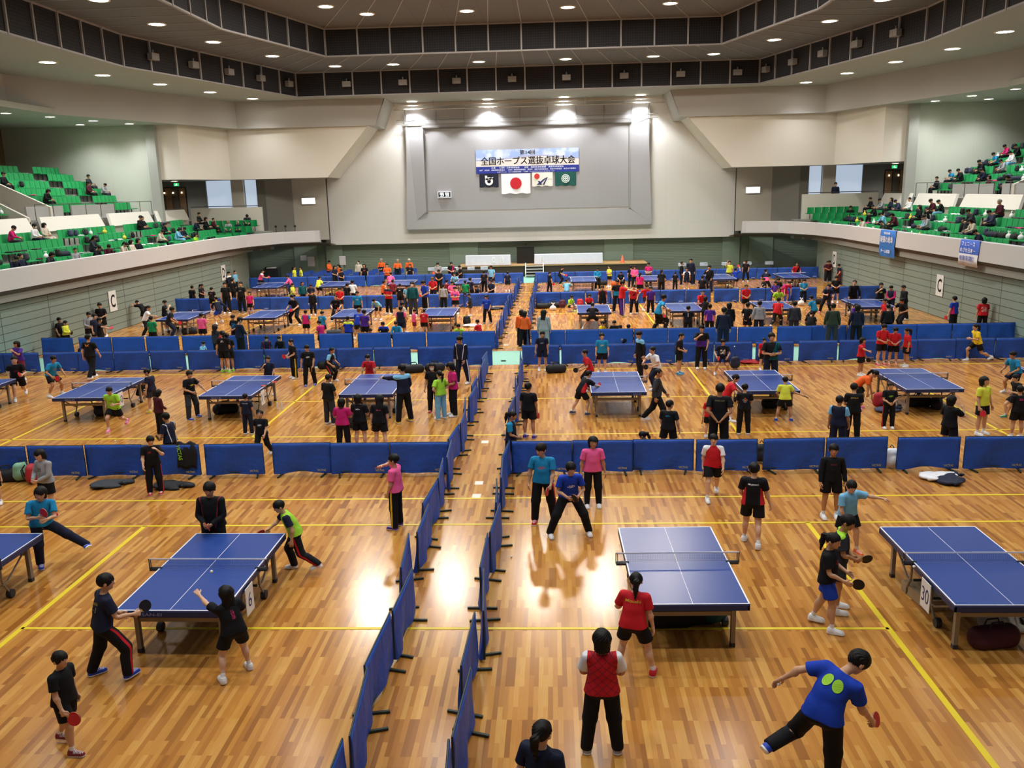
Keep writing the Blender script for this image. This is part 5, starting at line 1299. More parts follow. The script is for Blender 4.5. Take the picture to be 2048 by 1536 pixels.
P = add('98,900,1034|200|jG|sK|b|R|hf||=person in grey hooded sweatshirt and black shorts beyond table 5'); chest_print(P, '20', True, 1.07, .1, .075, '#3a3c42')
P = add('312,872,989|158|tK|pKR|s|R|||=person in black shirt with a red chest mark raising one hand by the barrier', pose=dict(head=(14, -20), ra=(14, 10, 40, 0), la=(40, 26, 150, -30))); chest_print(P, '彡', True, 1.1, .09, .06, '#b03038', dx=.03)
add('791,908,1055|282|tP|pKY|s|V||rR|=person in hot pink shirt pointing left beside the aisle barriers', pose=dict(ra=(96, 26, 112, -70), la=(4, 8, 20, -4), head=(2, -6), rc=30))
add('1088,887,1046|192|tT:fR|pKR|s|R|s2|lR|=person in teal shirt and black trousers right of the aisle holding a red bat')
P = add('1140,925,1072|168|tB:fW|pK|s|W||rK|=person in royal blue shirt leaning forward in a wide stance right of the aisle', pose=dict(lean=20, head=(2, -6), ra=(22, 16, 82, -36), la=(20, 18, 80, -34), rl=(18, 26, -6, 18), ll=(24, 22, -4, 16)))
add('1186,873,1014|176|tP|pKW|b|W|st||=person in pink shirt and black trousers behind the one in royal blue')
add('1424,868,996|186|tR:vW|sK|s|W|wk|rR|=person in red and white shirt walking toward the nearest right table')
P = add('1502,925,1088|16|tK:dR|sK|s|W|||=person in black shirt with white back lettering walking away beyond the nearest right table', pose=dict(ra=(6, 14, 12, 16), la=(10, 12, 40, -10), rl=(-10, 3, -22, 3), ll=(14, 4, 6, 4), rf=24, head=(0, -10))); chest_print(P, '●JBSC', False, 1.14, .17, .035, '#e6e6e6')
P = add('1660,888,1037|184|jK|sK|s|W|st|lK|=person in black hooded top and black shorts in front of the barrier'); chest_print(P, 'MIZUNO', True, 1.12, .11, .03, '#7d2230')
P = add('1714,962,1108|160|tA|sK|s|O|||=person in light blue shirt with one arm stretched out left of table 30', anchor='l', pose=dict(lean=12, side=6, head=(10, 14), ra=(20, 14, 26, 0), la=(54, 60, 60, 64), rl=(-2, 10, -28, 8), ll=(14, 8, 0, 6)))
P = add('1650,1067,1256|118|tK:fR|sB|t|WW|||=person in black shirt and royal blue shorts walking beside table 30', pose=dict(ra=(12, 10, 62, -10), la=(12, 10, 70, -26), rl=(14, 3, 2, 3), ll=(-10, 3, -22, 3), lf=20, head=(14, 14)))
P.bat = hand_bat(P, 'r', 'black bat held by the person in royal blue shorts beside table 30', 'K')
add('1678,1030,1222|110|tC:nL|sC|s|W|hf|rK|=person in charcoal shirt with lime collar half hidden by the one in blue shorts')
P = add('1272,1145,1343|18|tR|sK|t|R||lK|=person in red shirt with a ponytail at the near left corner of the nearest right table', pose=dict(lean=16, side=0, head=(2, -14), ra=(10, 14, 22, 10), la=(24, 22, 96, -6), rl=(12, 16, -4, 12), ll=(16, 12, -10, 8))); chest_print(P, 'Mizushi', False, 1.13, .2, .04, '#c9a52c')
add('1204,1258,1500|2|tR:xUsW|pKR|b|G|||=person in red and white patterned shirt standing with folded arms near the bottom middle', pose=dict(ra=(14, 16, 74, -50), la=(16, 14, 74, -52), rl=(2, 7, -2, 6), ll=(2, 7, -4, 6), head=(4, -4)))
add('1084,1443,h1.5|28|tN|pK|t|W|st||=person in dark navy shirt with a ponytail, cut off by the bottom edge')
P = add('1664,1307,1580|40|tB|pK|s|B||rR|=person in royal blue shirt with lime emblem kicking one leg back at bottom right', anchor='r', pose=dict(lean=30, side=14, twist=10, head=(30, 30), ra=(46, 20, 70, 18), la=(-6, 46, 14, 30), rl=(6, 2, 0, 2), ll=(10, 30, -88, 12), lf=30))
for sg in (-1, 1):
    m = MB(); m.poly([(.5*math.cos(t)*.8, .5*math.sin(t), 0) for t in [2*math.pi*k/20 for k in range(20)]]); me = m.mesh('emblem', flat('#a6e23c', .7))
    co = [(v.co.x*math.cos(sg*.5)-v.co.y*math.sin(sg*.5), v.co.x*math.sin(sg*.5)+v.co.y*math.cos(sg*.5), 0) for v in me.vertices]; me.vertices.foreach_set('co', np.array(co).ravel())
    bm = bmesh.new(); bm.from_mesh(me); bmesh.ops.triangulate(bm, faces=bm.faces); bm.to_mesh(me); bm.free()
    place_on_shirt(P, me, False, 1.115, .09, .12, sg*.05, 'emblem')
ball(hand_point(P, 'l'), 'white ball in the hand of the person kicking at bottom right')
add('-8,912,1010|150|tK|sK|s|W|st||=person in black clothes cut off by the left edge beyond table 5')
# ------------------------------------------------------------------ second row of courts, left
for l in '''43,682,762|196|tV|sU|b|W|ph2||=person in purple shirt with a hand at the head by the far left barrier
42,712,798|150|tK:fU|sK|t|WW|rn|lR|=person in black and maroon shirt running behind the far left table
113,711,792|110|tT:fR|sK|s|W|rd|rR|=person in teal shirt crouching at the left side of the second row table
186,668,757|8|tK:bO|pK|c|W|wk2||=person in black shirt with orange back emblem walking away at left
236,774,858|176|tL:fU|sK|s|P|rn||=person in lime shirt and black shorts running at the near end of a second row table
306,738,824|278|tN:zD|sC|s|Y|s3||=person in navy sleeveless top and grey shorts beside the second row table at left
326,779,870|40|jD|pK|b|K|hf||=person in dark maroon hooded jacket left of the black and navy pair
329,825,h1.42|285|tN:zW|pKU|s|W|hf|lK|=person with a white face mark in navy shirt behind the nearest left barrier
389,741,837|118|tK:fY|pC|s|B|||=person in black shirt and trousers resting a hand on a second row table
499,787,868|8|tN|pN|s|W|st||=person in navy shirt with white back lettering facing a second row table
528,820,915|185|tK:fW|pK|c|W|wk||=person in black shirt and trousers striding behind the barrier gap
541,712,790|175|tN|sK|sb|W|ph||=small person in navy shirt leaning behind a second row table
588,678,757|232|tK|pKY|c|W|hf|rR|=person in black shirt with yellow trouser stripes holding a red bat, left
621,690,772|170|tK:fW|pK|s|B|s2|lK|=person in black shirt and trousers with blue shoes, second row left
664,695,765|105|tK:vA|pKR|c|W|rd|rK|=person in black shirt with light blue shoulders beside the first left second row table
663,748,848|28|tK|pC|s|W|hf||=person in black shirt and charcoal trousers at the corner of a second row table
683,796,h1.36|5|tM|pKR|b|W|fo||=person in magenta shirt seen from behind at the near barrier
715,788,h1.42|12|tK:bW|sK|b|W|fo||=person in black shirt with bobbed hair between magenta and ponytail onlookers
758,789,h1.42|6|tK:bP|sK|l|W|s3|lR|=person in black shirt with pink back mark facing the first left second row table
734,709,h1.35|190|tR:gU|sK|s|W|tt|rR|=small person in red shirt behind the far end of a second row table
808,728,844|318|jN:yA|pKA|s|Y|||=person in navy tracksuit with light blue yoke pointing across a second row table
868,726,826|195|tK|pK|lm|R|st||=person in black with a white face mask behind the lime shirt
881,741,838|312|tL|pA|t|W|hh||=person in lime shirt and pale jeans right of the first left table
905,725,832|250|tM|pK|b|W|hf|lR|=person in magenta shirt and black trousers beside the lime shirt
925,672,768|205|jN:zW|pNW|s|W|s2||=tall person in navy tracksuit with white piping by the barrier left of the aisle
453,661,745|2|tK:bW|sK|t|L|s3||=person in black shirt and lime shoes in the huddle by the left barrier
441,674,740|20|tK:gU|sK|sr|A|hf||=person with red headwear in the huddle by the left barrier
464,664,741|340|tK|sK|t|L|hf||=person at the right of the huddle by the left barrier
285,772,798|95|tK|sK|s|W|cr||=person in black crouching behind a second row table at left'''.split('\n'):
    pz = None
    if 'resting a hand' in l: pz = dict(lean=6, head=(6, 14), ra=(10, 10, 64, -30), la=(44, 20, 40, 20), rl=(10, 10, 2, 6), ll=(4, 12, -8, 8))
    if 'pointing across' in l: pz = dict(ra=(6, 12, 30, -10), la=(80, 26, 86, 8), rl=(2, 8, -2, 7), ll=(2, 8, -2, 7), head=(4, -12))
    P = add(l, pose=pz)
    if 'white back lettering facing' in l: chest_print(P, 'SPORT CLUB', False, 1.16, .2, .022, '#e6e6ea')
    if 'orange back emblem' in l:
        m = MB()
        for sg in (-1, 1): m.add([(0, -.3, 0), (sg*.15, -.5, 0), (sg*.4, -.1, 0), (sg*.5, .5, 0), (sg*.12, .1, 0)], [(0, 1, 2, 4), (2, 3, 4)])
        place_on_shirt(P, m.mesh('emblem', flat('#e07a28')), False, 1.15, .13, .075, 0, 'emblem')
    if 'pink back mark' in l: chest_print(P, 'Z', False, 1.14, .06, .045, '#e0a0b8')
    if 'lime shoes in the huddle' in l: chest_print(P, 'Z', False, 1.15, .07, .04, '#e6e6e6')
# second row, right
for l in '''1060,765,876|22|tK|sK|s|V|st|rR|=person in black shirt and shorts standing next to the right aisle barriers
1026,825,h1.38|100|tN:vT|sK|t|W|hf||=person in navy shirt with blue shoulders beside the right aisle barriers
1160,741,829|52|tK:dR|sK|s|H||rR|=person in black shirt reaching over the first right second row table
1170,699,h1.42|262|tR|pK|c|W|rd|lK|=person in red shirt behind the far left corner of a second row table
1204,666,747|184|tT:fY|sK|s|W|st|rR|=person in teal shirt and black shorts before the right barrier
1085,662,742|186|tN:fG|sN|s|W|st|rK|=person in navy shirt and shorts just right of the aisle beyond the strip
1278,662,757|252|jK:yA|pK|s|W|s3||=tall person in black jacket with light blue shoulder beside a second row table
1307,693,778|262|tW|pN|c|W|fh|lK|=person in white polo shirt playing at the side of a second row table
1360,666,749|112|tK|sK|c|T|hf||=person in black shirt and shorts with hands clasped by the right barrier
1402,650,738|186|tK:hV|pK|s|W|ph||=person in black and purple shirt with a hand at the face by the barrier
1444,678,750|190|tN:gW|sN|s|WK.1|rd|rR|=person in navy shirt with white lettering and knee pads receiving a ball
1543,665,h1.74|182|tK:qQ|pN|s|W|fo||=person in black and teal shirt with crossed arms behind a second row table
1526,676,740|180|tR|sK|s|W|st||=person in red shirt hidden behind the black and teal shirt
1722,675,752|130|tR:fW|sK|b|W|pr|lK|=person in red and white shirt handing a bat toward the red group
1762,648,731|165|tR|sK|s|R|hf|rR|=tallest of the three people in red shirts by the right barrier
1785,655,731|190|tR|sK|s|O|hf||=person in red shirt and orange shoes in the middle of the red three
1809,656,734|272|tR|sK|t|W|st||=person in red shirt with a ponytail at the right of the red three
1950,646,720|265|tY|sK|t|W|rn||=person in bright yellow shirt running before the far right barrier
1718,742,818|118|tO|sK|t|P|bd||=person in orange shirt bending near the third right second row table
2043,702,h1.42|250|tT|sN|s|W|rd||=person in teal shirt at the right edge by the barrier
1312,737,846|96|jC:nK|pK|c|W|wk||=person in charcoal tracksuit walking right between two second row tables
1340,800,h1.4|24|tK:bT|sK|s|W|s2||=person in black shirt with a teal back print at the near right barrier
1458,749,836|98|tR|sK|s|W|lg||=person in red shirt leaning over the second right table
1420,794,876|20|tR|sK|s|W|s3|lR|=small person in red shirt half hidden by the big one in black
1441,766,h1.78|8|tK|pK|c|K|hb||=big person in black shirt and trousers seen from behind
1486,767,868|4|tK|pK|s|W|hf||=person in black shirt with an orange and blue back picture
1567,753,842|6|tI|sK|s|B|||=person in bright yellow shirt and black shorts holding a black bat out right
1680,791,h1.42|32|tN:sA|pN|s|W|st||=person in navy vest with light blue sleeves at the near barrier
1702,766,880|10|tK|pK|s|K|hf||=person in black shirt with yellow back lettering before the barrier
1776,765,857|182|tK:fL|pKR|c|W|hf||=person in black shirt with red striped trousers left of a pile of bags
1905,791,h1.46|62|tK|sK|b|W|ph||=person in black with a hand raised to the face at right
1963,753,870|150|tI|sK|b|W|st|rR|=person in bright yellow shirt with black shorts at the far right
2036,748,836|262|tK|sK|s|E|rn||=person in dark shirt leaning in at the right edge
2030,771,876|4|tK:bM|sK|s|W|st||=person in black shirt with pink back lettering at the right edge
1283,863,h1.3|282|tK|sK|t|W|sf||=person with a ponytail sitting low behind the near right barrier'''.split('\n'):
    pz = None
    if 'reaching over' in l: pz = dict(lean=40, side=4, head=(-14, 6), ra=(88, 18, 112, -18), la=(50, 24, 90, -10), rl=(22, 10, -14, 6), ll=(-6, 14, -26, 12), rt=20)
    if 'holding a black bat out right' in l: pz = dict(lean=12, head=(4, -8), ra=(14, 34, 30, 66), la=(20, 18, 70, -10), rl=(8, 14, 0, 10), ll=(8, 14, 0, 10))
    P = add(l.replace('WK.1', 'WK.33') if 0 else l.replace('|WK.1|', '|W|'), pose=pz)
    if 'out right' in l: P.bat = hand_bat(P, 'r', 'black bat held out by the person in bright yellow shirt facing away', 'K')
    if 'yellow back lettering' in l: chest_print(P, 'JOOLA', False, 1.14, .17, .045, '#b9a23a')
    if 'big person' in l: chest_print(P, 'SPORTS CLUB', False, 1.17, .17, .022, '#8f8550')
    if 'orange and blue' in l:
        for c, w_, h_, dz in (('#5a86a8', .15, .15, 0), ('#15161a', .11, .11, 0), ('#c4652a', .085, .13, .02)):
            m = MB(); m.poly([(.5*math.cos(t)*(1+.25*math.sin(5*t)), .5*math.sin(t)*(1+.2*math.cos(4*t)), 0) for t in [2*math.pi*k/28 for k in range(28)]]); me = m.mesh('print', flat(c, .7))
            bm = bmesh.new(); bm.from_mesh(me); bmesh.ops.triangulate(bm, faces=bm.faces); bm.to_mesh(me); bm.free()
            place_on_shirt(P, me, False, 1.04+dz, w_, h_, 0, 'print'); 
            for o in P.top.children: pass
    if 'pink back lettering' in l: chest_print(P, 'YK', False, 1.14, .1, .04, '#b03a60')
# ------------------------------------------------------------------ corridor and third row, left
def crowd(txt, where, group=None):
    for l in txt.strip().split('\n'):
        a = l.split('|'); a[-1] = a[-1].strip()+where if not a[-1].strip().startswith('=') else a[-1]; add('|'.join(a), group)
crowd('''106,635,h1.4|100|tK:fR|sK|s|W|s2||standing by the left wall
138,641,700|96|jI|sK|s|W|hf|lK|in the gap of the left barriers
174,606,h1.6|170|tK|sK|s|W|hf||leaning on the green wall under the letter
177,624,h1.5|130|jG|sK|s|W|hf||near the left wall
188,627,h1.5|100|tN|sK|s|W|st||next to the grey sweater at left
198,635,h1.42|80|tK:bW|sK|s|W|pr|rR|holding a red bat out by the left wall
270,602,652|285|tK|sK|s|W|lw||resting both arms on the left wall
297,611,h1.5|95|tW:qK|pK|t|W|fh||behind the end of the leftmost table
301,632,h1.38|10|tE|sK|s|W|st||beside the leftmost table
338,600,h1.5|80|tK:fU|sK|s|W|ph||beyond the leftmost table
346,614,676|70|tK|pN|s|W|rd|rR|with white socks at the leftmost table
438,593,648|292|jN:nY|sB|c|W|bw|rK|swinging beside the leftmost table
402,626,h1.38|6|tP|sK|s|W|st||near the leftmost table
464,630,h1.42|200|tK:gT|sK|s|W|hf||left of the dark coat
455,564,627|180|tK|pK|s|W|st||standing before the barrier, tallest there
485,563,626|184|tK:fG|pK|s|K|st||with a grey chest print at the barrier
502,583,632|182|tM|sK|b|W|st|lK|small, in front of the barrier
590,589,650|200|tK:zD|pK|sm|W|rd|lR|with a white mask and red bat
627,582,630|180|jK|pK|s|W|st||with white shoes before the barrier
615,620,676|6|tM:sT|sK|s|W|st||facing away behind the second left table
647,622,678|20|tT|sN|s|W|s2||with a white back emblem behind the second left table
643,641,702|300|tM|sK|s|W|hf|lK|in the gap of the barrier
671,590,h1.45|170|tK:fG|pK|c|W|rd|lR|behind the table second from the aisle
717,582,640|180|tT:fW|sK|s|W|st||in front of the barrier behind a table
757,598,640|200|tA|sK|s|W|bd|rR|bending at the table second from the aisle
778,568,628|205|tR:yN|pK|c|W|fo||standing wide before the barrier
718,616,h1.5|12|tB:bW|sK|so|W|rd||at the near end of the second table from the aisle
728,619,h1.46|20|tV|sK|s|W|st||next to the royal blue shirt at the table end
695,632,h1.36|8|tB:yI|pK|c|W|st||with yellow shoulders at a table end
765,644,h1.4|180|tN:yB|sK|s|W|cr||bending low behind the near barrier
791,643,h1.35|180|jT|pK|s|W|sf||sitting behind the near barrier
807,604,666|40|jS|sK|s|W|s2||with a hood between two tables
801,612,h1.46|12|tN:sP|sN|s|W|st||next to the beige hood
831,618,670|72|tP|sU|s|W|hf|lR|facing the red shirt by a table
850,618,672|8|tR:bW|sK|c|W|st|rR|at the first table left of the aisle
813,570,h1.42|190|tA|pC|s|W|hf||behind the barrier crowd
827,563,632|180|jQ|pC|sm|W|st||with a mask before the barrier
851,561,630|225|tB|pKW|s|W|hf|rR|with white trouser stripes before the barrier
909,573,h1.45|184|tP:gB|sK|s|W|fo||holding a blue towel behind the first table
930,585,h1.42|200|tK|sK|s|W|cr|rR|crouching near the first table left of the aisle
940,587,632|250|jC|sC|s|W|hf||beside the first table left of the aisle
975,590,647|188|tB:fA|pK|s|K|s2||alone on the wood floor left of the aisle
916,648,h1.4|190|tL|sK|s|W|cr|rK|bending behind the near barrier
954,639,h1.3|300|tR|sK|s|W|sf||sitting on the floor left of the aisle''', ', third row left')
P = add('481,634,h1.66|40|jN|pK|s|K|hf||=person in long dark coat with a shoulder bag between the left barrier rows')
add('430,648,h1.5|30|jC|pK|lb|K|st||=person with long brown hair in grey jacket between the left barrier rows')
add('407,683,h1.1|100|tA|sK|s|W|sf||=person in light blue shirt sitting between the left barrier rows')
add('533,672,h1.3|150|jN:zM|pK|s|K|sf||=person in navy jacket with magenta zip sitting between the left barrier rows')
add('557,672,h1.3|190|jK|pK|s|K|sf||=person in black jacket sitting bowed between the left barrier rows')
add('741,657,h1.2|150|tK|sK|s|W|sf||=person in black sitting under the side of a third row table')
# farthest row, left
crowd('''384,571,h1.42|20|tK|sK|s|W|st||left of three by the left wall
404,568,h1.45|100|tK:fP|sK|t|W|hf||middle of three by the left wall
423,574,h1.4|10|tK:bP|sK|s|W|st||right of three by the left wall
452,543,h1.5|100|jN:yW|pK|s|W|st||with a white towel at the left wall
470,541,h1.5|105|tA|pK|c|W|s2||at the left wall
464,556,h1.6|12|tK|pK|s|W|st||in a group by the left wall
481,566,h1.3|190|tI|sK|s|W|st||behind the tall ones at left
525,539,h1.5|110|tP:yW|pK|s|W|fh|rR|playing at the second table
532,534,h1.4|180|tO|pN|s|K|sit||sitting by the blue chairs
576,550,590|262|jP|pN|s|L|lg||with arms spread behind a table
592,533,575|95|tI|sK|t|W|st||one of a lime pair, ponytail
603,533,573|250|tI|sK|s|W|st||one of a lime pair, short hair
585,566,h1.38|95|tI|sK|s|W|hf||near the middle barrier
604,563,h1.45|140|jQ|pK|t|W|st||next to the lime shirts
621,568,h1.4|180|tN|sN|s|W|hf||near the middle barrier
645,552,595|30|tI|sN|s|W|rd||seen from behind playing
659,521,h1.55|110|jO|pN|s|K|hf||behind the last barrier at left
670,531,h1.52|120|tN|pK|l|K|hf||next to the orange ones
676,529,h1.5|230|tO|pN|l|K|hf||with long hair behind the last barrier
683,538,h1.4|120|tK|pK|s|W|hf||small, next to the orange ones
716,521,h1.62|184|jS|pC|cm|K|st||with a white mask behind the last barrier
730,528,573|176|tK:fP|pK|l|R|st||with red shoes in front of the last barrier
762,517,h1.72|190|jO:hN|pN|cg|K|hf||leftmost of three officials
795,518,h1.72|176|jO:hN|pN|cg|K|fo||middle of three officials
818,517,h1.72|184|jO:hN|pN|cw|K|hf||rightmost of three officials
776,527,575|178|tO|sN|s|W|fo||with crossed arms before the officials
821,528,571|182|tK:fS|pK|s|K|st||before the officials
801,544,h1.45|8|tP|sK|c|W|rd||hot pink back at a table
705,560,h1.5|6|tW|pK|s|W|st||with a black cross bag
694,566,h1.4|20|tK|sK|s|W|st||beside the white shirt
785,559,h1.4|20|tU|pK|c|W|st||by the middle barrier
768,561,h1.4|60|tO|sK|s|W|st||by the middle barrier
801,566,h1.4|8|tK:bW|sK|c|W|st||with white back emblem at the middle barrier
678,575,h1.38|170|tR|sK|s|W|hf|lR|by the middle barrier
875,525,h1.62|180|jG|pC|sm|K|hf||with mask far behind
864,554,h1.55|190|tR|pN|so|W|hf||brown hair near the middle barrier
877,539,h1.5|184|tK|pK|s|K|hf||in the right group
903,524,h1.55|150|tK:qM|pK|s|W|hf||by the stage corner
909,536,h1.45|184|tK:fI|pK|s|W|hf||with a skull print by the stage
918,531,h1.45|240|tK|pK|s|W|hf||small, by the stage corner
928,545,h1.4|178|tA|sK|s|W|rd||behind the first table
930,560,h1.4|14|tE|sK|c|W|st||near the first table
940,555,h1.42|30|tN:bR|sK|s|W|st||near the first table
955,541,586|10|tK:bR|pK|s|W|st||with red and white back lettering
984,531,578|200|tA|sN|s|W|s2||with black arm sleeves before the stage
1016,543,583|10|tN|sN|s|W|st||before the last barrier at the aisle
982,559,h1.42|210|tN|sK|s|W|hf||beside the aisle
886,568,h1.42|10|jG|pK|c|W|st||near the middle barrier
894,559,h1.42|30|tU:qK|pK|s|W|hf||in the right group
904,563,h1.42|160|tP|pK|s|W|hf||near the first table
951,571,h1.35|200|tN|pK|s|W|cr||near the aisle''', ', farthest row left')
# farthest row, right
crowd('''1100,543,585|60|tK|pK|s|K|s2|rR|at the aisle
1122,533,568|100|tK|pK|s|K|rd|rR|playing at the first table
1133,558,h1.4|50|tA|pK|c|W|fh|rK|reaching over the first table
1188,535,h1.42|182|jT|pK|s|W|hf||behind the first table
1218,531,574|240|tI|sK|c|W|fo||before the last barrier
1242,543,h1.3|180|tK:fT|pK|s|W|sf||sitting by the last barrier
1262,531,575|10|tK|pK|s|K|st||facing the stage
1283,531,h1.45|184|jP|pK|s|W|hf||by the second table
1297,525,h1.55|200|tM:hG|pK|s|W|hf||behind the second table
1280,545,h1.42|8|tM|sK|t|W|st||facing the second table
1323,539,h1.5|20|tK|pK|t|K|st||near the middle barrier
1350,544,580|8|tK|pK|s|W|st||small, alone on the floor
1373,535,581|184|tN:vW|sN|s|W|st||with white shoulders
1364,523,h1.5|100|jK|pK|c|K|st||far group, left
1382,517,h1.7|180|jN|pN|s|K|st||far group, tallest
1384,526,h1.4|220|tH|pK|s|W|hf||far group, front
1419,530,h1.66|200|jK|pN|s|K|ph||by the third table
1405,551,h1.35|20|tK|sK|s|W|st||near the middle barrier
1456,536,578|40|tB|sK|s|W|up|rR|reaching up at the third table
1459,522,h1.5|180|tI|pK|s|W|up||lifting a board behind the third table
1491,520,563|200|tK:fU|pK|b|W|s2||before the last barrier
1595,525,h1.5|182|tR:qK|pK|c|W|rd|lR|behind the fourth table
1531,538,h1.45|40|tN:hP|pK|s|W|fh|lR|left of the fourth table
1526,556,603|250|tK:fW|sK|s|W|hf|lK|at the gap of the barrier
1551,562,h1.38|210|tV|sK|s|W|hf||beside the tall black shirt
1557,556,h1.42|190|tK|pK|s|W|hf||behind the purple shirt
1580,563,h1.45|160|tM|sM|c|P|bd||bending under the fourth table
1606,558,608|182|tT:fA|pK|sm|K|hf||with a mask before the barrier
1658,522,563|200|tD|pC|s|K|st||leaning on the right wall
1663,521,564|180|tD|pK|s|K|hf||beside the one leaning on the wall
1686,528,570|262|tN:dR|pD|s|K|s2||near the letter on the right wall
1670,552,606|190|tK|sK|s|W|hf|lR|in the wall corner gap
1650,568,626|210|tN:fR|pKR|s|P|fh|lK|with a bat at the barrier end''', ', farthest row right')
# third row, right
crowd('''1208,642,h1.3|120|tY|sK|s|W|sf||sitting right behind the near barrier
1228,641,h1.35|200|tK|sK|s|W|sf||sitting beside the yellow one
1240,650,h1.3|190|tK|pK|s|W|sf||squeezed beside two sitting ones
1257,649,h1.3|5|tN|sK|s|W|sf||sitting low, facing away
1144,591,h1.25|130|tL|sK|s|L|sf||sitting by bags
1179,588,h1.3|180|tR:hN|pN|b|W|sf||sitting behind the first table
1184,605,658|6|tK|sK|s|W|lg||lunging at the first table
1205,571,h1.42|186|tK:vU|sK|s|W|st||by the barrier behind the first table
1235,559,625|176|tK:hT|pK|s|K|s2||tall, behind the first table
1246,561,633|80|tR|pVW|s|Y|pr||with purple trousers and yellow shoes
1268,569,628|184|tR:gK|pK|s|W|s2|lK|between the first and second tables
1293,569,622|140|tR|sK|s|W|bw|rR|behind the purple shirt
1301,573,628|182|tV|pK|s|W|st||between the first and second tables
1320,589,664|52|tT:bW|pK|s|K|bw|rR|at the corner of the second table
1322,622,h1.35|200|tK:fC|pK|s|W|cr||bending by the second table
1377,611,h1.42|8|tK|pK|c|W|st||with white vertical back lettering
1393,581,h1.46|160|tR|sK|c|W|tt|lR|leaning behind the second table
1411,592,h1.4|60|tK|pK|b|W|st||by the second table
1420,608,h1.42|14|tV:dP|pK|s|W|st|rR|by the second table
1459,605,h1.55|10|jK|pK|b|W|st||beside the tracksuit with white stripes
1496,605,h1.46|40|tK|sK|s|W|hb||with hands behind the back
1491,569,628|165|tR|sK|c|W|hf|lK|before the barrier
1520,601,h1.58|6|jG:bC|pN|c|W|st||facing the third table
1552,595,655|28|tR|pKW|s|W|rn||running at the third table
1557,575,h1.45|182|tL|sK|c|W|rd||behind the third table
1590,602,h1.58|8|jC|pC|s|W|st||facing the third table
1622,591,h1.42|320|tT:bI|pK|s|W|rd||right of the third table
1623,623,h1.4|20|tK|sK|s|W|cr||bending by the third table
1716,609,h1.62|10|jN:bK|pK|b|W|st||with a hood before the barrier
1726,607,h1.3|140|tV:hM|sK|s|W|sf||sitting at the fourth table
1777,608,h1.5|8|jK|pK|c|W|st||facing the fourth table
1769,597,h1.45|250|tR|pKP|c|W|hf||half hidden at the fourth table
1710,560,h1.62|180|jK|pK|c|W|tt||leaning on the far end of the fourth table
1763,565,h1.55|190|tK:fI|pK|s|W|ph||with an arm up by the right wall
1782,571,h1.45|230|jN:sM|pN|s|W|hf||leaning on the right wall
1800,596,660|262|tK|pK|s|W|fh|rR|playing at the fourth table
1806,570,h1.6|262|jK|pK|c|W|s2||behind the player at the right wall
1910,592,h1.5|330|tB:dM|pK|s|W|st|lR|alone near the right wall
1970,595,h1.5|8|tR:gS|pK|b|W|st||coral top near the right wall''', ', third row right')
P = [q for q in PEOPLE if 'white vertical back' in q[0]][0][1]
for k, ch in enumerate('卓球部'): chest_print(P, ch, False, 1.16-.055*k, .05, .045, '#e0e0e4')
P = [q for q in PEOPLE if 'white back emblem behind' in q[0]][0][1]; chest_print(P, 'V', False, 1.13, .12, .06, '#e8eef4')
add('1088,619,h1.62|6|jG|pG|l|K|st||=person with long dark hair in pale grey dress just right of the aisle')
add('1049,623,h1.5|16|jO|pK|b|W|s2||=person in orange jacket with a dark backpack in the aisle, right')
add('1043,619,h1.5|350|jO:bR|pK|b|W|st||=person in orange jacket in the aisle, left of the backpack')
add('1449,614,h1.7|8|jN|pNW|s|W|st||=person in navy tracksuit with white stripes between the right barrier rows')
add('1667,606,h1.7|8|jF|pC|c|W|st||=person in olive hooded jacket between the right barrier rows')
add('1672,366,h1.72|180|jN|pN|s|K|st||=person in dark jacket standing at the railing of the right entrance', base_z=4.62) if 0 else None
# ------------------------------------------------------------------ spectators in the stands
def seat_person(px, py, row, upper, top, bot, hair, pose, label, turn=0, sx=-1, corner=False):
    d = (25.75+.9*row) if upper else (20.25+.98*row); zf = (5.24+.46*row) if upper else (2.95+.35*row)
    x = XC+sx*d; p = on_x(px, py, x)
    if upper: p.y = min(p.y, 56.8)
    if corner: p = on_y(px, py, 61.0+.62*row); x = p.x; zf = 3.0+.4*row; turn = -sx*75
    face = (90 if sx < 0 else 270)+turn
    pd = dict(POSE[pose]); r = random.Random(int(px*11+py)); pd['head'] = (pd['head'][0]+r.uniform(-6, 10), pd['head'][1]+r.uniform(-25, 25)); pd['lean'] += r.uniform(-2, 6)
    R, T = fk(pd); s = r.uniform(.96, 1.1); rot = np.array(Matrix.Rotation(math.radians(-face), 3, 'Z'))
    o = V3(x, p.y, zf+.425)-rot@(V3(0, -.02, .70)*s)
    M_ = Matrix(rot.tolist()).to_4x4(); M_.translation = Vector(o)
    hk = {'s': 'short', 'c': 'crop', 'b': 'bob', 't': 'tail', 'l': 'long'}[hair[0]]; hc = {'': '#14110f', 'b': '#2e2018', 'g': '#8a8884', 'w': '#b9b6b0'}[hair[1:].replace('m', '')]
    if label in SEEN: print('DUP', label)
    SEEN[label] = 1
    if len(label.split()) > 16: label = ' '.join(t for t in label.split() if t not in ('the', 'a'))
    if len(label.split()) > 16: print('LONG', label)
    P = person(label, M_, s, (R, T), 2, top[1], 'tee' if top[0] == 't' else 'jacket', top[3:], bot[1], BOT[bot[0]], '', hk, hc, 'K', 0, 'W', 'm' in hair, 'person', 'spectators in the %s stand' % ('left' if sx < 0 else 'right'))
    PEOPLE.append((label, P, M_.translation.copy(), s))
SP = {'j': 'jacket', 't': 'shirt'}
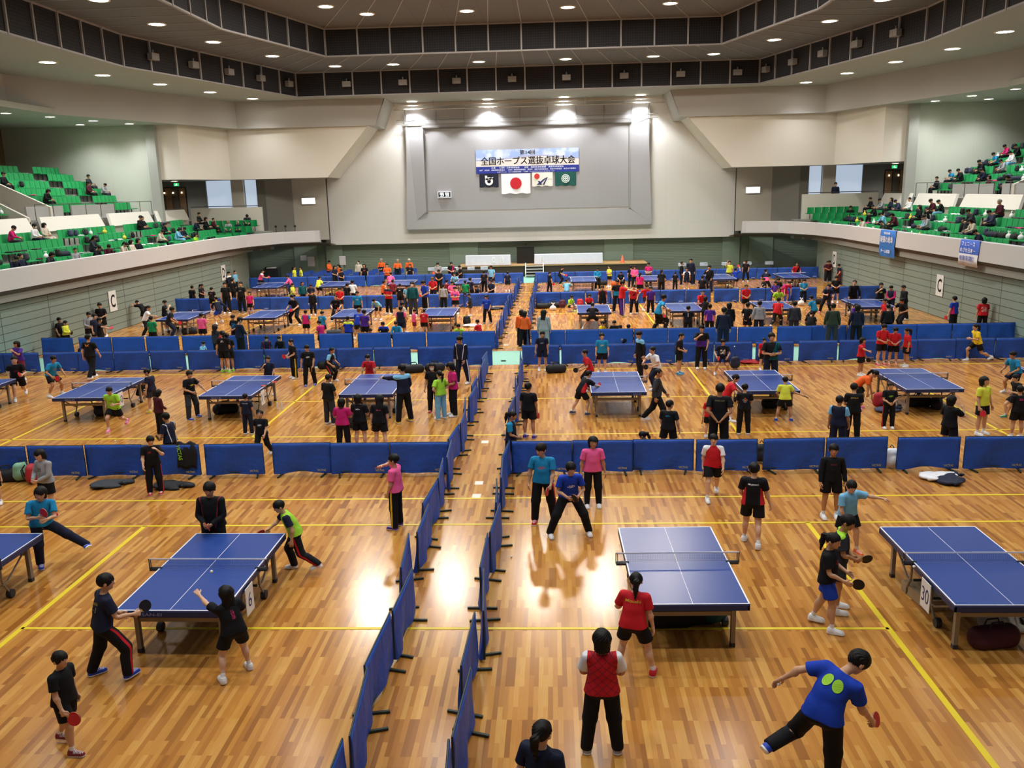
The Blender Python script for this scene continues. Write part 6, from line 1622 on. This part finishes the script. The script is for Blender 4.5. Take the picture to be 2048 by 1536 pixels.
def stand(txt, sx):
    for l in txt.strip().split('\n'):
        px, py, row, top, bot, hair, pose, turn, tail = [t.strip() for t in l.split('|')]
        up = row[0] == 'u'
        lab = 'person in %s %s in the %s %s stand, %s' % (CNAME[top[1]], SP[top[0]], 'upper' if up else 'lower', 'left' if sx < 0 else 'right', tail)
        seat_person(float(px), float(py), int(row[1:]), up, top, bot, hair, pose, lab, float(turn), sx, row[0] == 'c')
stand('''16|447|l3|jM|pC|s|sit2|-20|nearest the left edge in the back row
63|443|l3|jW|pN|sm|sit|0|before the white wall
86|440|l3|jS|pS|bm|sit3|10|masked, beside the white sweater
24|513|l0|jN|pN|s|sit2|20|left of a navy pair in the front row
40|510|l0|jN|pN|s|sit3|10|right of a navy pair in the front row
92|500|l0|jC|pC|b|sit2|0|in the front row beside the bags
147|491|l0|jG|pK|c|sit|20|in the front row, grey
180|474|l1|jC|pK|l|sit2|-10|with long hair above the front row
187|489|l0|jK|pK|s|sit2|0|in the front row beside grey
212|488|l0|jD|pK|s|sit2|30|bowed in the front row
241|484|l0|jS|pK|t|sit2|0|left of three in the front row
262|484|l0|jS|pS|bm|sit3|0|masked, middle of three in the front row
275|478|l0|jK|pC|b|sit3|10|right of three in the front row
276|432|l3|jK|pK|s|sit|0|left of a pair before the white wall
284|430|l3|jK|pK|l|sit3|10|right of a pair before the white wall
323|442|l2|jK|pK|b|sit2|0|bowed in the third row
316|465|l1|jS|pK|s|sit2|0|pale, in the second row
351|455|l1|jA|pA|b|sit2|-10|light blue, leaning down
395|420|l3|jK:zW|pK|s|sit|0|topmost of the far cluster
388|437|l2|jN|pK|s|sit2|0|left in the far cluster
409|437|l2|jK|pK|b|sit|0|middle of the far cluster
424|433|l2|jD|pK|c|sit|0|right in the far cluster
436|445|c0|jK|pK|s|sit2|0|front of the far cluster
455|433|c1|jG|pC|cg|sit|0|grey haired near the far end
475|436|c1|jN|pK|cg|sit|0|next to the grey haired one
494|430|c2|jC|pK|s|sit2|0|last one toward the far end
362|455|l1|jN|pN|s|sit2|10|second row beside light blue
388|468|l0|tL|pK|b|sit|0|lime, at the parapet
5|361|u3|jK|pK|s|sit|0|beside the raking wall
90|395|u1|jK|pK|b|sit2|0|low on the stair
176|380|u2|jD|pK|s|sit|0|in the middle rows
206|362|u3|jC|pC|s|sit|0|upper of two by the end wall
240|376|u2|jG|pC|s|sit2|0|lower of two by the end wall''', -1)
stand('''1700|430|c1|jK|pK|s|sit|0|with hands up near the far end
1744|389|l3|jK|pK|s|sit|0|before the white wall, far end
1768|391|l3|jG|pC|s|sit2|0|grey, before the white wall
1783|389|l3|jN|pK|l|sit3|0|second from the grey one
1801|395|l3|jH|pC|s|sit2|0|leaning forward
1822|396|l3|jW|pK|c|sit|0|white, before the wall
1842|409|l2|jK|pK|l|sit|0|with long hair in the third row
1872|394|l3|jD|pK|s|sit2|0|left of a close pair
1888|389|l3|jK|pA|s|sit2|20|right of a close pair
1751|422|l2|jK|pK|s|sit2|0|far part of the third row
1769|436|l1|jA|pK|s|sit2|0|pale blue in the second row
1793|432|l1|jD|pK|b|sit2|0|maroon in the second row
1771|448|l0|jF|pC|s|sit2|0|olive, front row
1730|445|l0|jS|pK|b|sit2|0|beige, front row
1860|420|l1|jG|pC|s|sit2|0|grey in the second row
1855|436|l1|jA|pN|b|sit2|10|light blue by a towel
1949|412|l2|jC|pC|s|sit2|0|dark, leaning over
1951|441|l1|jS|pN|b|sit2|0|beige, second row near the banner
1966|450|l0|jN|pN|s|sit2|10|navy, front row above the banner
2005|400|l3|jD|pK|cg|sit|0|behind the railing
1990|410|l2|jH|pK|s|sit2|0|slate blue, third row
1876|354|u0|jK|pK|s|sit|0|lowest row, dark
1905|340|u1|tT|pK|s|sit2|0|teal, second row
1925|337|u1|jK|pK|s|sit2|0|dark, second row from the teal
1972|338|u1|jN|pK|s|sit2|0|navy, second row
1979|354|u0|jD|pK|b|sit3|0|stretching on the low seats
2025|354|u0|jK|pK|b|sit2|0|near the right edge
2030|302|u3|jW|pA|s|sit2|0|white, near the right edge
2012|312|u2|jG|pC|s|sit2|0|grey, third row
1968|318|u2|jK|pK|s|sit2|0|dark, leaning in the third row
1998|286|u3|tT|pK|s|sit2|0|teal, fourth row
2040|284|u4|jK|pK|s|sit2|0|high up at the right edge
2020|275|u4|jM|pK|s|sit2|0|wine, high up''', 1)
P = None
_pp = on_y(1672, 358, 63.3); _M = Matrix.Rotation(math.pi, 4, 'Z'); _M.translation = Vector((_pp.x, 63.3, 4.55)); 
P = person('person in dark jacket standing at the railing of the right entrance', _M, 1.14, fk(POSE['st']), 2, 'N', 'jacket', '', 'N', 'trousers', '', 'short', '#14110f', 'K')
# ================================================================== bags, jackets, bottles, balls on the floor
def bag_protos():
    s = SDF((-.25, -.2, -.02), (.25, .2, .56), .014); s.cap((-.06, 0, .15), (-.06, 0, .33), .13, .11, .05).cap((.06, 0, .15), (.06, 0, .33), .13, .11, .05).ell((0, -.08, .18), (.12, .08, .12), .03).mask(lambda X, Y, Z: -Z+0*X+0*Y)
    a = s.mesh()
    s = SDF((-.45, -.25, -.02), (.45, .25, .4), .018); s.cap((-.22, 0, .14), (.22, 0, .14), .15, .15, .03).cap((-.2, 0, .1), (.2, 0, .1), .15, .16, .03).ell((0, .12, .13), (.16, .07, .09), .02).mask(lambda X, Y, Z: -Z+0*X+0*Y)
    b = s.mesh(); r = random.Random(5)
    s = SDF((-.55, -.4, -.02), (.55, .4, .3), .02)
    for k in range(11):
        p = V3(r.uniform(-.3, .3), r.uniform(-.16, .16), r.uniform(.02, .06)); s.ell(p, (r.uniform(.1, .2), r.uniform(.08, .15), r.uniform(.04, .07)), .03)
    for k in range(9):
        p = V3(r.uniform(-.35, .35), r.uniform(-.2, .2), r.uniform(.05, .09)); s.cap(p, p+V3(r.uniform(-.2, .2), r.uniform(-.14, .14), r.uniform(-.02, .03)), r.uniform(.025, .04), .02, .03)
    s.mask(lambda X, Y, Z: -Z+0*X+0*Y); c = s.mesh()
    s = SDF((-.25, -.2, -.02), (.25, .2, .5), .016); s.ell((0, 0, .12), (.17, .12, .14), .02).cap((0, 0, .2), (.01, 0, .3), .07, .025, .05).cap((.01, 0, .3), (-.05, 0, .38), .02, .035, .02).cap((.01, 0, .3), (.07, .02, .37), .02, .03, .02).mask(lambda X, Y, Z: -Z+0*X+0*Y); d = s.mesh()
    return {'backpack': a, 'sports_bag': b, 'jacket_heap': c, 'plastic_bag': d}
BG = bag_protos(); BGM = {}
BCOL = dict(CHX, g='#7fae8e', w='#d8dde2', y='#d8c84a', r='#b02a34', o='#e06a2a')
NB_ = {}
def bag(kind, col, loc, rz, label, group=None, s=1.0):
    k = (kind, col)
    if k not in BGM:
        v, f = BG[kind]; v, f = decimate(v, f, .35); BGM[k] = pymesh(kind, v, f, flat(BCOL[col], .7))
        m = MB()
        if kind == 'backpack':
            for sx in (-.07, .07): m.tube([(sx, .12, .42), (sx*1.3, .19, .34), (sx*1.3, .17, .18), (sx, .12, .08)], .014, 5)
            m.tube([(-.04, .06, .45), (0, .08, .5), (.04, .06, .45)], .012, 5)
        elif kind == 'sports_bag':
            for sy in (-.05, .05): m.tube([(-.12, sy, .27), (-.08, sy, .36), (.08, sy, .36), (.12, sy, .27)], .012, 5)
        NB_[k] = m.mesh('strap', flat('#1a1a1c', .7)) if m.v else None
    o = link(kind, BGM[k], None, loc, rz); o.scale = (s, s, s); tag(o, label, {'backpack': 'backpack', 'sports_bag': 'bag', 'jacket_heap': 'jacket', 'plastic_bag': 'plastic bag'}[kind], group)
    if NB_[k]: link('strap', NB_[k], o)
    return o
for kind, col, px, py, rz, lab in [
    ('backpack', 'g', 46, 962, .6, 'grey and green backpack against the nearest left barrier'), ('sports_bag', 'K', 14, 962, .3, 'black bag left of the green backpack at the left edge'), ('backpack', 'r', 66, 966, 2, 'dark red bag right of the green backpack'),
    ('jacket_heap', 'C', 222, 972, .2, 'dark crumpled jacket on the floor by the nearest left barrier'), ('jacket_heap', 'K', 345, 975, -.2, 'black crumpled jacket on the floor behind the person with raised hand'),
    ('sports_bag', 'K', 452, 826, .4, 'black bag under the second row table with a bag, second left'), ('sports_bag', 'C', 215, 830, .2, 'dark bag under the third left table of the second row'), ('backpack', 'K', 708, 858, .2, 'black bag under the table facing the magenta onlooker'),
    ('sports_bag', 'K', 1836, 812, .1, 'large black heap of bags under the third right table of the second row'), ('sports_bag', 'K', 1872, 815, 1.2, 'second black bag under the third right table of the second row'), ('backpack', 'r', 1757, 815, .4, 'red bag beside the person with red striped trousers'), ('jacket_heap', 'H', 1780, 822, .4, 'grey blue jacket under the third right second row table'),
    ('sports_bag', 'K', 1548, 815, .1, 'black and red bag under the second right table of the second row'), ('jacket_heap', 'r', 1504, 726, .1, 'flat red bag by the right barrier beyond the tables'), ('backpack', 'N', 1470, 738, .6, 'navy bag by the right barrier near the knee pads'),
    ('jacket_heap', 'W', 1880, 957, .1, 'white and navy jacket on the floor before the nearest right barrier'), ('jacket_heap', 'N', 1905, 962, .8, 'navy jacket on the floor before the nearest right barrier'), ('backpack', 'w', 1783, 935, 0, 'pale bag in the gap of the nearest right barriers'), ('backpack', 'K', 1523, 925, 0, 'black bag in the gap of the nearest right barriers'),
    ('sports_bag', 'K', 1340, 1250, .1, 'black bag under the nearest right table, left'), ('sports_bag', 'K', 1385, 1245, .2, 'black bag under the nearest right table, middle'), ('backpack', 'Q', 1428, 1246, .2, 'teal bag under the nearest right table'), ('jacket_heap', 'S', 2018, 1255, .2, 'pale cloth heap under table 30'), ('sports_bag', 'D', 1985, 1290, .2, 'brown bag under table 30'),
    ('sports_bag', 'K', 1112, 745, .2, 'black bag behind the navy shirt right of the aisle'), ('sports_bag', 'K', 655, 737, .1, 'black bag by the left barrier behind the first left table'), ('sports_bag', 'K', 828, 745, .3, 'black bag in the barrier gap left of the aisle'), ('sports_bag', 'K', 870, 742, .3, 'black bag by the barrier left of the tall navy tracksuit'),
    ('sports_bag', 'K', 1085, 617, .1, 'black bag in the third row by the aisle barriers, right'), ('sports_bag', 'K', 1108, 615, .1, 'black bag left of the lime shirt in the third row'), ('plastic_bag', 'W', 1106, 621, .1, 'white plastic bag by the black bags in the third row'), ('backpack', 'D', 1125, 616, .1, 'dark maroon bag beside the sitting lime shirt'), ('backpack', 'r', 1160, 614, .1, 'red bag right of the sitting lime shirt'),
    ('sports_bag', 'K', 1636, 608, .1, 'black bag by the barrier end in the third row, right'), ('plastic_bag', 'W', 1602, 611, .1, 'pale bag by the barrier in the third row, right'), ('backpack', 'K', 934, 650, .1, 'tall black bag on the floor in the third row, left of the aisle'), ('jacket_heap', 'W', 944, 653, .1, 'white cloth beside the tall black bag in the third row'), ('jacket_heap', 'K', 992, 619, .1, 'black jacket by the barrier left of the aisle'),
    ('sports_bag', 'K', 380, 668, .3, 'black bags under the leftmost third row table'), ('sports_bag', 'C', 668, 672, .3, 'dark bag beside the second table of the third row'), ('plastic_bag', 'A', 735, 688, .2, 'pale striped bag in the corridor left of the aisle'), ('plastic_bag', 'P', 132, 710, .2, 'small pink and blue bag in the corridor at left'), ('sports_bag', 'K', 175, 708, .1, 'black bag in the corridor at left'), ('backpack', 'r', 350, 702, .2, 'red bag in the corridor gap at left'),
    ('sports_bag', 'K', 1204, 570, .1, 'black bag by the first table in the farthest row, right'), ('sports_bag', 'o', 1232, 571, .1, 'orange bag in the farthest row, right'), ('sports_bag', 'N', 1445, 567, .1, 'navy bag by the last barrier, right'), ('backpack', 'K', 1225, 690, .1, 'black and lime backpack between the right barrier rows')]:
    p = on_z(px, py); bag(kind, col, (p.x, p.y, .006), rz, lab)
# jacket over the nearest left barrier
m = MB(); n = 8
p = on_y(376, 915, 18.7); prof = [(.06, .25), (.045, .5), (.03, .79), (0, .82), (-.03, .79), (-.06, .55), (-.075, .3), (-.08, .22)]
vs = [(p.x-.22+.44*i/n+.02*math.sin(k*1.7), 18.7+y+.012*math.sin(2*i+k), z+.03*math.sin(i*1.3)) for k, (y, z) in enumerate(prof) for i in range(n+1)]
m.add(vs, [(k*(n+1)+i, k*(n+1)+i+1, (k+1)*(n+1)+i+1, (k+1)*(n+1)+i) for k in range(len(prof)-1) for i in range(n)])
jk = m.build('jacket', flat('#17181b', .8), None, True); md = jk.modifiers.new('thick', 'SOLIDIFY'); md.thickness = .012; tag(jk, 'black jacket with lime lettering hung over the nearest left barrier', 'jacket')
text_obj('lettering', 'VICTAS', flat('#9fe03a'), jk, (p.x-.15, 18.61, .6), (.1, 0, -1), (1, 0, .1), width=.36, height=.09, bold=.02)
# bottles by the second row table
def bottle(px, py, label):
    m = MB(); m.lathe([(.03, 0), (.033, .02), (.033, .14), (.014, .19), (.012, .21)], 12); gm_ = NT('clear_bottle', .1, 0, .5); gm_.base(lin('#dfe6ea')); gm_.b.inputs['Alpha'].default_value = .45
    p = on_z(px, py); o = m.build('bottle', gm_.m, None, True, (p.x, p.y, 0)); tag(o, label, 'bottle')
    m = MB(); m.lathe([(.015, .205), (.015, .23)], 10); m.build('cap', flat('#f0f0f0'), o)
bottle(555, 820, 'clear plastic bottle on the floor right of a second row table, left of two'); bottle(564, 819, 'clear plastic bottle on the floor right of a second row table, right of two')
# balls
for px, py, z, lab in [(1023, 1113, .02, 'white ball on the floor in the aisle'), (1254, 746, .8, 'white ball above the far half of the first right second row table'), (1486, 769, .85, 'white ball over the second right table of the second row'), (1469, 693, 1.0, 'white ball in the air by the person with knee pads'), (230, 882, .02, 'white ball on the floor before the nearest left barrier'), (1735, 812, .02, 'white ball on the floor behind the orange shirt'), (1745, 850, .02, 'white ball on the floor left of the red striped trousers'),
    (311, 625, 1.0, 'white ball in the air at the leftmost third row table'), (371, 625, .8, 'white ball on the leftmost third row table'), (385, 621, .8, 'second white ball on the leftmost third row table'), (1369, 617, .8, 'white ball over the second right third row table'), (1246, 642, .02, 'white ball on the floor right of the aisle, third row'), (1828, 1133, .78, 'yellowish ball resting at the net clamp of table 30')]:
    ball(on_z(px, py, z), lab)
p = on_z(527, 772, .765); M_ = Matrix.Rotation(.6, 4, 'Z'); M_.translation = Vector((p.x, p.y, .772)); bat('red bat lying on the second row table, farther of two', M_, 'R')
p = on_z(535, 769, .765); M_ = Matrix.Rotation(-.4, 4, 'Z'); M_.translation = Vector((p.x+.12, p.y+.3, .772)); bat('red bat lying at the table edge, second row', M_, 'R')
# wooden block under table 30
p = on_z(1845, 1200); m = MB(); m.box((p.x, p.y, .09), (.3, .75, .16), .1); tag(m.build('wooden_block', flat('#a38d6c', .6)), 'pale wooden block on the floor under table 30', 'block')
# things left on the seats
r = random.Random(3)
for sx, side, nl, nu in ((-1, 'left', 60, 4), (1, 'right', 125, 60)):
    pools = [(x for x in [q for q in vis if ('lower %s' % side) in q[1][4]]), (x for x in [q for q in vis if ('upper %s' % side) in q[1][4]])]
    for up, n in ((0, nl), (1, nu)):
        c = [q[1] for q in vis if (('upper' if up else 'lower')+' '+side) in q[1][4]]
        c = [q for q in c if (not up or sx > 0 or q[1] < 50)]
        r.shuffle(c); used = 0
        for s_ in c:
            if used >= n: break
            if any((P_-Vector(s_[:3])).length < 1.0 for _, _, P_, _ in PEOPLE if abs(P_.x-s_[0]) < 1.2): continue
            kind, col, nm_ = r.choice([('backpack', 'K', 'black backpack'), ('backpack', 'N', 'navy backpack'), ('sports_bag', 'K', 'black bag'), ('jacket_heap', 'K', 'black coat'), ('jacket_heap', 'N', 'navy coat'), ('jacket_heap', 'C', 'grey coat'), ('plastic_bag', 'W', 'white plastic bag'), ('plastic_bag', 'y', 'yellow bag'), ('jacket_heap', 'W', 'white towel'), ('jacket_heap', 'M', 'pink towel'), ('backpack', 'H', 'slate blue backpack'), ('backpack', 'C', 'grey backpack'), ('sports_bag', 'N', 'navy bag'), ('jacket_heap', 'F', 'olive coat'), ('jacket_heap', 'G', 'pale grey coat'), ('plastic_bag', 'W', 'white plastic bag'), ('jacket_heap', 'D', 'maroon coat')])
            row = s_[4].split('in the ')[1]
            bag(kind, col, (s_[0], s_[1], s_[2]+.425), s_[3]+r.uniform(-.5, .5), '%s on a green seat in the %s' % (nm_, row), 'belongings in the '+row, .56 if kind == 'jacket_heap' else .82); used += 1
